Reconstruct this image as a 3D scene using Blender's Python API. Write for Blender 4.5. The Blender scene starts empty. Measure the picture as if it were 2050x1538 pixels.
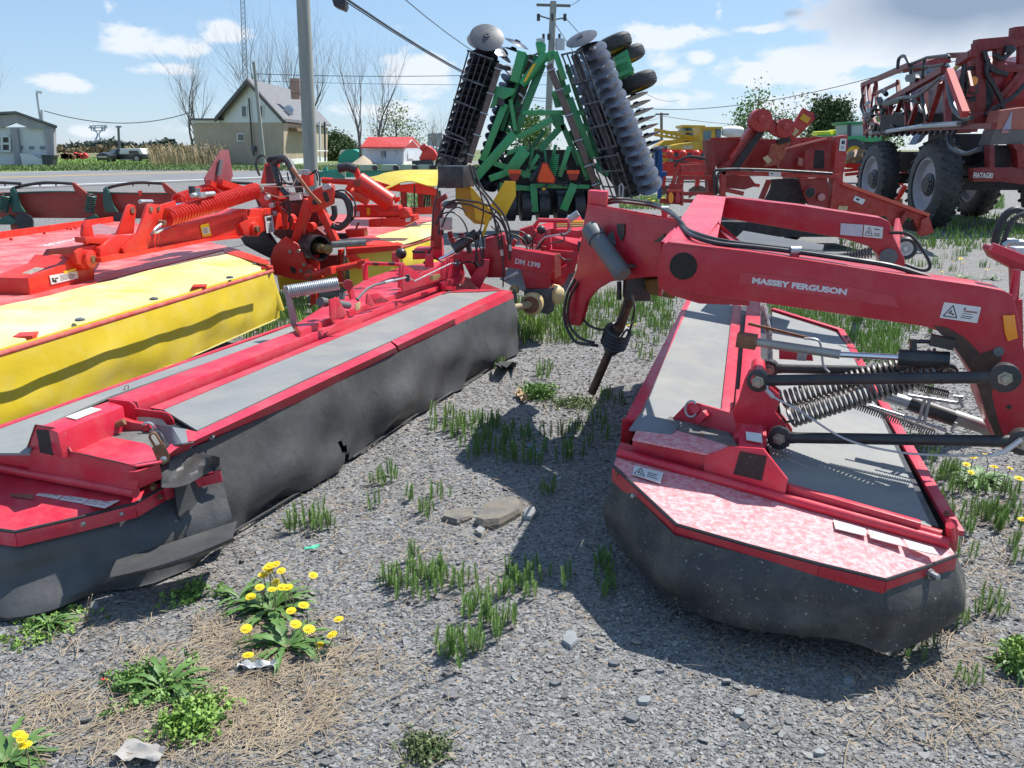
import bpy, math, random
import numpy as np
from math import radians, sin, cos, pi, tan, atan, sqrt
from mathutils import Vector, Matrix
random.seed(7); rng = np.random.default_rng(7)
SC = bpy.context.scene
COL = SC.collection
FPX, PITCH, CAMH = 1594.0, 16.4, 1.65
camd = bpy.data.cameras.new("camera"); cam = bpy.data.objects.new("camera", camd); COL.objects.link(cam)
camd.sensor_width = 36.0; camd.lens = 36.0 * FPX / 2050.0
cam.location = (0, 0, CAMH); cam.rotation_euler = (radians(90 - PITCH), 0, 0)
camd.clip_start = 0.05; camd.clip_end = 4000
SC.camera = cam
SUNV = Vector((.53, .40, 1.0)).normalized()
SUN_EL = math.asin(SUNV.z); SUN_AZ = math.atan2(SUNV.x, SUNV.y)
sd = bpy.data.lights.new("sun", 'SUN'); sd.energy = 5.0; sd.angle = radians(.53); sd.color = (1.0, .965, .90)
so = bpy.data.objects.new("sun", sd); COL.objects.link(so); so.location = (20, 15, 40)
so.rotation_euler = (-SUNV).to_track_quat('-Z', 'Y').to_euler()
SC.view_settings.view_transform = 'Standard'; SC.view_settings.look = 'None'
SC.view_settings.exposure = 0.52; SC.view_settings.gamma = 1.0; SC.view_settings.use_curve_mapping = False
SC.render.resolution_x = 1024; SC.render.resolution_y = 768
SC.cycles.max_bounces = 6; SC.cycles.transparent_max_bounces = 8
try:
 SC.cycles.use_denoising = True
except Exception: pass
W = bpy.data.worlds.new("World"); SC.world = W; W.use_nodes = True
def build_world():
 nt = W.node_tree; nt.nodes.clear(); N = nt.nodes.new; L = nt.links.new
 out = N('ShaderNodeOutputWorld'); bg = N('ShaderNodeBackground'); L(bg.outputs[0], out.inputs[0])
 sky = N('ShaderNodeTexSky'); sky.sky_type = 'NISHITA'; sky.sun_disc = False
 sky.sun_elevation = SUN_EL; sky.sun_rotation = SUN_AZ; sky.air_density = 1.0; sky.dust_density = 0.15; sky.ozone_density = 1.6
 tc = N('ShaderNodeTexCoord'); sep = N('ShaderNodeSeparateXYZ'); L(tc.outputs['Generated'], sep.inputs[0])
 def m(op, a, b=None, c=None):
  n = N('ShaderNodeMath'); n.operation = op
  for i, v in enumerate((a, b, c)):
   if v is None: continue
   if isinstance(v, (int, float)): n.inputs[i].default_value = v
   else: L(v, n.inputs[i])
  return n.outputs[0]
 X, Y, Z = sep.outputs
 az = m('ARCTAN2', X, Y); el = m('ARCSINE', Z)
 cmb = N('ShaderNodeCombineXYZ'); L(m('MULTIPLY', az, 1.0), cmb.inputs[0]); L(m('MULTIPLY', el, 1.9), cmb.inputs[1])
 def noise(scale, det, rough, off):
  mp = N('ShaderNodeMapping'); mp.inputs['Location'].default_value = (off, off * .7, off * .3); L(cmb.outputs[0], mp.inputs[0])
  n = N('ShaderNodeTexNoise'); n.inputs['Scale'].default_value = scale; n.inputs['Detail'].default_value = det; n.inputs['Roughness'].default_value = rough
  n.inputs['Distortion'].default_value = .35
  L(mp.outputs[0], n.inputs['Vector']); return n.outputs['Fac']
 n1 = noise(15.0, 9, .60, 3.1); n2 = noise(3.2, 5, .55, 11.0)
 blobs = []
 def pxdir(px, py):
  d = Vector(((px - 1025) / FPX, cos(radians(PITCH)) + (769 - py) / FPX * sin(radians(PITCH)), -sin(radians(PITCH)) + (769 - py) / FPX * cos(radians(PITCH)))).normalized(); return math.atan2(d.x, d.y), math.asin(d.z)
 for (px, py, w, h, s) in [(285, 84, 105, 26, 1.0), (370, 96, 50, 16, .8), (455, 68, 60, 22, .9), (125, 168, 58, 18, .8), (330, 142, 66, 15, .85), (218, 14, 16, 14, .6), (200, 262, 90, 12, .6), (330, 256, 80, 14, .6), (850, 150, 95, 52, 1.05), (790, 222, 120, 26, .8), (930, 190, 60, 40, .7),
        (1330, 72, 110, 22, .9), (1400, 116, 32, 16, .9), (1340, 150, 60, 40, .75), (1500, 150, 70, 34, 1.1), (1610, 130, 120, 44, 1.1), (1760, 110, 80, 30, 1.1), (1440, 22, 12, 18, .7), (1530, 58, 60, 10, .9), (1880, 40, 230, 62, 1.3), (1700, 20, 90, 26, .9), (1990, 160, 160, 90, 1.1), (1350, 200, 130, 26, .7), (1640, 205, 200, 34, .8), (1700, 165, 120, 30, .9), (1150, 260, 200, 16, .6), (-200, 200, 150, 60, .8), (2400, 150, 250, 120, 1.0)]:
  A, E_ = pxdir(px, py); blobs.append((math.degrees(A), math.degrees(E_), math.degrees(w / FPX) * 1.05, math.degrees(h / FPX) * 1.05, s))
 acc = None
 for (a, e, wa, we, s) in blobs:
  dx = m('DIVIDE', m('SUBTRACT', az, radians(a)), radians(wa)); dy = m('DIVIDE', m('SUBTRACT', el, radians(e)), radians(we))
  r2 = m('ADD', m('MULTIPLY', dx, dx), m('MULTIPLY', dy, dy))
  g = m('MULTIPLY', m('POWER', 2.718, m('MULTIPLY', r2, -1.0)), s)
  acc = g if acc is None else m('MAXIMUM', acc, g)
 dens = m('ADD', m('MULTIPLY', acc, .70), m('MULTIPLY', m('SUBTRACT', n1, .5), 1.5))
 mr = N('ShaderNodeMapRange'); mr.interpolation_type = 'SMOOTHSTEP'; L(dens, mr.inputs[0]); mr.inputs[1].default_value = .26; mr.inputs[2].default_value = .56; mr.inputs[3].default_value = 0; mr.inputs[4].default_value = .93
 cov = mr.outputs[0]
 back = m('GREATER_THAN', 0.0, Y)
 dk = None
 for (a, e, wa, we, s) in [(28, 8.6, 10, 2.8, 1.1), (36, 10, 9, 6, 1.0), (16.8, 8.2, 2.6, .5, .9), (31, 4.6, 5, 1.6, .5)]:
  dx = m('DIVIDE', m('SUBTRACT', az, radians(a)), radians(wa)); dy = m('DIVIDE', m('SUBTRACT', el, radians(e)), radians(we))
  g = m('MULTIPLY', m('POWER', 2.718, m('MULTIPLY', m('ADD', m('MULTIPLY', dx, dx), m('MULTIPLY', dy, dy)), -1.0)), s)
  dk = g if dk is None else m('MAXIMUM', dk, g)
 dk2 = N('ShaderNodeMapRange'); L(m('ADD', dk, m('MULTIPLY', m('SUBTRACT', n2, .5), 1.1)), dk2.inputs[0]); dk2.inputs[1].default_value = .2; dk2.inputs[2].default_value = .9
 tint = N('ShaderNodeMix'); tint.data_type = 'RGBA'; L(dk2.outputs[0], tint.inputs[0]); tint.inputs[6].default_value = (7.4, 7.9, 8.6, 1); tint.inputs[7].default_value = (2.5, 3.2, 4.4, 1)
 lift = N('ShaderNodeMix'); lift.data_type = 'RGBA'; lift.inputs[0].default_value = SKY_LIFT; L(sky.outputs[0], lift.inputs[6]); lift.inputs[7].default_value = (3.5, 5.7, 8.8, 1)
 mix = N('ShaderNodeMix'); mix.data_type = 'RGBA'; L(cov, mix.inputs[0]); L(lift.outputs[2], mix.inputs[6]); L(tint.outputs[2], mix.inputs[7])
 L(mix.outputs[2], bg.inputs[0]); bg.inputs[1].default_value = .085
SKY_LIFT = .5
build_world()
_c, _s = cos(radians(PITCH)), sin(radians(PITCH))
def ray(px, py):
 a = (px - 1025) / FPX; b = (769 - py) / FPX
 return Vector((a, _c + b * _s, -_s + b * _c))
EYE = Vector((0, 0, CAMH))
def PZ(px, py, z=0.0):
 d = ray(px, py); return EYE + d * ((z - CAMH) / d.z)
def PY(px, py, y):
 d = ray(px, py); return EYE + d * (y / d.y)
class VPlane:      # vertical plane through two ground points
 def __init__(s, a, b, z=None):
  s.a = Vector((a[0], a[1], 0)); d = Vector((b[0] - a[0], b[1] - a[1], 0)).normalized(); s.d = d
  s.n = Vector((d.y, -d.x, 0))          # faces roughly the camera when a->b runs to the right
 def __call__(s, px, py, off=0.0):
  d = ray(px, py); a = s.a + s.n * off
  return EYE + d * ((a - EYE).dot(s.n) / d.dot(s.n))
class MB:
 def __init__(s): s.v = []; s.f = []
 def add(s, vs, fs):
  o = len(s.v); s.v += [tuple(v) for v in vs]; s.f += [tuple(i + o for i in f) for f in fs]; return s
 def hexa(s, c):    # 8 corners, bottom loop then top loop
  return s.add(c, [(0, 3, 2, 1), (4, 5, 6, 7), (0, 1, 5, 4), (1, 2, 6, 5), (2, 3, 7, 6), (3, 0, 4, 7)])
 def box(s, c, sz, rz=0.0):
  x, y, z = sz[0] / 2, sz[1] / 2, sz[2] / 2; cr, sr = cos(rz), sin(rz)
  P = [(-x, -y, -z), (x, -y, -z), (x, y, -z), (-x, y, -z), (-x, -y, z), (x, -y, z), (x, y, z), (-x, y, z)]
  return s.hexa([(c[0] + a * cr - b * sr, c[1] + a * sr + b * cr, c[2] + k) for a, b, k in P])
 def prism(s, pts, off):
  off = Vector(off); n = len(pts); P = [Vector(p) for p in pts]
  return s.add(P + [p + off for p in P], [tuple(range(n))[::-1], tuple(range(n, 2 * n))] + [(i, (i + 1) % n, (i + 1) % n + n, i + n) for i in range(n)])
 def bar(s, p, q, w, h=None, up=(0, 0, 1)):
  h = w if h is None else h; p = Vector(p); q = Vector(q); d = (q - p)
  if d.length < 1e-6: return s
  d.normalize(); u = Vector(up)
  if abs(d.dot(u)) > .98: u = Vector((1, 0, 0))
  a = d.cross(u).normalized() * (w / 2); b = a.cross(d).normalized() * (h / 2)
  return s.hexa([p - a - b, p + a - b, q + a - b, q - a - b, p - a + b, p + a + b, q + a + b, q - a + b])
 def tube(s, pts, r, n=8, caps=True):
  P = [Vector(p) for p in pts]; m = len(P); R = r if isinstance(r, (list, tuple)) else [r] * m
  ref = None; vs = []; fs = []
  for i in range(m):
   t = (P[min(i + 1, m - 1)] - P[max(i - 1, 0)])
   if t.length < 1e-9: t = Vector((0, 0, 1))
   t.normalize()
   if ref is None: ref = t.orthogonal().normalized()
   else:
    ref = ref - t * ref.dot(t)
    ref = ref.normalized() if ref.length > 1e-6 else t.orthogonal().normalized()
   b = t.cross(ref)
   for k in range(n):
    a = 2 * pi * k / n; vs.append(P[i] + (ref * cos(a) + b * sin(a)) * R[i])
  for i in range(m - 1):
   for k in range(n): fs.append((i * n + k, i * n + (k + 1) % n, (i + 1) * n + (k + 1) % n, (i + 1) * n + k))
  if caps: fs += [tuple(range(n))[::-1], tuple(range((m - 1) * n, m * n))]
  return s.add(vs, fs)
 def cyl(s, p, q, r, r2=None, n=16): return s.tube([p, q], [r, r if r2 is None else r2], n)
 def rings(s, p, axis, prof, n=20, closed=False):   # lathe: prof = [(along, radius)]
  p = Vector(p); ax = Vector(axis).normalized(); a = ax.orthogonal().normalized(); b = ax.cross(a); vs = []; fs = []
  for (h, r) in prof:
   for k in range(n): t = 2 * pi * k / n; vs.append(p + ax * h + (a * cos(t) + b * sin(t)) * max(r, 1e-4))
  m = len(prof)
  for i in range(m - 1 + (1 if closed else 0)):
   for k in range(n): j = (i + 1) % m; fs.append((i * n + k, i * n + (k + 1) % n, j * n + (k + 1) % n, j * n + k))
  if not closed: fs += [tuple(range(n))[::-1], tuple(range((m - 1) * n, m * n))]
  return s.add(vs, fs)
 def spring(s, p, q, R, r, turns, n=5, seg=14):
  p = Vector(p); q = Vector(q); ax = (q - p); Ln = ax.length; ax.normalize(); a = ax.orthogonal().normalized(); b = ax.cross(a)
  m = int(turns * seg); pts = [p + ax * (Ln * i / m) + (a * cos(2 * pi * i / seg) + b * sin(2 * pi * i / seg)) * R for i in range(m + 1)]
  return s.tube(pts, r, n)
 def ball(s, c, r, n=10, sq=1.0):
  prof = [(-r * cos(pi * i / n) * sq, r * sin(pi * i / n)) for i in range(n + 1)]
  return s.rings(c, (0, 0, 1), prof, n * 2)
 def grid(s, rows, thick=None):     # rows of points -> sheet; thick = offset vector for real thickness
  R = len(rows); C = len(rows[0]); vs = [Vector(p) for r in rows for p in r]
  fs = [(i * C + j, i * C + j + 1, (i + 1) * C + j + 1, (i + 1) * C + j) for i in range(R - 1) for j in range(C - 1)]
  if thick is None: return s.add(vs, fs)
  t = Vector(thick); k = R * C; vs2 = [v + t for v in vs]; f2 = [tuple(x + k for x in f[::-1]) for f in fs]
  rim = [i for i in range(C)] + [i * C + C - 1 for i in range(1, R)] + [(R - 1) * C + j for j in range(C - 2, -1, -1)] + [i * C for i in range(R - 2, 0, -1)]
  f3 = [(rim[i], rim[(i + 1) % len(rim)], rim[(i + 1) % len(rim)] + k, rim[i] + k) for i in range(len(rim))]
  return s.add(vs + vs2, fs + f2 + f3)
def tag(o, label=None, cat=None, group=None, kind=None):
 if label: o['label'] = label
 if cat: o['category'] = cat
 if group: o['group'] = group
 if kind: o['kind'] = kind
 return o
def thing(name, label, cat, loc, group=None):
 o = bpy.data.objects.new(name, None); COL.objects.link(o); o.location = loc; o.empty_display_size = .2
 return tag(o, label, cat, group)
def wpos(o):
 v = Vector(o.location)
 while o.parent: o = o.parent; v += Vector(o.location)
 return v
def mk(name, mb, mat, parent=None, bevel=0.0, angle=35, loc=None, label=None):
 base = wpos(parent) if parent is not None else Vector((0, 0, 0))
 l = Vector(loc) if loc is not None else Vector((0, 0, 0))     # world origin for the object (top level use)
 if parent is not None: l = base
 me = bpy.data.meshes.new(name)
 me.from_pydata([(v[0] - l[0], v[1] - l[1], v[2] - l[2]) for v in mb.v], [], mb.f); me.update()
 import bmesh
 bm = bmesh.new(); bm.from_mesh(me)
 bmesh.ops.recalc_face_normals(bm, faces=bm.faces)
 if bevel > 0:
  es = [e for e in bm.edges if len(e.link_faces) == 2 and e.calc_face_angle(0) > radians(40)]
  if len(es) < 6000:
   bmesh.ops.bevel(bm, geom=es, offset=bevel, segments=2, affect='EDGES', profile=.6, clamp_overlap=True)
 bm.to_mesh(me); bm.free()
 me.polygons.foreach_set('use_smooth', [True] * len(me.polygons))
 me.set_sharp_from_angle(angle=radians(angle))
 me.materials.append(mat)
 o = bpy.data.objects.new(name, me); COL.objects.link(o)
 if parent is not None: o.parent = parent
 else: o.location = l
 if label: o['label'] = label
 return o
def np_mesh(name, V, F, mat, parent=None, smooth=False, k=None):
 me = bpy.data.meshes.new(name); V = np.asarray(V, dtype=np.float32); F = np.asarray(F, dtype=np.int32)
 me.vertices.add(len(V)); me.vertices.foreach_set('co', V.ravel()); nf, kk = F.shape
 me.loops.add(nf * kk); me.loops.foreach_set('vertex_index', F.ravel())
 me.polygons.add(nf); me.polygons.foreach_set('loop_start', np.arange(0, nf * kk, kk, dtype=np.int32)); me.polygons.foreach_set('loop_total', np.full(nf, kk, dtype=np.int32))
 if smooth: me.polygons.foreach_set('use_smooth', np.ones(nf, dtype=bool))
 me.update(calc_edges=True); me.validate(); me.materials.append(mat)
 o = bpy.data.objects.new(name, me); COL.objects.link(o)
 if parent is not None: o.parent = parent
 return o
def dup(root, loc, rz=0.0, label=None, scale=1.0):
 r = root.copy(); COL.objects.link(r); r.location = loc; r.rotation_euler = (0, 0, rz); r.scale = (scale,) * 3
 if label: r['label'] = label
 for ch in list(root.children):
  c = ch.copy(); COL.objects.link(c); c.parent = r
  for g in list(ch.children):
   d = g.copy(); COL.objects.link(d); d.parent = c
 return r
MATS = {}
def mat(name, c1, c2=None, scale=6.0, lo=.35, hi=.7, rough=.5, rough2=None, metal=0.0, bump=0.0, bscale=40.0, dust=None, dust_amt=0.0, dust_scale=9.0, spots=None, spot_scale=60, spot_th=.72, coat=0.0, trans=0.0, spec=.5, streak=None, detail=6):
 if name in MATS: return MATS[name]
 m = bpy.data.materials.new(name); m.use_nodes = True; nt = m.node_tree; N = nt.nodes.new; L = nt.links.new
 b = nt.nodes['Principled BSDF']; tc = N('ShaderNodeTexCoord'); geo = N('ShaderNodeNewGeometry')
 vec = geo.outputs['Position']
 if streak:
  mp = N('ShaderNodeMapping'); mp.inputs['Scale'].default_value = streak; L(vec, mp.inputs[0]); vec2 = mp.outputs[0]
 else: vec2 = vec
 def nz(s, v=vec, d=detail, r=.6):
  n = N('ShaderNodeTexNoise'); n.inputs['Scale'].default_value = s; n.inputs['Detail'].default_value = d; n.inputs['Roughness'].default_value = r; L(v, n.inputs['Vector']); return n.outputs['Fac']
 def rng_(f, a, z, o0=0, o1=1):
  r = N('ShaderNodeMapRange'); L(f, r.inputs[0]); r.inputs[1].default_value = a; r.inputs[2].default_value = z; r.inputs[3].default_value = o0; r.inputs[4].default_value = o1; return r.outputs[0]
 def mixc(f, a, c):
  x = N('ShaderNodeMix'); x.data_type = 'RGBA'
  if isinstance(f, float): x.inputs[0].default_value = f
  else: L(f, x.inputs[0])
  for i, v in ((6, a), (7, c)):
   if isinstance(v, tuple): x.inputs[i].default_value = (*v, 1)
   else: L(v, x.inputs[i])
  return x.outputs[2]
 c2 = c2 or c1; base = mixc(rng_(nz(scale, vec2), lo, hi), c1, c2)
 if dust:
  f = rng_(nz(dust_scale, vec, 8, .7), .45, .75, 0, dust_amt); base = mixc(f, base, dust)
 if spots:
  f = rng_(nz(spot_scale, vec, 3, .5), spot_th, spot_th + .03); base = mixc(f, base, spots)
 L(base, b.inputs['Base Color'])
 L(rng_(nz(scale * 2.3), .3, .7, rough, rough if rough2 is None else rough2), b.inputs['Roughness'])
 b.inputs['Metallic'].default_value = metal; b.inputs['Coat Weight'].default_value = coat; b.inputs['Coat Roughness'].default_value = .12
 b.inputs['Specular IOR Level'].default_value = spec
 if trans: b.inputs['Transmission Weight'].default_value = trans
 if bump > 0:
  bp = N('ShaderNodeBump'); bp.inputs['Strength'].default_value = bump; bp.inputs['Distance'].default_value = .01; L(nz(bscale, vec, 5, .6), bp.inputs['Height']); L(bp.outputs[0], b.inputs['Normal'])
 MATS[name] = m; return m
RED = mat('faded red paint', (.56, .016, .042), (.63, .026, .062), 3, rough=.32, rough2=.5, dust=(.52, .20, .19), dust_amt=.42, dust_scale=5, bump=.06, bscale=120, coat=.12, spots=(.45, .30, .26), spot_scale=80, spot_th=.74)
REDD = mat('red frame paint', (.42, .006, .022), (.50, .010, .03), 3, rough=.3, rough2=.48, dust=(.36, .12, .10), dust_amt=.42, dust_scale=6, bump=.06, bscale=120, coat=.12, spots=(.25, .10, .07), spot_scale=90, spot_th=.74)
REDCHALK = mat('chalky worn red paint', (.60, .13, .15), (.68, .30, .31), 30, lo=.3, hi=.7, rough=.6, dust=(.80, .62, .61), dust_amt=.9, dust_scale=48, bump=.12, bscale=90)
REDO = mat('orange red paint', (.62, .022, .012), (.70, .035, .018), 3, rough=.35, rough2=.5, dust=(.5, .18, .12), dust_amt=.25, bump=.05, coat=.1, spots=(.2, .05, .03), spot_scale=70, spot_th=.77)
REDK = mat('dull dark red paint', (.22, .010, .009), (.30, .015, .012), 3, rough=.45, dust=(.30, .12, .09), dust_amt=.4, bump=.06)
RUBBER = mat('black vinyl curtain', (.042, .043, .045), (.070, .070, .072), 2.5, rough=.42, rough2=.55, dust=(.17, .165, .155), dust_amt=.35, dust_scale=3, bump=.3, bscale=26, spots=(.28, .27, .24), spot_scale=40, spot_th=.765)
RUBBERD = mat('dirty black vinyl curtain', (.030, .030, .032), (.05, .05, .05), 2.5, rough=.5, rough2=.65, dust=(.20, .185, .15), dust_amt=.45, dust_scale=6, bump=.25, bscale=26, spots=(.30, .29, .26), spot_scale=95, spot_th=.675)
CANVAS = mat('grey deck canvas', (.185, .195, .20), (.23, .237, .235), 2.2, rough=.55, rough2=.7, dust=(.34, .32, .25), dust_amt=.55, dust_scale=3.2, bump=.08, bscale=200, spots=(.10, .1, .1), spot_scale=35, spot_th=.77)
YEL = mat('yellow vinyl', (.66, .49, .025), (.58, .42, .02), 3, rough=.38, rough2=.5, dust=(.66, .56, .22), dust_amt=.4, dust_scale=5, bump=.25, bscale=9, spots=(.35, .25, .05), spot_scale=50, spot_th=.73)
YELP = mat('yellow paint', (.78, .50, .01), (.70, .42, .01), 3, rough=.35, bump=.03)
BLK = mat('black rubber hose', (.022, .022, .024), (.04, .04, .042), 8, rough=.4, rough2=.6)
BLKP = mat('black painted steel', (.018, .020, .024), (.035, .037, .042), 6, rough=.35, rough2=.5, dust=(.12, .09, .07), dust_amt=.4)
STEEL = mat('bare steel', (.42, .42, .42), (.30, .29, .28), 20, rough=.3, rough2=.5, metal=.85)
GALV = mat('zinc plated steel', (.50, .52, .53), (.38, .40, .42), 15, rough=.35, rough2=.55, metal=.6)
CHROME = mat('chromed rod', (.75, .77, .80), None, 5, rough=.08, metal=1.0)
SPRINGG = mat('grey spring steel', (.16, .155, .15), (.24, .225, .21), 30, rough=.35, rough2=.5, metal=.7)
RUST = mat('rusty steel', (.16, .07, .035), (.26, .13, .07), 25, rough=.75, bump=.3, bscale=150)
GREASE = mat('greasy dark brown', (.045, .022, .015), (.09, .045, .03), 20, rough=.45, bump=.3, bscale=90)
WHITE = mat('white decal', (.70, .70, .68), (.62, .62, .60), 8, rough=.5)
INK = mat('decal ink', (.03, .03, .03), None, 5, rough=.6)
LETTER = mat('silver lettering', (.62, .63, .65), (.5, .5, .52), 40, rough=.5)
FILM = mat('clear decal film', (.44, .03, .05), (.5, .05, .07), 20, rough=.25)
GREYP = mat('grey plastic', (.10, .11, .12), (.14, .15, .155), 6, rough=.5, spots=(.3, .25, .1), spot_scale=70, spot_th=.76)
ORANGE = mat('amber reflector', (.90, .30, .01), (.8, .25, .01), 30, rough=.25, coat=.4)
CREAM = mat('cream pto guard', (.58, .45, .22), (.48, .36, .17), 12, rough=.5, dust=(.2, .13, .07), dust_amt=.5)
# ================================================================== setting: ground, road
def gz(x, y):
 """height of the terrain: the lot is level, then rises half a metre to the road"""
 t = min(max((-.879 * (x + 15.9) + .477 * (y - 25.5) + 9.5) / 8.0, 0), 1); return .5 * t * t * (3 - 2 * t)
def ground_mat():
 m = bpy.data.materials.new('slate gravel'); m.use_nodes = True; nt = m.node_tree; N = nt.nodes.new; L = nt.links.new
 b = nt.nodes['Principled BSDF']; geo = N('ShaderNodeNewGeometry'); P = geo.outputs['Position']
 def nz(s, d=5, r=.6, dist=0):
  n = N('ShaderNodeTexNoise'); n.inputs['Scale'].default_value = s; n.inputs['Detail'].default_value = d; n.inputs['Roughness'].default_value = r; n.inputs['Distortion'].default_value = dist; L(P, n.inputs['Vector']); return n
 def mr(f, a, z, o0=0, o1=1, sm=False):
  r = N('ShaderNodeMapRange'); r.interpolation_type = 'SMOOTHSTEP' if sm else 'LINEAR'; L(f, r.inputs[0]); r.inputs[1].default_value = a; r.inputs[2].default_value = z; r.inputs[3].default_value = o0; r.inputs[4].default_value = o1; return r.outputs[0]
 def mix(f, a, c, t='RGBA'):
  x = N('ShaderNodeMix'); x.data_type = 'RGBA'; L(f, x.inputs[0])
  for i, v in ((6, a), (7, c)):
   if isinstance(v, tuple): x.inputs[i].default_value = (*v, 1)
   else: L(v, x.inputs[i])
  return x.outputs[2]
 vs = []
 mp = N('ShaderNodeMapping'); mp.inputs['Rotation'].default_value = (0, 0, .5); mp.inputs['Scale'].default_value = (1, 1.5, 1); L(P, mp.inputs[0])
 for s in (34, 75):
  v = N('ShaderNodeTexVoronoi'); v.feature = 'F1'; v.inputs['Scale'].default_value = s; L(mp.outputs[0], v.inputs['Vector']); vs.append(v)
 col = mix(mr(vs[0].outputs['Color'], 0, 1), (.09, .09, .092), (.25, .248, .246))
 sp = N('ShaderNodeSeparateColor'); L(vs[1].outputs['Color'], sp.inputs[0])
 col = mix(mr(sp.outputs[0], .45, .5), col, mix(sp.outputs[1], (.10, .10, .102), (.27, .268, .266)))
 col = mix(mr(sp.outputs[2], .93, .95), col, (.26, .20, .14))
 col = mix(mr(nz(1.1, 8, .65).outputs[0], .52, .72, 0, .55), col, (.20, .17, .135))     # dusty earth between the stones
 sx = N('ShaderNodeSeparateXYZ'); L(P, sx.inputs[0])
 far = mr(sx.outputs[1], 60, 100)
 g = mix(nz(.35, 8, .7).outputs[0], (.06, .105, .03), (.13, .15, .06)); g = mix(mr(nz(.06, 4, .5).outputs[0], .45, .6), g, (.22, .18, .10))
 col = mix(far, col, g)
 L(col, b.inputs['Base Color']); b.inputs['Roughness'].default_value = .8; b.inputs['Specular IOR Level'].default_value = .3
 vm = N('ShaderNodeVectorMath'); vm.operation = 'SUBTRACT'; L(vs[0].outputs['Color'], vm.inputs[0]); vm.inputs[1].default_value = (.5, .5, .5)
 vc = N('ShaderNodeVectorMath'); vc.operation = 'SUBTRACT'; L(vs[1].outputs['Color'], vc.inputs[0]); vc.inputs[1].default_value = (.5, .5, .5)
 va = N('ShaderNodeVectorMath'); va.operation = 'ADD'; L(vm.outputs[0], va.inputs[0]); L(vc.outputs[0], va.inputs[1])
 sc = N('ShaderNodeVectorMath'); sc.operation = 'SCALE'; L(va.outputs[0], sc.inputs[0]); sc.inputs['Scale'].default_value = .55
 ad = N('ShaderNodeVectorMath'); ad.operation = 'ADD'; L(geo.outputs['Normal'], ad.inputs[0]); L(sc.outputs[0], ad.inputs[1])
 nm = N('ShaderNodeVectorMath'); nm.operation = 'NORMALIZE'; L(ad.outputs[0], nm.inputs[0])
 bp = N('ShaderNodeBump'); bp.inputs['Strength'].default_value = .7; bp.inputs['Distance'].default_value = .012; L(vs[0].outputs['Distance'], bp.inputs['Height']); bp.invert = True; L(nm.outputs[0], bp.inputs['Normal']); L(bp.outputs[0], b.inputs['Normal'])
 return m
GRAVEL = ground_mat()
def ground():
 ys = [-6, -3] + [i * .5 for i in range(-3, 34)] + list(range(17, 60)) + list(range(60, 130, 3)) + [140, 250, 500, 1000, 2500]
 xs = [-2500, -900, -300, -120, -90] + list(range(-70, -8, 2)) + [i * .5 for i in range(-16, 17)] + list(range(10, 70, 2)) + [90, 120, 300, 900, 2500]
 ys = sorted(set(ys)); mb = MB()
 mb.grid([[(x, y, gz(x, y)) for x in xs] for y in ys])
 tag(mk('ground', mb, GRAVEL), 'grey slate gravel yard running out to the fields', kind='structure')
ground()
def road():
 A = PZ(0, 377, .5); B = PZ(512, 356.6, .5); d = (B - A).normalized(); n = Vector((-d.y, d.x, 0))
 far = PZ(0, 347, .5); yl = PZ(0, 356.6, .5)
 w_far = (far - A).dot(n); w_yl = (yl - A).dot(n)
 asph = mat('worn asphalt', (.15, .15, .155), (.19, .19, .195), .8, rough=.85, dust=(.22, .22, .22), dust_amt=.4, dust_scale=.3, bump=.2, bscale=60)
 def strip(name, a, b, z, m, t0=-60, t1=160, label=None):
  mb = MB(); P = [A + d * t0 + n * a, A + d * t1 + n * a, A + d * t1 + n * b, A + d * t0 + n * b]
  mb.prism([(p.x, p.y, .5 + z - .05) for p in P], (0, 0, .05)); return tag(mk(name, mb, m), label, kind='structure')
 strip('road', -1.0, w_far + .6, .02, asph, label='grey two-lane road passing behind the yard')
 wl = mat('white road paint', (.62, .62, .60), (.45, .45, .44), 3, rough=.7); yp = mat('yellow road paint', (.58, .36, .06), (.42, .28, .08), 3, rough=.7)
 strip('road_line', -.05, .35, .024, wl, label='white edge line on the near side of the road')
 strip('road_line', w_yl - .45, w_yl - .15, .024, yp, label='yellow centre line of the road')
 strip('road_line', w_yl + .15, w_yl + .45, .024, yp, label='second yellow centre line of the road')
 strip('road_line', w_far - .1, w_far + .15, .024, wl, label='white edge line on the far side of the road')
 verge = mat('verge grass', (.075, .14, .03), (.14, .17, .06), .7, rough=.9, dust=(.25, .21, .11), dust_amt=.7, dust_scale=.12, bump=.5, bscale=8)
 strip('verge', w_far + .6, w_far + 70, .012, verge, -60, 200, label='green grass verge beyond the road')
 return A, d, n, w_far
ROAD_A, ROAD_D, ROAD_N, ROAD_W = road()
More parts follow.
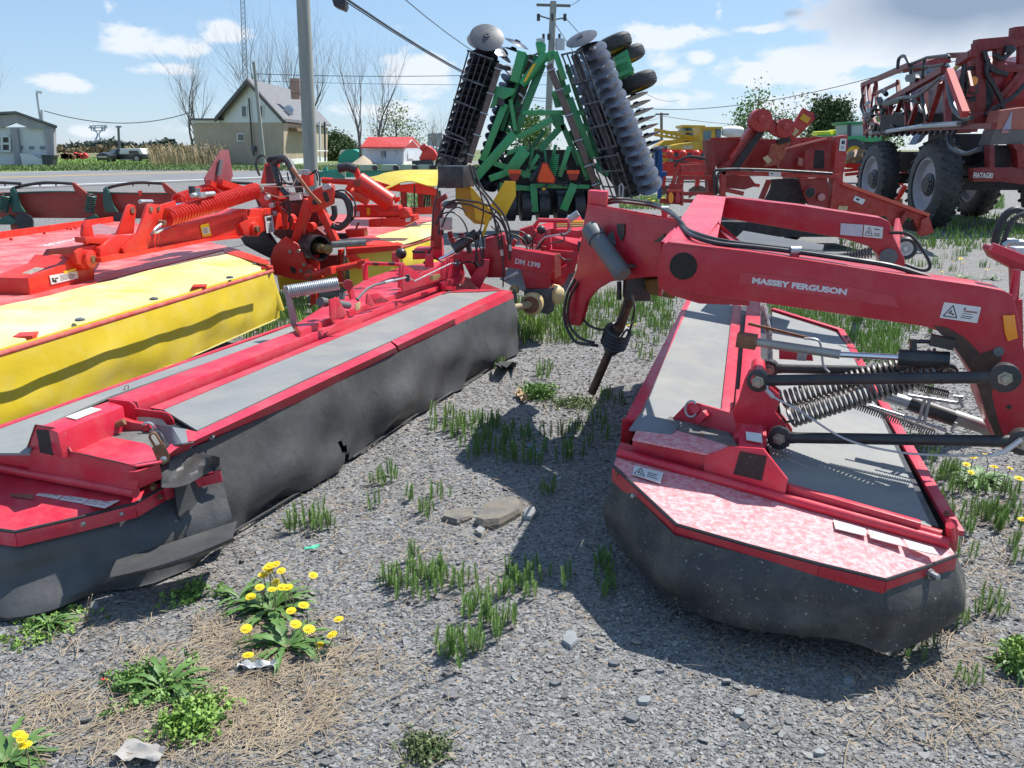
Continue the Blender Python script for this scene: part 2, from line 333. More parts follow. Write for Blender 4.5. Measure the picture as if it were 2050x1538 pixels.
# ================================================================== right mower: trailed disc mower with grey decks
def skirt(pts_top, drop, bulge, out, rows=9, seed=1, wav=.03, sag=0.0, sub=7, thick=.006, wrinkle=.02, tear=None, ground=.015):
 """hanging vinyl curtain: follows the rim line, belly bulges outward, wrinkles; returns MB"""
 P = [Vector(p) for p in pts_top]; line = []
 for i in range(len(P) - 1):
  for k in range(sub): line.append(P[i].lerp(P[i + 1], k / sub))
 line.append(P[-1]); n = len(line); s = 0; S = [0]
 for i in range(1, n): s += (line[i] - line[i - 1]).length; S.append(s)
 rnd = random.Random(seed); ph = [rnd.uniform(0, 6.28) for _ in range(12)]
 nrm = []
 for i in range(n):
  a = line[max(i - 3, 0)]; b = line[min(i + 3, n - 1)]; t = (b - a); t.z = 0; t.normalize(); nn = Vector((t.y, -t.x, 0)) * out; nrm.append(nn)
 R = []
 for r in range(rows + 1):
  f = r / rows; row = []
  for i in range(n):
   w = wrinkle * .55 * sin(pi * f) * sin(S[i] * 3.1 + 6 * f + ph[5]) * sin(S[i] * 1.3 + ph[6]) + wav * f * (sin(S[i] * 7 + ph[0]) * .5 + sin(S[i] * 13 + ph[1]) * .3) + wrinkle * f * (sin(S[i] * 23 + ph[2] + 5 * f) * .25 + sin(S[i] * 5 - 7 * f + ph[3]) * .6 + sin(S[i] * 11 + 9 * f + ph[4]) * .4)
   o = bulge * sin(min(f * 1.35, 1.0) * pi / 2) - bulge * .35 * max(f - .75, 0) / .25
   h = drop(S[i] / s) if callable(drop) else drop
   z = line[i].z - h * f
   if ground is not None: z = max(z, ground)
   p = line[i] + nrm[i] * (o + w); row.append((p.x, p.y, z))
  R.append(row)
 mb = MB(); c = n // 2; tn = nrm[c] * -thick
 if tear:     # list of (i0,i1,r0,r1) cells left open
  Rn = len(R); vs = [Vector(p) for r in R for p in r]; fs = []
  for r in range(Rn - 1):
   for j in range(n - 1):
    if any(a <= j < b and c0 <= r < c1 for a, b, c0, c1 in tear): continue
    fs.append((r * n + j, r * n + j + 1, (r + 1) * n + j + 1, (r + 1) * n + j))
  mb.add(vs, fs)
  vs2 = [Vector(p) + tn for r in R for p in r]; mb.add(vs2, [f[::-1] for f in fs])
 else: mb.grid(R, tn)
 return mb, line, nrm
def rail_bolts(parent, pts, n, r=.011, mat_=None, t=.012):
 for p, nn in pts:
  m = MB(); m.rings(p, nn, [(0, r * 1.5), (t * .25, r * 1.5), (t * .26, r), (t, r), (t * 1.25, r * .6)], 8); mk('bolt', m, mat_ or STEEL, parent)
def text_mesh(name, body, size, mat_, origin, xdir, ydir, parent, thick=.0015, bold=.0, width=None):
 cu = bpy.data.curves.new(name, 'FONT'); cu.body = body; cu.size = size; cu.extrude = thick; cu.offset = bold; cu.resolution_u = 3
 o = bpy.data.objects.new(name, cu); COL.objects.link(o); dg = bpy.context.evaluated_depsgraph_get(); dg.update()
 me = bpy.data.meshes.new_from_object(o.evaluated_get(dg)); bpy.data.objects.remove(o)
 X = Vector(xdir).normalized(); Yv = Vector(ydir); Yv = (Yv - X * Yv.dot(X)).normalized(); Z = X.cross(Yv)
 sx = 1.0
 if width: 
  w = max(v.co.x for v in me.vertices) - min(v.co.x for v in me.vertices); sx = width / w
 base = wpos(parent) if parent else Vector((0, 0, 0)); O = Vector(origin)
 for v in me.vertices: v.co = O - base + X * v.co.x * sx + Yv * v.co.y + Z * v.co.z
 me.materials.clear(); me.materials.append(mat_); r = bpy.data.objects.new(name, me); COL.objects.link(r); r.parent = parent; return r
def decal(parent, quad, mat_=None, off=.002, name='decal', cells=(), ink=None):
 """thin sticker laid on a surface; quad given in order, printed panels and triangles as a child"""
 Q = [Vector(p) for p in quad]; n = (Q[1] - Q[0]).cross(Q[3] - Q[0]).normalized()
 if n.dot(EYE - Q[0]) < 0: n = -n
 m = MB(); m.prism([p + n * off * .2 for p in Q], n * off); d = mk(name, m, mat_ or WHITE, parent)
 def uv(u, v): return Q[0].lerp(Q[1], u).lerp(Q[3].lerp(Q[2], u), v) + n * (off * 1.2)
 if cells:
  g = MB()
  for c in cells:
   if c[0] == 'box': u0, v0, u1, v1 = c[1:]; g.prism([uv(u0, v0), uv(u1, v0), uv(u1, v1), uv(u0, v1)], n * .0006)
   elif c[0] == 'tri':   # outlined warning triangle
    u0, v0, u1, v1 = c[1:]; A, B, C = uv(u0, v1), uv(u1, v1), uv((u0 + u1) / 2, v0)
    w = (B - A).length * .08
    for p, q in ((A, B), (B, C), (C, A)): g.bar(p, q, w, .0012, up=n)
    ce = (A + B + C) / 3; g.bar(ce.lerp(C, .35), ce.lerp(A, .3), w * 1.4, .0012, up=n); g.bar(ce, ce.lerp(B, .45), w * 1.4, .0012, up=n)
   elif c[0] == 'lines':
    u0, v0, u1, v1, k = c[1:]
    for i in range(k):
     vv = v0 + (v1 - v0) * (i + .5) / k; g.bar(uv(u0, vv), uv(u0 + (u1 - u0) * random.uniform(.7, 1), vv), (uv(0, v0) - uv(0, v1)).length / k * .4, .0008, up=n)
  mk('print', g, ink or INK, d)
 return d
def right_mower():
 T = thing('disc_mower', 'red trailed mower with lettered frame beam, black link arms and two grey decks', 'mower', (1.3, 4.0, 0))
 Z5 = .50
 DO = Vector((.48, 3.22, .50)); DN = Vector((.277, .961, 0)).cross(Vector((.961, -.277, -.12))).normalized()
 if DN.z < 0: DN = -DN
 def pz(px, py, z=Z5):      # the deck leans down a little to the right
  d = ray(px, py); return EYE + d * ((DO + DN * (z - Z5) - EYE).dot(DN) / d.dot(DN))
 m = MB(); m.prism([pz(1272, 868), pz(1390, 592), pz(1640, 650), pz(1690, 672), pz(1880, 1056), pz(1560, 958), pz(1440, 890)], (0, 0, -.018))
 m.prism([pz(1305, 850, .47), pz(1396, 620, .47), pz(1640, 660, .47), pz(1800, 980, .47), pz(1560,940,.47)], (0, 0, -.30))
 mk('cutter_bed', m, BLKP, T)
 def panel(name, pts, z=Z5 + .003, th=.010, mt=CANVAS):
  mb = MB(); mb.prism([pz(a, b, z) for a, b in pts], (0, 0, th)); return mk(name, mb, mt, T)
 panel('deck_panel', [(1388, 584), (1477, 606), (1468, 700), (1452, 830), (1448, 884), (1345, 852), (1275, 834)])
 panel('deck_panel', [(1546, 627), (1672, 668), (1700, 700), (1868, 1068), (1850, 1066), (1560, 965), (1530, 880)])
 g = []
 for i in range(7):
  u = i / 6; g.append([PZ(1281 + (1366 - 1281) * u * (1 - .0) - v * 22, 828 + 18 * u + v * 32 * (1 - .25 * u), .512 + .035 * sin(pi * u) * (1 - v) + .012 * (1 - v)) for v in (0, .33, .66, 1)])
 m = MB(); m.grid(g, (0, 0, -.006)); mk('canvas_flap', m, mat('canvas underside', (.13, .145, .16), (.17, .185, .2), 5, rough=.6), T)
 def strip(name, pts, z0, th, mt=RED, bev=.003):
  mb = MB(); mb.prism([pz(a, b, z0) for a, b in pts], (0, 0, th)); return mk(name, mb, mt, T, bevel=bev)
 A0, A1 = pz(1262, 828), pz(1386, 584); B0, B1 = pz(1283, 832), pz(1392, 586); A0 = A0 + (A0 - A1).normalized() * .10; B0 = B0 + (B0 - B1).normalized() * .10
 o = (A0 - B0).normalized(); m = MB()
 m.hexa([A0 + Vector((0, 0, -.006)), B0, B1, A1 + Vector((0, 0, -.006)), A0 + Vector((0, 0, .012)), B0 + Vector((0, 0, .018)), B1 + Vector((0, 0, .018)), A1 + Vector((0, 0, .012))])
 m.hexa([A0 + o * .02 + Vector((0, 0, -.06)), A0 + Vector((0, 0, -.06)), A1 + Vector((0, 0, -.06)), A1 + o * .02 + Vector((0, 0, -.06)), A0 + o * .008 + Vector((0, 0, .011)), A0 + Vector((0, 0, .011)), A1 + Vector((0, 0, .011)), A1 + o * .008 + Vector((0, 0, .011))])
 mk('side_rail', m, RED, T, bevel=.002)
 strip('deck_strip', [(1468, 604), (1485, 608), (1466, 855), (1440, 858), (1455, 720)], .515, .012)
 m = MB(); m.prism([pz(1487, 609, .45), pz(1500, 609, .45), pz(1482, 900, .45), pz(1466, 900, .45)], (0, 0, .03)); mk('deck_gap', m, BLKP, T)
 a, b = pz(1508, 612, .55), pz(1500, 800, .55); m = MB(); m.bar(a, b, .10, .10); m.bar(b, pz(1500, 900, .54), .13, .10); mk('deck_beam', m, RED, T, bevel=.008)
 R = [pz(1546, 622), pz(1682, 664), pz(1698, 690), pz(1915, 1072)]; m = MB()
 for p, q in zip(R, R[1:]): m.bar(p + Vector((0, 0, .01)), q + Vector((0, 0, .01)), .045, .02); m.bar(p + Vector((0, 0, -.03)), q + Vector((0, 0, -.03)), .012, .08)
 mk('side_rail', m, RED, T, bevel=.002)
 for (px, py) in ((1694, 676), (1700, 686), (1718, 720), (1895, 1030)):
  m = MB(); m.rings(pz(px, py, .525), (0, 0, 1), [(0, .012), (.006, .012), (.007, .008), (.014, .008)], 6); mk('bolt', m, RUST, T)
 sk, _, _ = skirt([R[3], R[2], R[1], R[0]], .42, .06, -1, rows=6, seed=5, sub=5); mk('side_curtain', sk, RUBBERD, T)
 sk, _, _ = skirt([A1, A0], .44, .05, -1, rows=6, seed=6, sub=26); mk('side_curtain', sk, RUBBERD, T)
 zr = .31
 rimpx = [(1227, 934, .41), (1262, 966, .405), (1354, 1052, .385), (1500, 1094, .37), (1640, 1131, .36), (1773, 1163, .345), (1850, 1138, .345), (1914, 1114, .35)]
 rim = [PZ(*p) for p in rimpx]
 inner = [PZ(1896, 1086, .36), PZ(1560, 985, .40), PZ(1240, 905, .42)]
 m = MB(); m.prism(rim + inner, (0, 0, -.008)); mk('end_plate', m, REDCHALK, T)
 m = MB()
 for p, q in zip(rim, rim[1:]): m.bar(p + Vector((0, 0, -.032)), q + Vector((0, 0, -.032)), .009, .062)
 mk('end_rim', m, REDD, T, bevel=.002)
 m = MB(); m.tube([p + Vector((0, 0, .003)) for p in rim], .0065, 6); mk('rim_edge', m, BLK, T)
 up = Vector((0, 0, 1))
 def nrm_at(i):
  t = rim[min(i + 1, len(rim) - 1)] - rim[max(i - 1, 0)]; t.z = 0; t.normalize(); return Vector((t.y, -t.x, 0))
 for px, py, z, big in [(1241, 948, .40, 1), (1278, 992, .37, 1.5), (1322, 1030, .36, 1), (1376, 1064, .35, 1), (1458, 1087, .34, 1), (1539, 1107, .335, 1.1), (1660, 1141, .325, 1), (1745, 1163, .31, 1), (1861, 1148, .325, 1.6), (1800, 1158, .32, .9)]:
  p = PZ(px, py, z); i = min(range(len(rim)), key=lambda k: (rim[k] - p).length); nn = nrm_at(i)
  m = MB(); r = .008 * big; m.rings(p - nn * .008, nn, [(0, r * 1.4), (.014, r * 1.4), (.0145, r), (.024 * big, r * .9), (.027 * big, r * .4)], 8); mk('bolt', m, STEEL if big > 1 else RUST, T)
 curt = [PZ(1232, 948, .38), PZ(1264, 984, .375), PZ(1350, 1072, .355), PZ(1500, 1112, .34), PZ(1640, 1148, .33), PZ(1775, 1180, .315), PZ(1852, 1155, .315), PZ(1912, 1128, .32), PZ(1905, 1090, .34)]
 sk, ln, nn_ = skirt(curt, (lambda t: .262 - .05 * max(0, min((t - .35) / .35, 1))), .045, 1, rows=12, seed=11, sub=9, wav=.035, wrinkle=.016, ground=.012)
 mk('end_curtain', sk, RUBBERD, T)
 m = MB(); m.tube([PZ(1238, 906, .435), PZ(1900, 1088, .375)], .019, 12); mk('cross_tube', m, RED, T)
 m = MB(); m.tube([PZ(1243, 896, .425), PZ(1884, 1075, .38)], .024, 12); mk('cross_tube', m, REDD, T)
 vp = VPlane(PZ(1265, 905, .43).xy, PZ(1885, 1075, .39).xy)
 f = [vp(1266, 882), vp(1413, 912), vp(1408, 955), vp(1262, 930)]; m = MB(); m.prism(f, Vector((.10, .16, .0))); mk('end_step', m, RED, T, bevel=.005)
 m = MB(); m.prism([PZ(1273, 866, .505), PZ(1318, 850, .505), PZ(1468, 896, .505), PZ(1415, 912, .505), PZ(1266, 882, .505)], (0, 0, .006)); mk('step_plate', m, REDCHALK, T)
 m = MB(); m.prism([PZ(1342, 836, .508), PZ(1458, 866, .508), PZ(1480, 900, .508), PZ(1318, 852, .508)], (0, 0, .006)); mk('deck_panel', m, mat('worn dark canvas', (.10, .10, .095), (.16, .155, .145), 9, rough=.7, dust=(.3, .28, .25), dust_amt=.5), T)
 for px, py in ((1348, 859), (1404, 873), (1463, 895)):
  m = MB(); m.rings(PZ(px, py, .512), (0, 0, 1), [(0, .013), (.003, .013), (.0035, .007), (.01, .007)], 8); mk('bolt', m, RUST, T)
 f = [vp(1577, 972), vp(1845, 1048), vp(1842, 1066), vp(1573, 994)]; m = MB(); m.prism(f, Vector((.012, .03, 0))); mk('end_step', m, RED, T, bevel=.006)
 nose = [(1412, 912), (1462, 892), (1530, 897), (1578, 958), (1574, 985), (1560, 993), (1411, 954)]
 m = MB(); m.prism([vp(a, b, .012) for a, b in nose], vp.n * -.012 if vp.n.y > 0 else vp.n * .012); mk('nose_plate', m, RED, T, bevel=.003)
 m = MB(); m.prism([vp(a, b, .030) for a, b in [(1481, 905), (1534, 915), (1524, 963), (1468, 949)]], vp.n * -.016); mk('reflector', m, mat('black reflector', (.012, .012, .012), (.03, .03, .03), 40, rough=.6, spots=(.3, .3, .28), spot_scale=160, spot_th=.7), T)
 top = [PZ(1482, 846, .575), PZ(1527, 849, .575), PZ(1530, 896, .525), PZ(1478, 893, .525)]
 m = MB(); m.prism([top[0], top[1], top[2], top[3]], (0, 0, -.06)); mk('nose_box', m, RED, T, bevel=.012)
 decal(T, [PZ(1493, 866, .558), PZ(1524, 870, .556), PZ(1526, 888, .538), PZ(1494, 882, .542)], off=.004, name='sticker')
 for q in ([(1893, 1040), (1912, 1064), (1908, 1106), (1888, 1090)], [(1245, 838), (1262, 842), (1260, 880), (1240, 905)]):
  m = MB(); ref = PZ(*q[3], .36); m.prism([PY(a, b, ref.y + .02) for a, b in q], (.02, .01, 0)); mk('end_bracket', m, REDD, T, bevel=.003)
 m = MB(); m.tube([PZ(1902, 1052, .44), PZ(1905, 1080, .37)], .014, 10); mk('corner_pin', m, RED, T)
 decal(T, [PZ(1270, 934, .416), PZ(1328, 948, .411), PZ(1322, 969, .406), PZ(1266, 951, .412)], off=.004, name='warning_sticker', cells=[('tri', .05, .12, .42, .9), ('lines', .5, .3, .92, .85, 3)])
 for q in ([(1668, 1042), (1732, 1060), (1734, 1075), (1672, 1060)], [(1738, 1062), (1802, 1080), (1808, 1096), (1742, 1078)], [(1808, 1081), (1868, 1098), (1880, 1113), (1820, 1100)]):
  decal(T, [PZ(a, b, .378) for a, b in q], off=.003, name='worn_sticker', mat_=mat('weathered decal', (.62, .62, .60), (.50, .36, .36), 18, rough=.6))
 c0 = PZ(1390, 842, .56); ya = c0.y
 vq = VPlane(PZ(1380, 850, .5).xy, PZ(1500, 880, .5).xy)
 m = MB(); m.prism([vq(a, b) for a, b in [(1345, 840), (1372, 812), (1384, 805), (1398, 806), (1470, 826), (1480, 872), (1440, 866), (1384, 848)]], vq.n * .014); mk('latch_plate', m, RED, T, bevel=.004)
 m = MB(); m.tube([vq(1391, 818, -.03), vq(1391, 818, .03)], .020, 12); m.tube([vq(1417, 838, -.02), vq(1407, 832, .03)], .018, 12); mk('latch_pin', m, RED, T)
 m = MB(); P = [vq(1384 + 12 * cos(t), 819 + 16 * sin(t), .032) for t in np.linspace(.6, 5.6, 14)]; m.tube(P, .005, 6); mk('latch_ring', m, GALV, T)
 m = MB(); m.bar(vq(1398, 842, .03), vq(1416, 826, .03), .04, .03); mk('latch_block', m, RED, T, bevel=.004)
 vt = VPlane((1.0, 3.10), (1.8, 2.78)); vt2 = VPlane((1.03, 3.19), (1.8, 2.86))
 tower = [(1490, 760), (1500, 740), (1528, 740), (1542, 775), (1560, 790), (1558, 812), (1552, 826), (1566, 842), (1582, 866), (1580, 895), (1548, 893), (1532, 872), (1482, 870), (1472, 850), (1452, 850), (1478, 800)]
 m = MB(); m.prism([vt2(a, b) for a, b in tower], vt2.n * -.014); mk('tower_plate', m, RED, T, bevel=.003)
 m = MB(); m.prism([vt2(a + 4, b - 6, -.16) for a, b in tower[:10]] + [vt2(1540, 880, -.16), vt2(1480, 870, -.16)], vt2.n * -.014); mk('tower_plate', m, REDD, T, bevel=.003)
 m = MB(); m.tube([vt(1518, 730, -.22), vt(1518, 762, .02)], .030, 14); mk('tower_tube', m, RED, T)
 def link(name, a, b, r0, eye_a, eye_b, vpl, off=0.0):
  r0 *= 1.09; eye_a *= 1.09; eye_b *= 1.09
  A = vpl(*a, off); B = vpl(*b, off); m = MB(); d = (B - A).normalized(); m.tube([A + d * r0 * 1.6, A + d * r0 * 3, B - d * r0 * 3, B - d * r0 * 1.6], [r0 * 1.15, r0, r0, r0 * 1.15], 14)
  m.rings(A - vpl.n * .022, vpl.n, [(0, eye_a), (.044, eye_a)], 20); m.rings(B - vpl.n * .022, vpl.n, [(0, eye_b), (.044, eye_b)], 20)
  l = mk(name, m, BLKP, T, bevel=.002)
  for Q in (A, B):
   m = MB(); n = vpl.n if vpl.n.dot(EYE - Q) > 0 else -vpl.n; m.rings(Q + n * .020, n, [(0, .026), (.004, .026), (.0045, .016), (.018, .016), (.022, .012)], 6); mk('pivot_bolt', m, mat('zinc bolt', (.42, .40, .33), (.3, .27, .2), 30, rough=.4, metal=.5), l)
  return l
 link('link_arm', (1518, 762), (2010, 755), .0205, .040, .048, vt)
 link('link_arm', (1560, 876), (2046, 884), .0205, .042, .044, vt)
 link('link_arm', (1540, 738), (1900, 745), .018, .036, .03, vt2, -.16)
 def cable(pts, r=.0035, mt=GALV, name='cable'):
  m = MB(); P = [Vector(p) for p in pts]; Q = []
  for i in range(len(P) - 1):      # catmull-rom
   p0, p1, p2, p3 = P[max(i - 1, 0)], P[i], P[i + 1], P[min(i + 2, len(P) - 1)]
   for k in range(6):
    t = k / 6; Q.append(.5 * ((2 * p1) + (p2 - p0) * t + (2 * p0 - 5 * p1 + 4 * p2 - p3) * t * t + (3 * p1 - p0 - 3 * p2 + p3) * t ** 3))
  Q.append(P[-1]); m.tube(Q, r, 7); return mk(name, m, mt, T)
 cable([vt(1536, 772, .05), vt(1544, 792, .05), vt(1600, 822, .06), vt(1690, 878, .07), vt(1790, 904, .07), vt(1890, 912, .06), vt(1980, 912, .05)], .0045, GALV)
 m = MB(); m.tube([vt(1534, 780, .05), vt(1548, 796, .05)], .009, 8); mk('cable_sleeve', m, GALV, T); m = MB(); m.tube([vt(1978, 914, .05), vt(2010, 905, .05), vt(2045, 880, .05)], [.006, .010, .010], 8); mk('cable_thimble', m, mat('crimp sleeve', (.55, .56, .58), None, 9, rough=.35, metal=.7), T)
 A, B, Cc = vt2(1500, 683, -.02), vt2(1682, 710, -.02), vt2(1798, 716, -.02); cy = thing_part = None
 m = MB(); m.tube([A, B], .0185, 14); cy = mk('hydraulic_cylinder', m, mat('grey cylinder tube', (.30, .29, .26), (.38, .37, .34), 12, rough=.45, metal=.3), T)
 m = MB(); m.tube([B, Cc], .0125, 14); mk('rod', m, CHROME, cy)
 m = MB(); m.bar(A - (B - A).normalized() * .05, A + (B - A).normalized() * .03, .055, .058); mk('clevis', m, RUST, cy, bevel=.003)
 m = MB(); m.tube([Cc - (B - Cc).normalized() * -.0, vt2(1900, 722, -.02)], .034, 14); m.bar(vt2(1828, 702, -.02), vt2(1828, 680, -.02), .02, .02); m.bar(vt2(1862, 680, -.02), vt2(1910, 690, -.02), .04, .04); m.tube([vt2(1828, 684, -.02), vt2(1862, 684, -.02)], .008, 8); mk('cylinder_head', m, BLKP, cy)
 m = MB(); m.tube([vt2(1528, 614, -.3), vt2(1540, 672, -.25)], .014, 10); m.tube([vt2(1540, 672, -.25), vt2(1543, 740, -.2)], .012, 10); mk('spacer_tube', m, mat('scratched black white rod', (.06, .06, .07), (.5, .5, .5), 30, rough=.4), T)
 m = MB(); m.tube([vt2(1498, 648, -.2), vt2(1622, 678, -.2)], .007, 8); mk('threaded_rod', m, RUST, T)
 cable([vt2(1610, 678, -.1), vt2(1640, 684, -.1), vt2(1648, 730, -.1), vt2(1660, 746, -.1)], .005, GALV, 'hook_rod')
 m = MB(); m.prism([vt2(a, b, -.26) for a, b in [(1560, 690), (1624, 694), (1628, 722), (1560, 718)]], vt2.n * .01); mk('bracket_plate', m, RED, T)
 m = MB(); m.prism([vt2(a, b, -.24) for a, b in [(1600, 694), (1618, 694), (1614, 722), (1594, 721)]], vt2.n * .01); mk('slot_plate', m, GALV, T)
 def spr(a, b, R, r, turns, off, mt=SPRINGG, pl=vt2, offb=None):
  m = MB(); m.spring(pl(*a, off), pl(*b, off if offb is None else offb), R * 1.1, r * 1.1, turns, 6, 12); return mk('suspension_spring', m, mt, T)
 spr((1582, 838), (1878, 742), .034, .0062, 29, -.03); spr((1566, 802), (1876, 716), .034, .0062, 29, -.12); 
 spr((1712, 812), (1872, 868), .0125, .0026, 34, -.10); spr((1838, 775), (1900, 790), .0125, .0026, 15, -.14)
 m = MB(); m.tube([vt2(1560, 828, -.03), vt2(1572, 846, -.03), vt2(1590, 842, -.03)], .006, 6); m.tube([vt2(1556, 800, -.1), vt2(1562, 835, -.1)], .006, 6); mk('spring_hook', m, BLKP, T)
 m = MB(); m.tube([vt2(1770, 792, -.25), vt2(1822, 808, -.25)], .026, 14); mk('drive_tube', m, GALV, T)
 m = MB(); m.tube([vt2(1820, 806, -.25), vt2(1912, 838, -.25)], .034, 14); mk('drive_sleeve', m, BLKP, T)
 m = MB(); m.tube([vt2(1908, 834, -.25), vt2(2010, 868, -.25)], .030, 14); mk('drive_tube', m, mat('grey drive tube', (.22, .22, .21), (.3, .3, .29), 10, rough=.4, metal=.4), T)
 m = MB()
 for q in ([(1852, 796), (1840, 842)], [(1862, 796), (1850, 846)], [(1740, 812), (1850, 846)], [(1818, 792), (1920, 808)], [(1852, 848), (1895, 862)], [(1920, 796), (1928, 816)], [(1905, 862), (1914, 846)], [(1928, 796), (1908, 794)]):
  m.tube([vt2(*q[0], -.2), vt2(*q[1], -.2)], .007, 8)
 mk('clamp_frame', m, GALV, T)
 # ================= frame
 K = Vector((.63, 3.34, 1.28)); F1 = VPlane((.63, 3.34), (.63 + 1.12, 3.34 - .43))
 def PS(px, py, dz=.012): d = ray(px, py); return EYE + d * ((1.28 + .0206 * -3.34 + dz - CAMH) / (d.z - .0206 * d.y))
 F2 = VPlane((1.38, 6.0), (1.38 + .94, 6.0 - .33))
 H = VPlane((.43, 4.66), (.82, 4.02))
 back = Vector((.045, .16, 0))
 beam = [(1326, 491), (1338, 484), (1500, 503), (1640, 524), (1800, 549), (1960, 572), (2010, 582), (2028, 592), (2040, 640), (2062, 760), (2075, 900), (2010, 905), (2000, 880), (1992, 870), (1978, 835), (1965, 800), (1960, 770), (1940, 735), (1905, 685), (1880, 664), (1850, 654), (1700, 632), (1500, 603), (1420, 592), (1317, 572), (1316, 545)]
 m = MB(); m.prism([F1(a, b) for a, b in beam], back); bm_ = mk('frame_beam', m, REDD, T, bevel=.006)
 m = MB(); pth = [(1872, 654), (1900, 664), (1925, 684), (1945, 712), (1962, 748), (1972, 800), (1990, 850), (2008, 880)]; m.grid([[F1(a - 6, b - 2, 0), F1(a - 6, b - 2, .012)] + [F1(a + 14, b - 4, .012), F1(a + 14, b - 4, 0)] for a, b in pth]); 
 fb = [(1446, 396), (1470, 396), (1600, 411), (1764, 436), (1780, 444), (1790, 476), (1812, 520), (1812, 548), (1764, 540), (1758, 512), (1740, 494), (1690, 478), (1446, 436)]
 m = MB(); m.prism([F2(a, b) for a, b in fb], Vector((.05, .17, 0))); mk('frame_beam', m, REDD, T, bevel=.010)
 decal(T, [F2(1683, 447, .004), F2(1728, 450, .004), F2(1726, 474, .004), F2(1682, 470, .004)], off=.006, name='serial_sticker', mat_=mat('pale decal', (.50, .49, .55), (.60, .58, .62), 12, rough=.5))
 decal(T, [F2(1730, 450, .004), F2(1768, 455, .004), F2(1766, 478, .004), F2(1728, 474, .004)], off=.006, name='warning_sticker', cells=[('tri', .08, .15, .48, .85), ('lines', .55, .15, .92, .35, 1), ('lines', .55, .55, .92, .85, 2)])
 m = MB(); m.rings(F2(1778, 515, .01), -F2.n if F2.n.y > 0 else F2.n, [(0, .06), (.01, .06), (.012, .05)], 16); mk('pivot_cap', m, GREYP, T)
 zs = 1.28
 tl, tr = Vector((.63, 3.34, 1.28)), Vector((1.36, 6.0, 1.335)); bl = F1(1432, 496); br = F2(1453, 394)
 m = MB(); m.prism([Vector(tl), Vector(bl), Vector(br), Vector(tr)], (0, 0, -.012)); mk('top_plate', m, RED, T, bevel=.003)
 m = MB(); w0, w1 = Vector((bl.x - .02, bl.y + .16, bl.z - .014)), Vector((br.x - .02, br.y, br.z - .014)); m.prism([w0, w1, w1 - Vector((0, 0, .26)), w0 - Vector((0, 0, .24))], (-.012, 0, 0))
 w0, w1 = Vector((tl.x + .02, tl.y + .16, tl.z - .014)), Vector((tr.x + .02, tr.y, tr.z - .014)); m.prism([w0, w1, w1 - Vector((0, 0, .26)), w0 - Vector((0, 0, .24))], (.012, 0, 0))
 mk('cross_wall', m, REDD, T)
 g0 = PZ(1430, 470, 1.26); m = MB(); m.prism([F1(1432, 440, -1.0), F1(1500, 498, -.17), F1(1484, 500, -.17), F1(1430, 452, -1.0)], (0, 0, -.05)); mk('gusset', m, REDD, T)
 hs = [(1175, 413), (1362, 447), (1358, 500), (1350, 556), (1324, 553), (1281, 556), (1221, 564), (1197, 578), (1181, 594), (1172, 606), (1168, 620), (1160, 652), (1129, 650), (1146, 561), (1154, 541), (1165, 470)]
 m = MB(); m.prism([H(a, b) for a, b in hs], H.n * -.016); h1 = mk('headstock_plate', m, REDD, T, bevel=.004)
 m = MB(); m.prism([H(a + 6, b - 6, -.30) for a, b in hs], H.n * -.016); mk('headstock_plate', m, REDD, T, bevel=.004)
 fl = [(1175, 413), (1165, 470), (1154, 541), (1146, 561), (1129, 650)]; m = MB(); m.grid([[H(a, b, .0), H(a, b, -.31)] for a, b in fl], H.d * .012); mk('headstock_front', m, RED, T)
 tp = [H(1175, 413), H(1362, 447), H(1362, 447, -.28), H(1217 + 10, 409, -.30)]; tp[3] = H(1175, 413, -.31)
 m = MB(); m.prism([p + Vector((0, 0, .012)) for p in tp], (0, 0, -.012)); m.prism([H(1362, 447) + Vector((0, 0, .010)), Vector(tl) + Vector((.05, .1, .004)), Vector(bl) + Vector((0, .2, .004)), PZ(1440, 440, 1.305), H(1362, 447, -.28) + Vector((0, 0, .008))], (0, 0, -.010)); mk('headstock_top', m, RED, T)
 c0, c1 = H(1178, 412, -.02), H(1178, 386, -.02); m = MB(); q = [H(1176, 412, -.02), H(1215, 419, -.02), H(1217, 419, -.13), H(1182, 412, -.13)]; m.prism([Vector((p.x, p.y, q[0].z)) for p in q], (0, 0, .085)); mk('post_stub', m, RED, T, bevel=.003)
 n = H.n if H.n.dot(EYE - K) > 0 else -H.n
 ca, cb = H(1205, 462, .0) + n * .07, H(1262, 540, .0) + n * .07; d = (cb - ca).normalized(); L_ = (cb - ca).length
 m = MB(); prof = [(-.03, .047), (.0, .054), (.07, .056), (.071, .050), (L_ * .9, .050), (L_ + .02, .050), (L_ + .035, .044)]; m.rings(ca, d, prof, 22)
 for k in range(5):
  m.rings(ca + d * (.0 + k * .001), d, [(-.02, .048), (.065, .057)], 22) if k == 0 else None
 can = mk('manual_canister', m, GREYP, T); m = MB(); m.bar(cb + d * .01 + Vector((.03, 0, .035)), cb + d * .01 + Vector((.075, .0, .03)), .03, .012); m.prism([ca + d * .07 + Vector((.05, 0, .0)), ca + d * .07 + Vector((.10, .01, .06)), ca + d * .11 + Vector((.10, .01, .0)), ca + d * .11 + Vector((.06, 0, -.02))], n * .02); mk('lid_catch', m, BLKP, can)
 m = MB(); m.prism([H(a, b, .0) + n * .003 for a, b in [(1236, 448), (1252, 448), (1252, 470), (1246, 484), (1238, 470)]], n * .004); m.prism([H(a, b, .0) + n * .003 for a, b in [(1310, 484), (1333, 467), (1330, 484)]], n * .004); mk('slot_hole', m, BLKP, T)
 nf = F1.n if F1.n.dot(EYE - K) > 0 else -F1.n
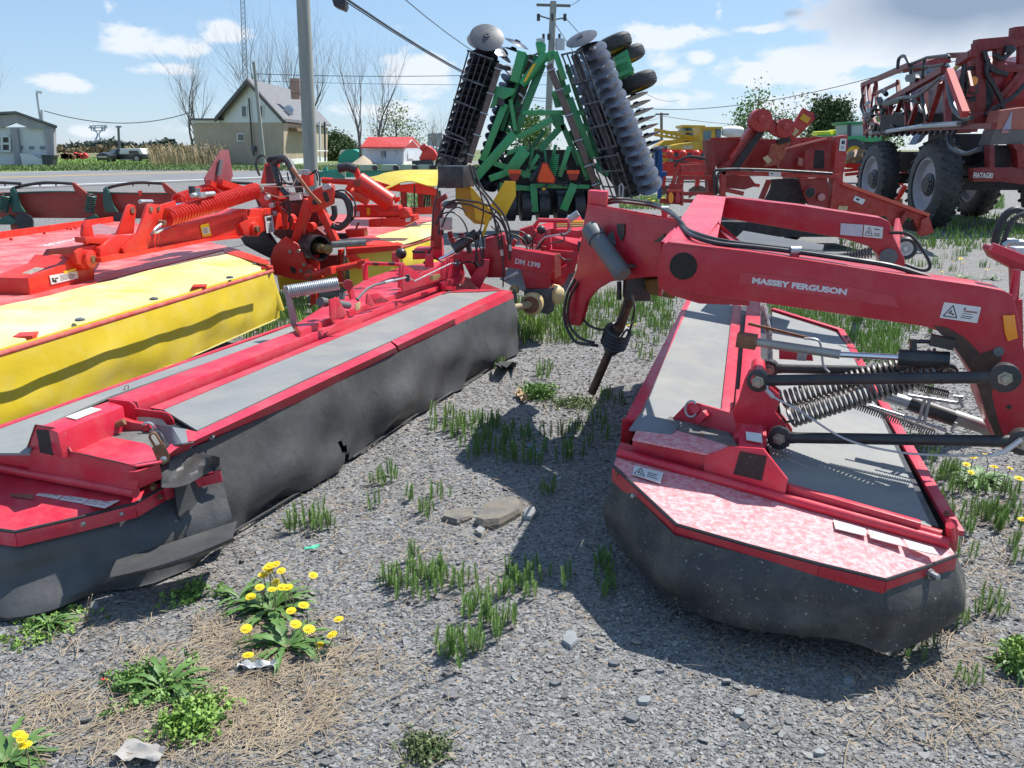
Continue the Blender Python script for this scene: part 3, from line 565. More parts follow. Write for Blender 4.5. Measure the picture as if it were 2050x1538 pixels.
 m = MB(); cc = F1(1368, 533); m.rings(cc + nf * .0005, nf, [(0, .056), (.004, .056), (.006, .054)], 40); mk('round_cap', m, mat('black foam cap', (.018, .016, .014), (.03, .027, .022), 60, rough=.85, bump=.3, bscale=400), T)
 def fo(px, py, k=.001): return F1(px, py) + nf * k
 m = MB(); m.prism([fo(1483, 545), fo(1640, 562), fo(1790, 592), fo(1800, 616), fo(1640, 592), fo(1478, 569)], nf * .0012); mk('lettering_film', m, FILM, T)
 o0, o1 = fo(1505, 566, .003), fo(1694, 590, .003); text_mesh('frame_lettering', 'MASSEY FERGUSON', .030, LETTER, o0, o1 - o0, fo(1505, 546) - fo(1505, 566), T, .0006, .0017, width=(o1 - o0).length)
 decal(T, [fo(1890, 605), fo(1964, 615), fo(1956, 647), fo(1881, 636)], off=.0015, name='warning_sticker', cells=[('tri', .08, .12, .44, .85), ('box', .56, .18, .62, .28), ('lines', .56, .48, .9, .56, 1), ('lines', .54, .62, .92, .84, 2)])
 t0 = fo(1933, 622, .004); text_mesh('sticker_word', 'WARNING', .0085, mat('decal red ink', (.3, .03, .03), None), fo(1928, 624, .004), fo(1962, 628) - fo(1928, 624), fo(1928, 615) - fo(1928, 624), T, .0003, .0003, width=(fo(1960, 628) - fo(1932, 624)).length)
 m = MB(); m.prism([fo(2006, 630), fo(2030, 630), fo(2037, 676), fo(2016, 683), fo(2010, 665)], nf * .012); mk('side_reflector', m, ORANGE, T, bevel=.004)
 m = MB(); m.rings(fo(1999, 704, .0), nf, [(0, .018), (.004, .018), (.005, .014)], 18); mk('pivot_cap', m, GREYP, T)
 m = MB(); m.rings(fo(2020, 815, .0), nf, [(0, .009), (.002, .009)], 12); mk('drain_hole', m, INK, T)
 gm = MB(); pts = [(1868, 652), (1895, 655), (1930, 675), (1962, 708), (1990, 700), (2006, 716), (1996, 736), (1985, 790), (2000, 850), (2012, 880), (1992, 872), (1975, 832), (1962, 790), (1950, 752), (1925, 715), (1900, 682), (1880, 666)]
 gm.prism([fo(a, b, .0005) for a, b in pts], nf * .0015); mk('grease_patch', gm, GREASE, T)
 def hose(pts, r=.011, mt=BLK): return cable(pts, r, mt, 'hose')
 hose([H(1216, 402, -.12), H(1240, 398, -.15), PS(1300, 406, .04), PS(1332, 418, .04), PS(1354, 434, .03), PS(1370, 460), PS(1395, 476), F1(1440, 488, -.06), F1(1500, 494, -.06), F1(1580, 503, -.05), F1(1690, 518, -.04), F1(1780, 532, -.05), F1(1835, 548, -.07), F1(1862, 556, -.08)], .010)
 hose([H(1216, 407, -.08), H(1244, 404, -.11), PS(1305, 412, .04), PS(1336, 424, .04), PS(1362, 443, .03), PS(1376, 460), PS(1400, 470), F1(1442, 482, -.08), F1(1500, 490, -.08), F1(1600, 502, -.07), F1(1700, 518, -.06)], .010)
 for px, py, pl in ((1331, 419, None), (1592, 502, 1)):
  c = PS(px, py, .04) if pl is None else F1(px, py, -.05); m = MB(); m.tube([c - Vector((.02, 0, 0)), c + Vector((.02, 0, 0))], .018, 12); cl = mk('hose_clamp', m, GALV, T); m = MB(); m.box(c - Vector((0, 0, .03)), (.03, .02, .045)); mk('clamp_foot', m, RED, cl)
 hose([F2(1782, 466, .03), F2(1820, 470, .1), F2(1846, 500, .15), F2(1862, 530, .15), F2(1850, 542, .15), F2(1812, 530, .1)], .011)
 hose([H(1152, 560, .02), H(1136, 590, .04), H(1130, 640, .04), H(1150, 682, .02), H(1182, 690, .0), H(1196, 692, -.05)], .010); hose([H(1158, 565, .0), H(1140, 600, .02), H(1138, 645, .02), H(1160, 676, .0), H(1190, 686, -.04)], .008)
 hose([H(1160, 630, -.02), H(1180, 652, -.05), H(1212, 660, -.1), H(1240, 640, -.1), H(1252, 600, -.1), H(1250, 570, -.12)], .008)
 hose([H(1240, 564, -.1), H(1240, 600, -.1)], .014)
 G = [(1272, 566), (1252, 630), (1236, 668), (1212, 730), (1185, 786)]; gp = [H(a, b, -.14) for a, b in G]
 m = MB(); m.tube([gp[0], gp[2]], .030, 12); m.tube([gp[2], gp[4]], .026, 12); mk('drive_shaft', m, mat('rusty drive shaft', (.07, .035, .02), (.15, .085, .05), 18, rough=.55, bump=.2), T)
 m = MB(); d = (gp[3] - gp[2]).normalized(); prof = [(0, .02), (0, .075)]
 for k in range(5): prof += [(.012 + k * .024, .082), (.024 + k * .024, .068)]
 prof += [(.155, .045), (.175, .035)]; m.rings(gp[2] - d * .03 + Vector((0, 0, 0)), d, prof, 26); mk('bellows', m, BLK, T)
 m = MB(); m.box(H(1275, 566, -.15) + Vector((0, 0, -.02)), (.14, .14, .15)); gb = mk('gearbox', m, BLKP, T, bevel=.01)
 m = MB(); m.prism([H(a, b, -.10) for a, b in [(1292, 562), (1330, 556), (1352, 580), (1352, 600), (1300, 590)]], (.0, .12, 0)); mk('gearbox_guard', m, mat('dirty ochre guard', (.22, .12, .03), (.12, .07, .02), 8, rough=.6), T, bevel=.008)
 m = MB(); m.prism([F1(a, b, -.12) for a, b in [(1317, 572), (1340, 590), (1400, 608), (1500, 612), (1500, 590), (1400, 580)]], back * .5); mk('beam_flange', m, REDD, T)
 cable([F1(1265, 590, -.3), H(1270, 620, -.2), H(1262, 660, -.2), H(1255, 690, -.2)], .007, BLK, 'hose')
 wc = PY(1812, 497, 6.2); ax = Vector((-.35, -.93, 0)).normalized(); wc.z = .30; wc = PZ(1812, 497, .30)
 m = MB(); R0, w = .165, .07
 m.rings(wc - ax * w, ax, [(0, R0 * .62), (.0, R0 * .86), (w * .35, R0 * .98), (w, R0), (w * 1.65, R0 * .98), (2 * w, R0 * .86), (2 * w, R0 * .62)], 32, closed=True); wh = mk('wheel', m, BLK, T)
 m = MB(); m.rings(wc - ax * w * .8, ax, [(0, R0 * .62), (w * 1.2, R0 * .60), (w * 1.75, R0 * .64), (w * 1.8, R0 * .6), (w * 1.3, R0 * .3), (w * 1.9, R0 * .18), (w * 2.4, R0 * .16)], 28); mk('rim', m, mat('white wheel rim', (.62, .60, .58), (.5, .42, .4), 20, rough=.5), wh)
 m = MB(); m.tube([wc, wc + Vector((.05, .45, .35))], .035, 10); m.tube([F2(1790, 520, -.05), wc + Vector((.05, .45, .35))], .04, 8); mk('axle', m, REDD, T)
 spr((1640, 528), (1745, 505), .03, .006, 18, 0, pl=VPlane(F2(1640, 528).xy, F2(1745, 505).xy))
 m = MB(); vb = VPlane((1.7, 5.2), (2.6, 4.9)); m.prism([PZ(1488, 462, 1.02), PZ(1650, 490, .96), PZ(1640, 512, .94), PZ(1470, 480, 1.0)], (0, 0, -.03)); mk('rear_hood', m, mat('dark hood', (.05, .055, .06), (.08, .085, .09), 5, rough=.5), T)
 m = MB(); m.tube([F1(2026, 600, -.15), F1(2036, 540, -.15)], .014, 8); m.bar(F1(1985, 494, -.15), F1(2050, 520, -.15), .05, .03); mk('valve_arm', m, RED, T); m = MB(); m.box(F1(2040, 505, -.2), (.06, .05, .04)); mk('valve_block', m, GALV, T, bevel=.004)
 return T
right_mower()
# ================================================================== left mower: butterfly mower wing with grey deck and torn curtain, centre frame, second wing
def left_mower():
 T = thing('butterfly_mower', 'red butterfly mower with grey deck, torn black curtain and yellow brackets, at the left', 'mower', (-.9, 4.6, 0))
 U = Vector((.345, .939, 0)); V = Vector((-.939, .345, 0))
 P5 = lambda a, b, z=.50: PZ(a, b, z)
 def pr(name, pts, z, th, mt=RED, bev=.0): mb = MB(); mb.prism([PZ(a, b, z) for a, b in pts], (0, 0, th)); return mk(name, mb, mt, T, bevel=bev)
 m = MB(); m.prism([P5(-60, 895, .49), P5(200, 897, .49), P5(330, 900, .49), P5(1010, 592, .49), P5(870, 560, .49), P5(600, 652, .49), P5(-60, 885, .49)], (0, 0, -.02))
 m.prism([P5(-20, 893, .47), P5(220, 895, .47), P5(335, 885, .47), P5(980, 592, .47), P5(860, 570, .47), P5(-20, 890, .47)], (0, 0, -.30)); mk('cutter_bed', m, BLKP, T)
 pr('deck_panel', [(324, 822), (540, 733), (700, 668), (897, 585), (1004, 582), (784, 685), (600, 769), (395, 866)], .503, .010, CANVAS)
 pr('deck_panel', [(-60, 912), (60, 912), (84, 858), (222, 797), (540, 686), (600, 664), (640, 652), (582, 656), (540, 672), (276, 763), (-60, 885)], .503, .010, CANVAS)
 pr('deck_panel', [(150, 868), (250, 858), (330, 872), (318, 905), (206, 880)], .496, .010, mat('worn dark canvas', (.1, .1, .1)))
 m = MB(); a, b = P5(-60, 883), P5(582, 654); m.bar(a + Vector((0, 0, .012)), b + Vector((0, 0, .012)), .03, .012); m.bar(a + Vector((0, 0, -.04)), b + Vector((0, 0, -.04)), .01, .1); mk('side_rail', m, RED, T, bevel=.002)
 bb, _, _ = skirt([b, a], .40, .04, -1, rows=5, seed=3, sub=20); mk('side_curtain', bb, RUBBERD, T)
 pr('beam_flange', [(300, 818), (540, 724), (700, 658), (884, 585), (898, 584), (700, 667), (540, 732), (324, 822)], .513, .005)
 ft0, ft1 = PZ(274, 804, .555), PZ(886, 568, .565); bt0, bt1 = PZ(222, 796, .555), PZ(862, 562, .565); dn = Vector((0, 0, -.06)); o = (ft0 - bt0).normalized()
 m = MB(); m.hexa([bt0 + dn, ft0 + dn + o * .012, ft1 + dn + o * .012, bt1 + dn, bt0, ft0, ft1, bt1]); mk('deck_beam', m, RED, T, bevel=.008)
 rin = [(395, 864), (600, 768), (784, 684), (1006, 582)]; rcr = [(385, 885), (600, 784), (794, 694), (1022, 584)]; rbt = [(317, 927), (600, 804), (798, 705), (1029, 597)]
 cr0 = PZ(330, 908, .505); 
 def railseg(name, I, C, B):
  mb = MB(); rows = []
  for i_, c_, b_ in zip(I, C, B):
   pi_ = PZ(*i_, .512); pc = PZ(*c_, .508); pb = PY(*b_, PZ(*b_, .455).y); rows.append([pi_ + Vector((0, 0, -.012)), pi_, pc, pb])
  mb.grid(rows, Vector((-.004, .006, -.006))); return mk(name, mb, RED, T, angle=20)
 railseg('side_rail', [(395, 864), (600, 768), (782, 685)], [(386, 884), (600, 785), (793, 695)], [(370, 903), (600, 804), (797, 705)])
 railseg('side_rail', [(784, 683), (900, 628), (1006, 580)], [(796, 692), (910, 638), (1024, 583)], [(800, 703), (912, 651), (1029, 597)])
 mb = MB(); rows = []
 for (i_, c_, b_), z in zip([((334, 898), (335, 912), (318, 927)), ((352, 878), (355, 897), (340, 917)), ((376, 860), (380, 883), (362, 908)), ((395, 865), (392, 882), (380, 900))], (.515, .525, .535, .513)):
  rows.append([PZ(*i_, z), PZ(*c_, z - .004), PZ(*b_, .46)])
 mb.grid(rows, (-.004, .006, -.006)); mk('side_rail', mb, RED, T)
 for px, py in ((380, 895), (424, 878), (525, 828), (611, 788), (686, 750), (750, 718), (839, 674), (887, 651), (930, 631), (967, 614), (1002, 598), (1014, 590), (1024, 586)):
  p = PZ(px, py - 1, .478); n = -V + Vector((0, 0, .5)); n.normalize(); m = MB(); m.rings(p + V * .01, n, [(0, .013), (.010, .013), (.011, .009), (.022, .008)], 7); mk('bolt', m, STEEL, T)
 top = [PZ(330, 922, .462), PZ(600, 803, .456), PZ(798, 705, .456), PZ(1027, 598, .458)]
 sk, ln, nn = skirt(top, .445, .065, 1, rows=14, seed=21, sub=34, wav=.025, wrinkle=.034, tear=[(42, 43, 10, 14), (43, 45, 12, 14), (41, 42, 9, 11)], ground=.02)
 mk('side_curtain', sk, RUBBER, T)
 m = MB(); hem = [ln[i] + nn[i] * .050 + Vector((0, 0, -.432)) for i in range(0, 40)]; m.tube(hem, .006, 5); mk('curtain_hem', m, RUBBER, T); m = MB(); hem = [ln[i] + nn[i] * .052 + Vector((0, 0, -.432)) for i in range(46, len(ln))]; m.tube(hem, .006, 5); mk('curtain_hem', m, RUBBER, T)
 fe = [PZ(1027, 598, .458), PZ(1012, 582, .47) + U * .25]; sk, _, _ = skirt(fe, .42, .03, 1, rows=8, seed=9, sub=8, wav=.02); mk('end_curtain', sk, RUBBER, T)
 m = MB()
 for i in range(4): m.grid([[PZ(990 + 12 * i + 3 * j, 724 + 6 * ((i + j) % 3), .06 + .05 * sin(j * 1.1 + i)) for j in range(5)] for i in range(4)], (0, .01, -.006)) if i == 0 else None
 mk('curtain_scrap', m, RUBBER, T)
 tb = [PZ(84, 851, .61), PZ(115, 866, .61), PZ(247, 813, .61), PZ(218, 802, .61)]; dn = Vector((0, 0, -.11)); m = MB(); o = (tb[1] - tb[0]).normalized()
 m.hexa([tb[0] + dn, tb[1] + dn + o * .01, tb[2] + dn + o * .01, tb[3] + dn, tb[0], tb[1], tb[2], tb[3]]); mk('end_box', m, RED, T, bevel=.008)
 decal(T, [PZ(132, 836, .612), PZ(183, 817, .612), PZ(203, 821, .612), PZ(152, 841, .612)], off=.003, name='sticker')
 e0, e1 = PZ(57, 937, .42), PZ(276, 975, .42); VE = VPlane(e0.xy, e1.xy); nf = VE.n if VE.n.dot(EYE - e0) > 0 else -VE.n
 nose = [(71, 851), (108, 857), (118, 866), (141, 905), (180, 913), (265, 932), (274, 940), (277, 960), (272, 982), (57, 940), (55, 897)]
 m = MB(); m.prism([VE(a, b) for a, b in nose], nf * -.010); mk('nose_plate', m, RED, T, bevel=.002)
 m = MB(); m.tube([VE(a, b) + nf * .000 for a, b in [(55, 897), (71, 851), (108, 857), (118, 866), (141, 905), (180, 913), (265, 932), (274, 940), (277, 960)]], .0035, 6); mk('worn_edge', m, mat('bare dark edge', (.08, .04, .04), (.2, .03, .04), 40, rough=.5), T)
 m = MB(); m.prism([VE(a, b) + nf * .001 for a, b in [(74, 860), (104, 862), (111, 898), (108, 911), (82, 905), (78, 880)]], nf * .004); mk('reflector', m, mat('black reflector', (.012, .012, .012)), T)
 pr('step_plate', [(139, 903), (206, 874), (292, 891), (312, 905), (325, 928), (274, 936)], .506, .006, REDCHALK if False else RED)
 f = [PZ(276, 944, .50), PZ(320, 928, .50), PZ(326, 958, .42), PZ(280, 978, .40)]; m = MB(); m.prism(f, V * .05 + Vector((0, 0, -.01))); mk('step_side', m, RED, T, bevel=.004)
 m = MB(); m.prism([VE(a, b) for a, b in [(-60, 896), (57, 912), (58, 938), (-60, 918)]], nf * -.12); mk('end_step', m, RED, T, bevel=.006)
 m = MB(); m.tube([PZ(-70, 922, .40), PZ(272, 986, .385)], .022, 14); mk('cross_tube', m, RED, T); m = MB(); m.tube([PZ(-70, 908, .41), PZ(268, 976, .40)], .020, 14); mk('cross_tube', m, REDD, T)
 rim = [PZ(-160, 1010, .32), PZ(-70, 1052, .315), PZ(0, 1063, .31), PZ(31, 1067, .31), PZ(150, 1040, .315), PZ(270, 1010, .325), PZ(327, 977, .34), PZ(400, 949, .36), PZ(442, 940, .37)]
 inner = [PZ(400, 947, .365), PZ(330, 962, .36), PZ(275, 988, .36), PZ(100, 956, .37), PZ(-160, 905, .38)]
 m = MB(); m.prism(rim + inner, (0, 0, -.008)); mk('end_plate', m, RED, T)
 m = MB()
 for p, q in zip(rim, rim[1:]): m.bar(p + Vector((0, 0, -.028)), q + Vector((0, 0, -.028)), .009, .054)
 mk('end_rim', m, RED, T, bevel=.002)
 m = MB(); m.tube([p + Vector((0, 0, .004)) for p in rim], .0065, 6); mk('rim_edge', m, BLK, T)
 for px, py, z, big in [(84, 1064, .285, 1.2), (166, 1046, .29, 2.0), (245, 1026, .30, 1.2), (319, 995, .315, 1), (365, 970, .335, 1), (427, 948, .35, 1)]:
  p = PZ(px, py, z); n = Vector((.2, -1, 0)).normalized() if px < 290 else Vector((.75, -.66, 0)).normalized(); m = MB(); r = .008 * big; m.rings(p - n * .006, n, [(0, r * 1.4), (.012, r * 1.4), (.0125, r), (.022, r * .95), (.027, r * .5)], 12); mk('bolt', m, STEEL if big > 1 else RUST, T)
 m = MB(); n = Vector((.3, -.95, 0)).normalized(); p = PZ(307, 972, .375); m.rings(p, n, [(0, .014), (.012, .014), (.013, .010), (.03, .010)], 6); mk('bolt', m, RUST, T)
 m = MB(); m.prism([PY(a, b, 2.98) for a, b in [(268, 1004), (290, 962), (300, 962), (304, 990), (284, 1004)]], (.01, .01, 0)); mk('end_bracket', m, RED, T, bevel=.002)
 for q in ([(102, 976), (141, 982), (117, 1000), (72, 992)], [(144, 983), (188, 993), (166, 1009), (119, 1001)], [(190, 994), (239, 1003), (210, 1018), (167, 1010)]):
  decal(T, [PZ(a, b, .346) for a, b in q], off=.002, name='warning_sticker', cells=[('tri', .10, .15, .48, .85), ('lines', .58, .35, .92, .85, 2)], ink=mat('faded ink', (.42, .38, .34), None))
 decal(T, [PZ(20, 989, .345), PZ(68, 990, .345), PZ(66, 1000, .345), PZ(22, 994, .345)], off=.001, name='scraped_patch', mat_=mat('scraped brown patch', (.32, .17, .12), (.2, .1, .07), 20))
 cur = [PZ(-160, 1035, .27), PZ(-60, 1072, .26), PZ(31, 1084, .26), PZ(150, 1058, .265), PZ(270, 1026, .275), PZ(330, 996, .29), PZ(400, 968, .31), PZ(442, 952, .325)]
 def dr(t): return .30
 sk, ln2, n2 = skirt(cur, .30, .11, 1, rows=13, seed=31, sub=8, wav=.035, wrinkle=.05, tear=[(43, 45, 9, 10), (44, 47, 10, 11)], ground=.012); mk('end_curtain', sk, RUBBER, T)
 fl = [PZ(440, 944, .33), PZ(470, 1010, .24) + U * .02]
 rows = []
 for i in range(9):
  u = i / 8; rows.append([PZ(324 + 116 * u, 930 - 14 * u + v * (46 - 14 * u + 8 * sin(5 * u)) - 14 * sin(pi * u) * (1 - v), .45 - .06 * v + .010 * sin(9 * u + 4 * v)) for v in np.linspace(0, 1, 7)])
 m = MB(); m.grid(rows, V * .006); mk('loose_curtain', m, RUBBER, T)
 rows = []
 for i in range(13):      # folded over roll of vinyl on the end curtain
  u = i / 12; rows.append([PZ(225 + 240 * u, 1122 - 78 * u + v * (34 + 14 * sin(3 * u)) , .14 + .03 * sin(pi * v) + .05 * u - .0 * v) - Vector((-.02, .05 * sin(pi * v), 0)) for v in np.linspace(0, 1, 6)])
 m = MB(); m.grid(rows, V * .006); mk('curtain_fold', m, RUBBER, T)
 g = []
 for i in range(7):
  u = i / 6; g.append([PZ(312 + (378 - 312) * u + v * (30 - 20 * u), 850 + 10 * u + v * 42 * (1 - .45 * u), .515 + .05 * sin(pi * u) * (1 - .6 * v)) for v in (0, .33, .66, 1)])
 m = MB(); m.grid(g, (0, 0, -.006)); mk('canvas_flap', m, mat('canvas underside', (.13, .145, .16)), T)
 VH = VPlane(PZ(300, 925, .5).xy, PZ(345, 918, .5).xy); m = MB(); nh = VH.n if VH.n.y < 0 else -VH.n
 m.prism([VH(a, b) + nh * .02 for a, b in [(303, 893), (326, 882), (338, 905), (338, 918), (328, 926), (316, 924)]], nh * .008); hp = mk('hasp', m, RUST, T, bevel=.002)
 m = MB(); m.tube([VH(a, b) + nh * .022 for a, b in [(309, 890), (299, 873), (300, 866), (306, 863), (312, 866), (322, 884)]], .005, 7); mk('shackle', m, RUST, hp); m = MB(); m.rings(VH(326, 915) + nh * .026, nh, [(0, .014), (.006, .014), (.009, .009), (.012, .004)], 12); mk('bolt', m, STEEL, hp)
 VH2 = VPlane(PZ(245, 830, .55).xy, PZ(350, 850, .50).xy); n = VH2.n if VH2.n.y < 0 else -VH2.n
 m = MB(); m.prism([VH2(a, b) for a, b in [(218, 797), (262, 802), (270, 808), (276, 818), (276, 860), (248, 862), (247, 813), (221, 804)]], n * .012); mk('hinge_plate', m, RED, T, bevel=.002)
 m = MB(); m.prism([VH2(a, b) + n * .05 - n * .04 for a, b in [(272, 815), (330, 822), (340, 825), (350, 838), (351, 848), (338, 848), (328, 836), (300, 832), (276, 832)]], n * .012); mk('hinge_plate', m, REDD, T, bevel=.002)
 m = MB(); m.prism([VH2(a, b) + n * .06 for a, b in [(250, 822), (280, 832), (305, 836), (318, 850), (310, 862), (270, 860), (248, 852)]], n * .03); mk('hinge_block', m, REDD, T, bevel=.004)
 m = MB(); m.tube([VH2(254, 834) + n * .05, VH2(254, 834) + n * .12], .016, 10); m.tube([VH2(254, 834) + n * .12 + Vector((.0, 0, 0)), VH2(272, 826) + n * .12], .014, 10); mk('hinge_pin', m, RUST, T)
 m = MB(); m.tube([VH2(310, 846) + n * .09, VH2(322, 838) + n * .11], .018, 10); mk('hinge_pin', m, REDD, T); m = MB(); m.tube([VH2(304 + 12 + 11 * cos(t), 838 + 9 * sin(t)) + n * .115 for t in np.linspace(-2.6, 1.2, 9)], .006, 6); mk('hinge_ring', m, GALV, T)
 m = MB(); m.tube([PZ(249, 786, .505), PZ(250, 773, .53), PZ(257, 772, .53), PZ(257, 783, .505)], .0025, 5); mk('wire_loop', m, RUST, T)
 zt = .60
 cov = [(588, 650), (604, 640), (732, 558), (808, 532), (905, 520), (925, 548), (862, 566), (700, 620), (600, 662)]
 m = MB(); m.prism([PZ(a, b, zt) for a, b in cov], (0, 0, -.09)); mk('gear_cover', m, RED, T, bevel=.014)
 m = MB(); a = PZ(586, 655, .60); m.tube([PZ(592, 655, .575), PZ(632, 650, .575)], .028, 12); mk('cover_roll', m, RED, T)
 VT = VPlane(PZ(732, 558, zt).xy, PZ(905, 520, zt).xy)
 VS = VPlane(PZ(700, 640, .56).xy, PZ(925, 560, .57).xy); ns = VS.n if VS.n.y < 0 else -VS.n
 def vs(name, pts, off=0.0, th=.012, mt=RED, bev=.002): mb = MB(); mb.prism([VS(a, b, off) for a, b in pts], ns * -th); return mk(name, mb, mt, T, bevel=bev)
 vs('side_plate', [(808, 532), (820, 535), (840, 548), (870, 536), (890, 522), (900, 518), (924, 518), (931, 548), (930, 552), (886, 560), (808, 584), (805, 576)], -.05)
 m = MB(); m.tube([VS(732, 527, -.45), VS(809, 530, -.2)], .014, 8); mk('hoop', m, RED, T)
 vs('hoop_post', [(728, 530), (736, 528), (738, 560), (731, 562)], -.45, .02); vs('hoop_post', [(803, 530), (812, 530), (808, 578), (800, 576)], -.15, .02)
 for q in ((746, 758), (778, 790)): m = MB(); m.tube([VS(q[0], 528, -.45 + .25 * (q[0] - 732) / 77), VS(q[1], 528.6, -.45 + .25 * (q[1] - 732) / 77)], .0152, 8); mk('hoop_wear', m, GREASE, T)
 m = MB(); m.prism([VS(a, b) for a, b in [(670, 596), (674, 595), (693, 624), (692, 635), (671, 640)]], ns * -.012); m.prism([VS(657, 600), VS(671, 596), VS(671, 640), VS(660, 640)], Vector((.008, .004, 0))); mk('bracket', m, RED, T, bevel=.002)
 m = MB(); m.prism([VS(736, 589), VS(740, 588), VS(752, 612), VS(748, 614), VS(734, 608)], ns * -.012); m.prism([VS(a, b, -.04) for a, b in [(738, 590), (753, 586), (777, 602), (774, 605), (750, 608)]], ns * .01); mk('bracket', m, RED, T, bevel=.002)
 vs('beam_stiffener', [(648, 677), (651, 667), (676, 646), (690, 640), (722, 639), (728, 645), (722, 652)], .035, .012)
 VA = VPlane((PZ(590, 655, .58)).xy, (PZ(590, 655, .58) + Vector((1, 0, 0))).xy)
 m = MB(); m.prism([VA(a, b) for a, b in [(566, 576), (576, 574), (594, 636), (592, 655), (588, 660), (582, 650), (572, 600)]], (0, .015, 0)); mk('spring_arm', m, mat('bare arm steel', (.34, .27, .29), (.26, .2, .21), 12, rough=.45, metal=.4), T, bevel=.002)
 m = MB(); m.spring(VA(577, 584), VA(671, 573) + Vector((0, .1, 0)), .036, .0058, 26, 6, 12); mk('tension_spring', m, GALV, T)
 m = MB(); m.tube([VA(568, 572), VA(577, 584)], .007, 6); mk('spring_eye', m, GALV, T); m = MB(); m.tube([VA(671, 573) + Vector((0, .1, 0)), VA(688, 573) + Vector((0, .12, 0))], .006, 6); mk('spring_eye', m, RUST, T); m = MB(); m.rings(VA(690, 575) + Vector((0, .1, 0)), (.3, -1, 0), [(0, .032), (.02, .032)], 14); mk('spring_anchor', m, REDD, T); m = MB(); m.bar(VA(693, 580) + Vector((0, .11, 0)), VA(700, 605) + Vector((0, .1, 0)), .04, .02); mk('anchor_post', m, RED, T)
 def sp(pts, r, mt=BLK, name='hose', seg=6, par=None):
  m = MB(); P = [Vector(p) for p in pts]; Q = []
  for i in range(len(P) - 1):
   p0, p1, p2, p3 = P[max(i - 1, 0)], P[i], P[i + 1], P[min(i + 2, len(P) - 1)]
   for k in range(seg):
    t = k / seg; Q.append(.5 * ((2 * p1) + (p2 - p0) * t + (2 * p0 - 5 * p1 + 4 * p2 - p3) * t * t + (3 * p1 - p0 - 3 * p2 + p3) * t ** 3))
  Q.append(P[-1]); m.tube(Q, r, 7); return mk(name, m, mt, par or T)
 sp([VS(716, 600, -.0), VS(728, 585), VS(745, 573), VS(770, 566, .02)], .009, GREYP)
 m = MB(); m.tube([VS(770, 566, .02), VS(786, 562, .02)], .011, 8); m.tube([VS(786, 562, .02), VS(812, 556, .02), VS(818, 556, .02), VS(830, 563, .02), VS(902, 528, .02), VS(921, 527, .02)], .006, 8); mk('steel_line', m, GALV, T)
 for a, b in ((816, 557), (915, 527)): m = MB(); m.box(VS(a, b, .02), (.03, .03, .05)); mk('line_clamp', m, BLKP, T)
 sp([VS(921, 527, .02), VS(940, 524), VS(952, 530), VS(955, 545), VS(948, 556)], .008)
 m = MB(); m.tube([VS(640, 604, -.05), VS(652, 606, -.05)], .030, 12); m.tube([VS(676, 608, -.05), VS(698, 612, -.05)], .024, 12); mk('lock_cylinder', m, GREYP, T); m = MB(); m.tube([VS(685, 586, -.06), VS(684, 600, -.06)], .020, 10); mk('fitting', m, GREYP, T); sp([VS(688, 590, -.06), VS(705, 592, -.05), VS(718, 602, -.03)], .008, GREYP)
 vs('yellow_tag', [(712, 608), (722, 604), (721, 620), (712, 622)], .0, .006, CREAM); vs('latch_casting', [(866, 562), (867, 552), (881, 549), (882, 555), (876, 561)], .02, .03, mat('gold zinc casting', (.5, .38, .16), (.3, .22, .1), 20, rough=.4, metal=.5))
 e = VPlane(PZ(862, 566, .56).xy, PZ(925, 551, .6).xy)
 m = MB(); m.prism([PZ(866, 562, .585), PZ(886, 568, .585), PZ(926, 552, .60), PZ(903, 547, .60)], (0, 0, -.07)); mk('end_box', m, RED, T, bevel=.006)
 m = MB(); m.prism([VS(a, b, -.03) for a, b in [(923, 551), (1009, 581), (930, 583), (925, 575)]], ns * -.01); mk('end_wall', m, RED, T)
 pr('end_apron', [(925, 580), (1004, 582), (960, 585), (900, 586)], .515, .006)
 m = MB(); m.prism([VS(a, b, .05) for a, b in [(895, 573), (938, 575), (944, 580), (943, 587), (893, 580)]], ns * -.012); mk('hook_plate', m, REDD, T, bevel=.002)
 C = VPlane((-.2, 7.05), (.6, 6.95))
 nc = Vector((0, -1, 0))
 def cp(name, pts, off=0.0, th=.02, mt=REDD, bev=.003, par=None): mb = MB(); mb.prism([C(a, b, off) for a, b in pts], Vector((0, th, 0))); return mk(name, mb, mt, par or T, bevel=bev)
 cp('frame_column', [(972, 478), (1010, 470), (1014, 495), (1012, 556), (976, 556), (970, 520)], .0, .25)
 cp('frame_beam', [(1013, 488), (1020, 496), (1053, 502), (1122, 513), (1104, 550), (1042, 539), (1012, 536)], .10, .18)
 cp('beam_cap', [(1110, 510), (1122, 507), (1123, 552), (1111, 558)], .13, .02, mat('faded orange cap', (.66, .16, .10), (.6, .1, .07), 10, rough=.5))
 cp('funnel', [(1042, 538), (1104, 549), (1100, 578), (1053, 578)], .05, .14); cp('gearbox', [(1049, 580), (1110, 577), (1110, 622), (1097, 630), (1080, 626), (1050, 604)], .06, .16, mat('black gearbox', (.03, .033, .038), (.05, .055, .06), 9, rough=.4, dust=(.2, .2, .2), dust_amt=.4))
 n0 = Vector((-.35, -.9, -.08)).normalized(); cc = C(1066, 608, .16); m = MB(); m.rings(cc, n0, [(-.06, .05), (-.05, .090), (.0, .100), (.03, .098), (.04, .08)], 26); pg = mk('pto_guard', m, CREAM, T); m = MB(); m.rings(cc, n0, [(.041, .075), (.045, .075)], 22); mk('guard_inside', m, RUST, pg)
 m = MB(); m.tube([cc, C(1027, 617, .34)], .032, 12); mk('drive_shaft', m, mat('muddy shaft', (.35, .27, .15), (.22, .16, .09), 15, rough=.6), T)
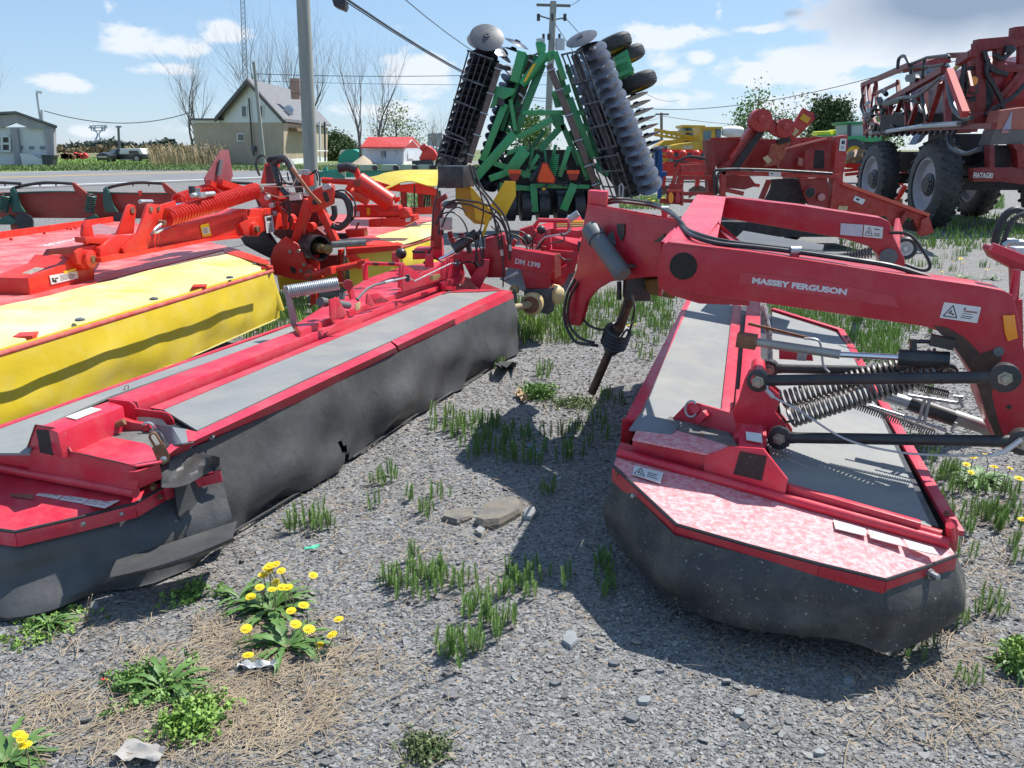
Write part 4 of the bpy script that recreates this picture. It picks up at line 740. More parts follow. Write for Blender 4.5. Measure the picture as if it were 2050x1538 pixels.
 m = MB(); m.rings(C(1108, 590, .0), (1, .1, 0), [(-.02, .07), (.0, .095), (.05, .085), (.09, .05)], 22); mk('pto_guard', m, CREAM, T)
 m = MB(); m.ball(C(1030, 580, .0), .045); mk('shaft_end', m, CREAM, T)
 w0 = C(1030, 527, .102); w1 = C(1080, 536.5, .102); text_mesh('model_lettering', 'DM 1398', .06, LETTER, w0, w1 - w0, C(1030, 516) - C(1030, 527), T, .001, .0016, width=(w1 - w0).length)
 ymt = YELP
 lb = [(911.5, 374), (941.5, 374), (976, 418), (986, 424), (967, 477), (963, 474), (971, 450), (950, 448), (931, 431), (922, 409), (912, 399)]
 m = MB(); m.prism([C(a, b, -.05) for a, b in lb], (0, .012, 0)); m.prism([C(941.5, 374, -.05), C(976, 418, -.05), C(986, 424, -.05), C(986, 424, .03), C(976, 418, .03), C(944, 378, .03)], (.008, 0, .006)); mk('stow_bracket', m, mat('yellow bracket inner', (.62, .36, .01), (.5, .28, .01), 5, rough=.4), T)
 m = MB(); m.prism([C(a, b, .03) for a, b in [(941.5, 374), (976, 418), (987, 425), (967, 478), (963, 474), (972, 446), (952, 440), (948, 405), (944, 400)]], (0, .01, 0)); mk('stow_bracket', m, ymt, T)
 m = MB(); m.prism([C(a, b, .02) for a, b in [(1010, 363), (1028, 363), (1012, 388), (1010, 431), (1002, 431), (986, 418), (981, 412), (990, 398)]], (0, .02, 0)); m.prism([C(1010, 363, .02), C(1032, 363, .02), C(1033, 392, .02), C(1013, 431, .02), C(1000, 432, .02), C(990, 400, .02)], (0, -.012, 0)); mk('stow_bracket', m, ymt, T)
 m = MB(); a = C(876, 333, .2); b = C(927, 377, .2); m.hexa([Vector((a.x, a.y, b.z)), Vector((b.x, a.y, b.z)), Vector((b.x + .08, a.y + .3, b.z)), Vector((a.x + .08, a.y + .3, b.z)), Vector((a.x, a.y, a.z)), Vector((b.x, a.y, a.z)), Vector((b.x + .08, a.y + .3, a.z)), Vector((a.x + .08, a.y + .3, a.z))]); mk('tool_box', m, mat('black box', (.012, .011, .011), (.05, .045, .045), 12, rough=.35, dust=(.14, .11, .09), dust_amt=.4), T, bevel=.004)
 m = MB(); m.tube([C(880, 520, .1), C(911, 504, .1)], .016, 12); rd = mk('rod', m, CHROME, T); m = MB(); m.tube([C(908, 500, .1), C(955, 467, .05)], .046, 16); mk('lift_cylinder', m, mat('black cylinder', (.03, .03, .033), (.06, .06, .06), 7, rough=.3), T, bevel=.004)
 for i, (q, o_, t_, mt) in enumerate([([(862, 482), (884, 482), (886, 520), (860, 520)], -.2, .2, RED), ([(826, 502), (832, 498), (868, 498), (872, 518), (826, 520)], -.25, .2, RED), ([(784, 506), (798, 505), (799, 528), (784, 526)], -.2, .06, RED), ([(851, 511), (866, 509), (868, 535), (850, 536)], .0, .05, RED), ([(890, 520), (925, 505), (975, 498), (975, 556), (945, 560), (930, 530)], -.1, .12, REDD), ([(940, 560), (968, 520), (980, 520), (978, 545), (960, 580)], .12, .03, RED),
  ([(1074, 465), (1102, 458), (1104, 506), (1073, 496)], -.3, .15, RED), ([(1104, 474), (1158, 490), (1156, 512), (1106, 504)], -.35, .05, REDD), ([(1040, 460), (1066, 452), (1076, 470), (1074, 490), (1040, 480)], -.3, .1, REDD), ([(1098, 548), (1135, 530), (1140, 545), (1130, 570), (1104, 575)], -.1, .1, REDD), ([(1066, 455), (1160, 462), (1170, 470), (1160, 478), (1100, 470)], -.45, .06, RED), ([(866, 410), (880, 395), (886, 440), (884, 482), (862, 482)], -.25, .15, REDK), ([(868, 400), (892, 388), (896, 398), (872, 412)], -.1, .08, REDK)]):
  cp('frame_plate', q, o_, t_, mt)
 m = MB(); Q = [C(a, b, -.45) for a, b in [(1066, 459), (1079, 441), (1137, 442), (1140, 460)]]; m.tube(Q, .022, 8); mk('hoop', m, RED, T); m = MB(); m.bar(C(1111, 444, -.45), C(1111, 462, -.45), .04, .03); mk('hoop_post', m, RED, T)
 sp([C(1075, 493, -.2), C(1091, 475, -.2), C(1134, 468, -.2), C(1141, 457, -.2)], .009, GALV, 'steel_line', 2)
 m = MB(); m.tube([C(1137, 442, -.5), C(1158, 427, -.5)], .032, 10); mk('lock_cylinder', m, GALV, T)
 for k in range(3): m = MB(); m.tube([C(1113, 446 + 4 * k, -.6 - .05 * k), C(1168, 444 + 4 * k, -.6 - .05 * k)], .012, 6); mk('yellow_pole', m, CREAM if k else YELP, T)
 cp('rubber_pad', [(824, 502), (850, 503), (850, 508), (826, 507)], .02, .03, BLKP); m = MB(); m.ball(C(803, 508, -.1), .05); mk('rubber_buffer', m, BLKP, T)
 m = MB(); m.ball(C(1083, 460, -.3), .04); mk('rubber_buffer', m, BLKP, T); m = MB(); m.ball(C(1055, 480, -.2), .05); mk('rubber_buffer', m, BLKP, T)
 H_ = [[(878, 470), (890, 415), (930, 408), (965, 420), (1000, 440), (1018, 480), (1020, 520)], [(872, 450), (900, 405), (950, 404), (990, 420), (1012, 455), (1018, 500)], [(940, 330), (952, 370), (975, 400), (990, 440), (1000, 500)], [(946, 332), (962, 372), (985, 402), (1008, 430), (1022, 470), (1018, 500)],
   [(950, 332), (960, 380), (968, 420), (960, 470), (952, 520), (962, 532), (968, 500), (962, 462), (955, 470)], [(948, 465), (953, 500), (958, 528), (966, 528), (968, 480)], [(1005, 490), (1008, 540), (1007, 575)], [(1022, 468), (1040, 474), (1052, 486), (1055, 500)], [(1022, 462), (1048, 466), (1060, 485)], [(880, 430), (905, 425), (925, 440), (935, 465), (915, 470)], [(884, 455), (895, 430), (915, 415), (935, 425)], [(905, 480), (925, 475), (950, 482), (962, 500), (966, 520)], [(985, 430), (1000, 455), (1006, 490), (1005, 520)], [(1120, 512), (1130, 520), (1145, 520)], [(1072, 500), (1080, 492), (1076, 486)], [(880, 332), (876, 380), (868, 420), (866, 460)]]
 for i, h in enumerate(H_): sp([C(a, b, .12 + .02 * (i % 4)) for a, b in h], .0095 if i < 4 else .0065)
 for i, (a, b) in enumerate([(1000, 480), (1004, 500), (1021, 478), (1021, 490)]): m = MB(); m.tube([C(a, b, .18), C(a + 1, b + 12, .18)], .014, 8); mk('coupling', m, GALV if i % 2 else BLKP, T)
 rr = random.Random(3)
 for i in range(26):
  x = rr.uniform(866, 1012) if i < 18 else rr.uniform(1030, 1165); y = rr.uniform(405, 512) if i < 18 else rr.uniform(448, 500); o = rr.uniform(-.3, .05)
  if i % 2: sp([C(x, y, o), C(x + rr.uniform(-16, 16), y + 14, o), C(x + rr.uniform(-22, 22), y + rr.uniform(20, 44), o)], rr.choice((.007, .012)))
  else: m = MB(); m.bar(C(x, y, o), C(x + rr.uniform(-14, 14), y + rr.uniform(8, 26), o), rr.uniform(.03, .08), .04); mk('bracket', m, (REDK, BLKP, REDD)[i % 3], T, bevel=.003)
 m = MB(); m.box(C(893, 448, .1), (.1, .1, .10)); mk('switch_box', m, mat('beige box', (.45, .38, .36), (.4, .33, .3), 20), T, bevel=.004); m = MB(); m.ball(C(900, 410, .0), .07, sq=.5); mk('lamp_pod', m, GREYP, T)
 m = MB(); m.tube([C(892, 372, .15), C(908, 372, .15)], .022, 8); mk('box_bracket', m, mat('beige box', (.45, .38, .36)), T)
 cp('frame_post', [(868, 420), (884, 420), (884, 500), (868, 500)], -.05, .08, REDK)
 m = MB(); m.tube([C(1010, 560, .1), C(1038, 545, .12)], .02, 8); mk('steel_line', m, GALV, T)
 m = MB(); m.prism([PZ(1160, 430, .5), PZ(1185, 470, .5), PZ(1160, 520, .5), PZ(1040, 480, .5), PZ(1060, 455, .5)], (0, 0, -.06)); mk('deck_panel', m, RED, T)
 cp('side_plate', [(1100, 500), (1160, 505), (1150, 545), (1128, 555), (1104, 550)], -.2, .05, REDD)
 return T
left_mower()
# ================================================================== yellow-curtained butterfly mower behind the left one
def spl(pts, seg=6):
 P = [Vector(p) for p in pts]; Q = []
 for i in range(len(P) - 1):
  p0, p1, p2, p3 = P[max(i - 1, 0)], P[i], P[i + 1], P[min(i + 2, len(P) - 1)]
  for k in range(seg):
   t = k / seg; Q.append(.5 * ((2 * p1) + (p2 - p0) * t + (2 * p0 - 5 * p1 + 4 * p2 - p3) * t * t + (3 * p1 - p0 - 3 * p2 + p3) * t ** 3))
 Q.append(P[-1]); return Q
class Kit:
 """builds parts of one thing on a vertical plane through the yard; pixel = photo coordinates, off = metres towards the viewer"""
 def __init__(s, T, pl): s.T = T; s.p = pl
 def plate(s, name, pts, mt, off=0.0, th=.02, bev=.0, par=None):
  mb = MB(); mb.prism([s.p(a, b, off) for a, b in pts], s.p.n * -th); return mk(name, mb, mt, par or s.T, bevel=bev)
 def tube(s, name, pts, r, mt, off=0.0, n=8, smooth=False, par=None):
  P = [s.p(q[0], q[1], q[2] if len(q) > 2 else off) for q in pts]; P = spl(P) if smooth else P
  mb = MB(); mb.tube(P, r, n); return mk(name, mb, mt, par or s.T)
 def bar(s, name, a, b, w, mt, off=0.0, off2=None, h=None, par=None, bev=0):
  mb = MB(); mb.bar(s.p(a[0], a[1], off), s.p(b[0], b[1], off if off2 is None else off2), w, h or w, up=s.p.n); return mk(name, mb, mt, par or s.T, bevel=bev)
 def spring(s, name, a, b, R, r, n, mt, off=0.0): mb = MB(); mb.spring(s.p(*a, off), s.p(*b, off), R, r, n, 6, 12); return mk(name, mb, mt, s.T)
 def disc(s, name, c, r, mt, off=0.0, th=.03, n=22, par=None): mb = MB(); mb.rings(s.p(*c, off), s.p.n, [(-th, r), (0, r), (.004, r * .9)], n); return mk(name, mb, mt, par or s.T)
def yellow_mower():
 T = thing('butterfly_mower', 'orange-red butterfly mower with bright yellow curtains and long red coil springs', 'mower', (-2.6, 7.0, 0))
 def pr(name, pts, z, th, mt=REDO, bev=.0): mb = MB(); mb.prism([PZ(a, b, z) for a, b in pts], (0, 0, th)); return mk(name, mb, mt, T, bevel=bev)
 zt = .66
 pinkred = mat('dusty red sheet', (.55, .06, .06), (.62, .13, .12), 2, rough=.5, dust=(.70, .42, .40), dust_amt=.6, dust_scale=4)
 pr('deck_cover', [(-90, 640), (60, 616), (200, 566), (445, 504), (540, 524), (470, 500), (330, 462), (235, 440), (0, 478), (-90, 492)], zt, .012, pinkred)
 a, b = PZ(-90, 486, .70), PZ(226, 441, .70); m = MB(); m.bar(a, b, .02, .10); m.bar(a + Vector((0, -.06, -.05)), b + Vector((0, -.06, -.05)), .12, .015); mk('back_rail', m, REDO, T, bevel=.003)
 for px, py in ((42, 463), (80, 457), (125, 450), (26, 478), (92, 466), (138, 457), (145, 458), (154, 456)): m = MB(); m.rings(PZ(px, py, .70) - Vector((0, .03, 0)), (.2, -1, 0), [(0, .018), (.02, .016)], 8); mk('bolt', m, REDO, T)
 up_e = [(-90, 655), (0, 614), (200, 567), (330, 534), (445, 505)]; lo_e = [(-90, 735), (0, 694), (200, 630), (330, 596), (540, 538)]
 rows = []
 for i in range(25):
  t = i / 24
  def lerp(E):
   k = t * (len(E) - 1); j = min(int(k), len(E) - 2); f = k - j; return (E[j][0] + (E[j + 1][0] - E[j][0]) * f, E[j][1] + (E[j + 1][1] - E[j][1]) * f)
  A = PZ(*lerp(up_e), zt + .016); q = (-90 + 632 * t, 0)
  ex = -90 + 632 * t; ey = 724 - (724 - 533) * t - 8 * sin(pi * t); B = PZ(ex, ey, .645)
  row = [A.lerp(B, f) + Vector((0, 0, .010 * sin(pi * f) + .004 * sin(t * 30 + f * 4))) for f in (0, .25, .5, .75, .92, 1)]; d = (B - A).normalized(); row.append(B + d * .03 + Vector((0, 0, -.035))); rows.append(row)
 m = MB(); m.grid(rows, (0, 0, -.006)); mk('top_cloth', m, mat('sun bleached yellow vinyl', (.70, .60, .10), (.76, .70, .30), 1.6, lo=.3, hi=.62, rough=.4, dust=(.80, .76, .52), dust_amt=.8, dust_scale=2.2, bump=.08, bscale=12), T)
 pr('deck_edge', [(445, 499), (470, 502), (505, 512), (538, 525), (541, 532), (520, 528), (450, 507)], zt + .014, .010)
 P0, P1 = PZ(-90, 733, .62), PZ(545, 541, .62); q0, q1 = PZ(-90, 737, .66), PZ(545, 543, .66); m = MB(); m.tube([q0, q1], .016, 10); mk('guard_pipe', m, mat('dusty red pipe', (.42, .05, .03), (.5, .14, .1), 12, rough=.5), T)
 for px, py in ((45, 672), (394, 574), (530, 536)):
  p = PZ(px, py, .645); m = MB(); m.box(p + Vector((.02, 0, -.01)), (.10, .12, .04), .25); mk('pipe_bracket', m, REDO, T, bevel=.003)
 for px, py in ((160, 642), (308, 600), (460, 557), (512, 530)): m = MB(); m.rings(PZ(px, py, .655), (0, 0, 1), [(0, .03), (.012, .028), (.018, .012)], 12); mk('rubber_stop', m, GREYP, T)
 m = MB(); m.bar(PZ(394, 588, .60), PZ(392, 606, .52), .02, .01); mk('strap', m, mat('olive strap', (.2, .17, .02), None), T)
 d = (P1 - P0).normalized(); top = [PZ(-90, 726, .64), PZ(543, 536, .64)]
 sk, ln, nn = skirt(top, .455, .05, 1, rows=10, seed=41, sub=70, wav=.015, wrinkle=.012, ground=None); mk('side_curtain', sk, YEL, T)
 m = MB(); m.tube([ln[i] + nn[i] * .040 + Vector((0, 0, -.455)) for i in range(0, len(ln), 3)], .006, 5); mk('curtain_hem', m, mat('pale hem', (.6, .52, .2), None), T)
 c0 = PZ(528, 547, .60); rows = []
 for i in range(8):
  u = i / 7; ang = -.5 + 2.6 * u; rows.append([PZ(527 + 12 * u + (8 + 9 * u) * v, 546 - 4 * u + (78 + 4 * u) * v, .62 - .36 * v) + Vector((.05 * sin(ang) * v, .06 * u, 0)) for v in np.linspace(0, 1, 6)])
 m = MB(); m.grid(rows, (0, .006, 0)); mk('end_curtain', m, YEL, T)
 m = MB(); m.prism([PZ(-60, 745, .47), PZ(520, 560, .47), PZ(430, 520, .47), PZ(-60, 640, .47)], (0, 0, -.12)); mk('cutter_bed', m, BLKP, T)
 o = PZ(160, 474, zt + .0135); e = PZ(76, 493, zt + .0135); text_mesh('deck_lettering', 'PÖTTINGER', .14, WHITE, o, e - o, PZ(160, 482, zt) - PZ(160, 474, zt), T, .0004, .003, width=(e - o).length)
 A = VPlane((-3.2, 6.0), (-2.5, 8.9)); KA = Kit(T, A)
 zf = .67
 base = [PZ(7, 588, zf), PZ(62, 592, zf), PZ(188, 560, zf), PZ(150, 535, zf), PZ(60, 556, zf)]
 VF = VPlane(PZ(61, 591, zf).xy, PZ(188, 560, zf).xy); nF = VF.n
 fr = [VF(61, 591), VF(189, 560), VF(190, 540), VF(184, 532), VF(150, 512), VF(142, 511), VF(128, 529), VF(56, 557)]
 m = MB(); m.prism(fr, nF * -.30); ft = mk('arm_foot', m, REDO, T, bevel=.006)
 m = MB(); m.prism([VF(45, 548) + Vector((0, 0, .002)), VF(62, 549), VF(88, 538), VF(72, 536)], (0, 0, .003)); mk('sticker', m, WHITE, T)
 decal(T, [VF(98, 552, .003), VF(153, 543, .003), VF(156, 557, .003), VF(102, 570, .003)], off=.004, name='warning_sticker', cells=[('lines', .34, .12, .94, .85, 5), ('box', .05, .3, .12, .8), ('box', .15, .35, .28, .5), ('box', .12, .55, .2, .9)])
 decal(T, [VF(126, 544, .003), VF(150, 537, .003), VF(152, 541, .003), VF(128, 549, .003)], off=.004, name='yellow_sticker', mat_=YELP)
 m = MB(); c = VF(172, 519, .05); m.rings(c, nF, [(-.16, .085), (0, .085), (.012, .07), (.05, .07), (.06, .05)], 22); pv = mk('pivot_boss', m, REDO, T, bevel=.0); m = MB(); m.rings(c + nF * .06, nF, [(0, .032), (.01, .03)], 14); mk('pin', m, RUST, pv)
 VG = VPlane((c.x, c.y - .02), (-2.5, 8.9))
 KG = Kit(T, VG); KG.plate('knuckle', [(150, 505), (165, 494), (188, 490), (216, 488), (232, 500), (238, 510), (205, 522), (190, 532), (170, 536), (155, 528)], REDO, .02, .12, .01)
 KG.bar('pin_handle', (233, 475), (240, 518), .014, GALV, .05); KG.plate('foot_slot', [(94, 512), (102, 499), (150, 494), (158, 496), (148, 508), (104, 510)], mat('hole dark', (.12, .01, .01), None), .0, .04)
 KG.plate('stop_plate', [(168, 450), (176, 440), (182, 441), (186, 460), (190, 474), (192, 490), (174, 490), (166, 470)], REDO, -.1, .03, .004)
 m = MB(); m.prism([PZ(170, 476, .95), PZ(228, 476, .95), PZ(236, 462, .95), (PZ(200, 452, .95)), PZ(184, 456, .95)], (0, 0, .02)); mk('lock_plate', m, mat('greyish worn red', (.3, .1, .1), (.42, .2, .2), 10, rough=.5), T); KG.plate('lock_box', [(170, 475), (236, 475), (240, 486), (232, 492), (172, 486)], REDO, .04, .1, .004)
 KA.plate('lift_arm', [(200, 497), (235, 470), (300, 472), (355, 452), (463, 428), (480, 418), (527, 420), (562, 412), (567, 459), (518, 465), (483, 474), (416, 479), (244, 514), (202, 523)], REDO, .0, .20, .010)
 KA.plate('arm_flange', [(202, 516), (416, 478), (483, 473), (483, 477), (416, 484), (244, 519), (204, 526)], REDO, .04, .28)
 KA.plate('spring_tower', [(246, 497), (275, 470), (285, 445), (295, 412), (303, 408), (322, 410), (332, 425), (328, 438), (312, 452), (300, 470), (296, 500), (250, 510)], REDO, .03, .025, .003)
 KA.plate('spring_tower', [(235, 470), (245, 445), (257, 412), (262, 409), (270, 411), (273, 422), (268, 468)], REDO, -.24, .025, .003)
 KA.plate('tower_web', [(322, 410), (352, 402), (354, 450), (328, 456)], REDO, -.02, .02, .002)
 for c_, r_, o_ in (((303, 419), .022, .035), ((266, 421), .028, -.235), ((330, 446), .022, .09), ((524, 378), .022, .1), ((318, 418), .018, .035)): KA.disc('pin', c_, r_, mat('dark pin', (.15, .06, .04), (.3, .2, .15), 20), o_, .05)
 KA.tube('spring_hook', [(330, 446, .07), (318, 452, .07), (308, 462, .07), (314, 466, .07), (326, 458, .07)], .010, GALV, n=7, smooth=True)
 KA.tube('tower_rod', [(280, 404), (304, 404)], .018, GALV, -.1)
 redspring = mat('red spring', (.62, .02, .015), (.7, .05, .03), 10, rough=.35, coat=.2)
 KA.spring('tension_spring', (334, 436), (512, 382), .066, .0135, 33, redspring, .06)
 KA.spring('tension_spring', (354, 404), (444, 374), .062, .0135, 17, redspring, -.26)
 KA.tube('cylinder_rod', [(350, 412), (400, 408)], .02, CHROME, -.15)
 KA.tube('valve_bar', [(384, 392), (428, 388)], .022, GALV, .1, 10); KA.plate('valve_body', [(402, 385), (412, 385), (412, 396), (402, 396)], GALV, .15, .06, .003); KA.plate('lock_lever', [(385, 373), (391, 373), (391, 390), (386, 390)], BLKP, .05, .04); KA.plate('lever_shield', [(391, 378), (402, 376), (400, 388), (391, 388)], GREYP, .05, .02)
 decal(T, [A(400, 451, .004), A(417, 447, .004), A(422, 472, .004), A(405, 475, .004)], off=.006, name='yellow_sticker', mat_=YELP)
 decal(T, [A(403, 457, .008), A(417, 454, .008), A(420, 467, .008), A(406, 470, .008)], off=.004, name='sticker_text', cells=[('lines', .1, .1, .9, .9, 5)])
 decal(T, [A(483, 448, .004), A(497, 446, .004), A(497, 460, .004), A(484, 460, .004)], off=.006, name='warning_sticker', cells=[('box', .3, .5, .7, .8)])
 decal(T, [A(529, 434, .004), A(544, 431, .004), A(549, 464, .004), A(533, 467, .004)], off=.006, name='warning_sticker', cells=[('box', .2, .08, .8, .3), ('lines', .15, .42, .85, .95, 6)])
 decal(T, [A(529, 429, .004), A(544, 426, .004), A(544, 430, .004), A(529, 433, .004)], off=.006, name='red_strip', mat_=mat('decal red ink', (.3, .03, .03), None))
 KA.disc('arm_pivot', (514, 459), .075, REDO, .06, .3); KA.disc('pin', (517, 459), .035, RUST, .09, .05)
 KA.plate('boss_plate', [(480, 448), (500, 436), (522, 434), (530, 462), (510, 474), (490, 470)], REDO, .03, .03, .004)
 KA.plate('warning_board', [(410, 357), (438, 309), (443, 301), (458, 300), (463, 330), (467, 352), (461, 365), (440, 372), (412, 368)], mat('weathered dark red board', (.24, .06, .07), (.30, .10, .11), 8, rough=.5), -.2, .012, .004)
 KA.plate('board_clip', [(441, 320), (447, 320), (443, 350), (436, 352)], GREYP, -.17, .02); KA.bar('board_arm', (418, 366), (470, 392), .05, REDO, -.15); KA.bar('board_arm', (440, 366), (500, 384), .06, REDO, -.1)
 Hh = VPlane((-2.2, 8.75), (-1.2, 8.52)); K = Kit(T, Hh)
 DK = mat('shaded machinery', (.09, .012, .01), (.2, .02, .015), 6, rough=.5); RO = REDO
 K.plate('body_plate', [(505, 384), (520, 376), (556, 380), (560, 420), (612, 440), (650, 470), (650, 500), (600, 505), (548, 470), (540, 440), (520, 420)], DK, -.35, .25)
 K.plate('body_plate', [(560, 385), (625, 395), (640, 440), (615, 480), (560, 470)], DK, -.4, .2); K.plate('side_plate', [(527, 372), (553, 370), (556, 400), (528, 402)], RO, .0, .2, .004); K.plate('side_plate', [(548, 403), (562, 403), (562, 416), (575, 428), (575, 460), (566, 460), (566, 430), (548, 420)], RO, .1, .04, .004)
 K.plate('link_arch', [(512, 392), (524, 386), (540, 400), (544, 420), (556, 420), (552, 432), (536, 430), (524, 412)], RO, .12, .04, .006)
 for c_ in ((534, 396), (543, 412), (520, 380), (547, 428)): K.disc('pin', c_, .03, GALV, .16, .04)
 K.bar('frame_leg', (592, 490), (620, 400), .095, RO, .12, bev=.012); K.bar('frame_leg', (672, 484), (641, 415), .08, RO, .05, bev=.012)
 K.plate('top_link_plate', [(620, 386), (655, 369), (668, 376), (668, 408), (636, 424), (620, 427), (612, 410)], RO, .18, .03, .004); K.plate('top_link_plate', [(626, 382), (659, 366), (668, 372), (668, 400), (630, 420)], REDO, -.02, .03, .004)
 for c_ in ((650, 376), (651, 390), (654, 399), (630, 405), (657, 374)): K.disc('pin', c_, .03, GALV if c_[1] < 380 else INK, .20 if c_[1] < 380 else .183, .02)
 K.plate('lower_plate', [(548, 495), (564, 478), (571, 475), (596, 489), (606, 508), (614, 529), (622, 530), (636, 545), (646, 556), (634, 563), (590, 560), (545, 549), (540, 520)], RO, .3, .03, .004)
 for c_ in ((580, 504), (598, 503), (608, 530), (602, 543)): K.disc('bolt', c_, .02, mat('zinc bolt', (.42, .40, .33), (.3, .27, .2), 30), .315, .02)
 K.plate('slot', [(580, 533), (592, 538), (591, 548), (584, 546)], INK, .305, .004)
 K.plate('lower_leg', [(618, 511), (634, 511), (634, 560), (618, 560)], RO, .2, .08, .004); K.plate('lower_leg', [(621, 560), (633, 560), (633, 612), (621, 614)], RO, .18, .08, .004); K.plate('lower_leg', [(676, 500), (684, 500), (684, 572), (676, 572)], RO, -.1, .08, .004)
 K.tube('lower_link', [(612, 552, .36), (650, 544, .3), (722, 528, .1)], .035, RO, n=12); K.disc('ball_end', (616, 551), .05, RUST, .37, .08); K.plate('link_clamp', [(646, 538), (662, 534), (664, 550), (648, 556)], RO, .38, .12, .008); K.plate('link_clamp', [(714, 524), (730, 520), (731, 536), (716, 540)], RO, .18, .12, .008); K.plate('hook_plate', [(690, 512), (706, 508), (714, 514), (732, 524), (730, 530), (700, 530)], RO, .05, .03, .003)
 m = MB(); c = Hh(636, 496, .2); ax = (Hh.n * .55 + Hh.d * .83).normalized(); m.rings(c, ax, [(-.22, .10), (-.2, .13), (.05, .135), (.05, .12), (-.15, .11)], 26); cup = mk('pto_cup', m, BLKP, T)
 m = MB(); m.rings(c + ax * .02, ax, [(-.1, .05), (.06, .05), (.08, .035), (.14, .035), (.16, .05), (.2, .05), (.22, .03)], 14); mk('universal_joint', m, mat('brassy casting', (.30, .22, .08), (.18, .12, .05), 20, rough=.5, metal=.4), cup)
 K.tube('drive_shaft', [(664, 490, .45), (733, 486, .30)], .034, mat('steel shaft', (.16, .15, .14), (.28, .27, .25), 12, rough=.4, metal=.6), n=12)
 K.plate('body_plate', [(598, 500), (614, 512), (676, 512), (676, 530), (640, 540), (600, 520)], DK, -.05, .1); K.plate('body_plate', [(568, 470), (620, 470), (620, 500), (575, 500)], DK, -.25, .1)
 K.plate('belt_guard', [(480, 476), (520, 460), (535, 468), (560, 505), (556, 516), (545, 520), (520, 508), (490, 492)], mat('black plastic guard', (.02, .018, .016), (.04, .035, .03), 8, rough=.45), .1, .08, .01)
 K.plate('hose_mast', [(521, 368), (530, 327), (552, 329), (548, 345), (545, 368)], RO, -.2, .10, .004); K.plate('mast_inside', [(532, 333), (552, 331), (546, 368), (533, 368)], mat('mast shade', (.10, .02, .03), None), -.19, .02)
 big = mat('ribbed hose', (.035, .032, .034), (.06, .055, .055), 40, rough=.45, bump=.5, bscale=90)
 K.tube('hose', [(545, 330, -.1), (560, 318, -.1), (575, 322, -.1), (588, 345, -.05), (596, 368, 0), (600, 385, 0)], .042, big, n=10, smooth=True)
 K.tube('hose', [(548, 330, -.1), (553, 350, -.08), (562, 372, -.05), (575, 390, 0), (590, 396, .0)], .036, big, n=10, smooth=True)
 K.tube('hose', [(540, 330, -.15), (530, 313, -.15), (518, 314, -.15), (512, 330, -.1), (520, 352, -.1)], .012, BLK, n=6, smooth=True)
 K.spring('coiled_cable', (539, 320), (562, 318), .035, .009, 8, BLK, -.1)
 for q in ([(556, 335), (570, 365), (600, 372)], [(590, 350), (604, 375), (606, 392)], [(545, 365), (580, 368), (605, 366)], [(562, 350), (566, 388)], [(575, 345), (578, 362)]): K.tube('hose', q, .009, BLK, .0, 6, True)
 K.tube('twine', [(505, 372, .2), (560, 374, .2), (605, 374, .2)], .006, mat('pale twine', (.5, .46, .35), None), n=5); K.tube('twine', [(532, 386, .2), (560, 395, .2), (590, 388, .2), (612, 386, .2)], .006, mat('pale twine', (.5, .46, .35), None), n=5, smooth=True); K.tube('twine', [(586, 372, .25), (596, 353, .25)], .008, mat('pale twine', (.5, .46, .35), None), n=5)
 K.bar('lever', (584, 336), (622, 388), .03, mat('orange brown lever', (.36, .16, .08), (.25, .1, .06), 14), .3, .3, .02)
 K.bar('lever', (622, 388), (642, 408), .03, mat('orange brown lever', (.36, .16, .08), (.25, .1, .06), 14), .3, .3, .02)
 K.plate('decoder_box', [(578, 392), (600, 388), (602, 400), (580, 402)], WHITE, .15, .06, .003)
 K.plate('valve_block', [(602, 346), (620, 346), (620, 372), (604, 376)], RO, .05, .1, .004)
 for x in (604, 613): K.tube('valve_stem', [(x, 340), (x, 350)], .035, GALV, .05, 10)
 for q, r in (([(668, 390), (690, 395), (700, 420), (698, 440), (680, 456), (665, 452)], .035), ([(664, 440), (670, 430), (668, 412)], .032), ([(668, 388), (685, 388), (700, 400), (706, 420), (700, 440), (680, 448)], .009), ([(668, 384), (690, 382), (708, 400), (712, 425), (700, 445), (672, 446)], .009), ([(625, 345), (635, 342), (640, 356), (640, 372)], .009), ([(620, 350), (632, 346), (636, 362)], .009), ([(566, 420), (585, 440), (570, 475)], .008), ([(605, 410), (600, 430), (612, 440), (606, 420)], .007), ([(560, 410), (580, 405), (600, 405)], .012), ([(575, 402), (580, 425), (578, 445)], .014)):
  K.tube('hose', q, r, big if r > .02 else BLK, .12, 8, True)
 for c_, s_ in (((578, 440), .06), ((585, 452), .05), ((600, 446), .05), ((620, 455), .05), ((612, 464), .04)): K.disc('fitting', c_, s_, DK if s_ < .05 else RO, .0, .08, 10)
 zw = .62
 pr('deck_cover', [(600, 455), (640, 430), (720, 432), (862, 436), (866, 442), (741, 477), (806, 490), (800, 494), (692, 482), (640, 470)], zw, .012, pinkred)
 pr('deck_cover', [(692, 477), (741, 473), (806, 489), (800, 493), (694, 500)], zw + .014, .010, RO)
 m = MB(); rows = [[PZ(a + (c2 - a) * u, b + (d2 - b) * u, zw + .016 + .012 * sin(pi * u)) for u in (0, .33, .66, 1)] for a, b, c2, d2 in [(741, 476, 806, 489), (770, 468, 826, 484), (800, 460, 846, 478), (830, 452, 864, 471), (862, 444, 880, 466)]]
 m.grid(rows, (0, 0, -.006)); mk('top_cloth', m, MATS['sun bleached yellow vinyl'], T)
 m = MB(); m.tube([PZ(800, 497, zw - .02), PZ(880, 472, zw - .02)], .02, 8); mk('guard_pipe', m, MATS['dusty red pipe'], T)
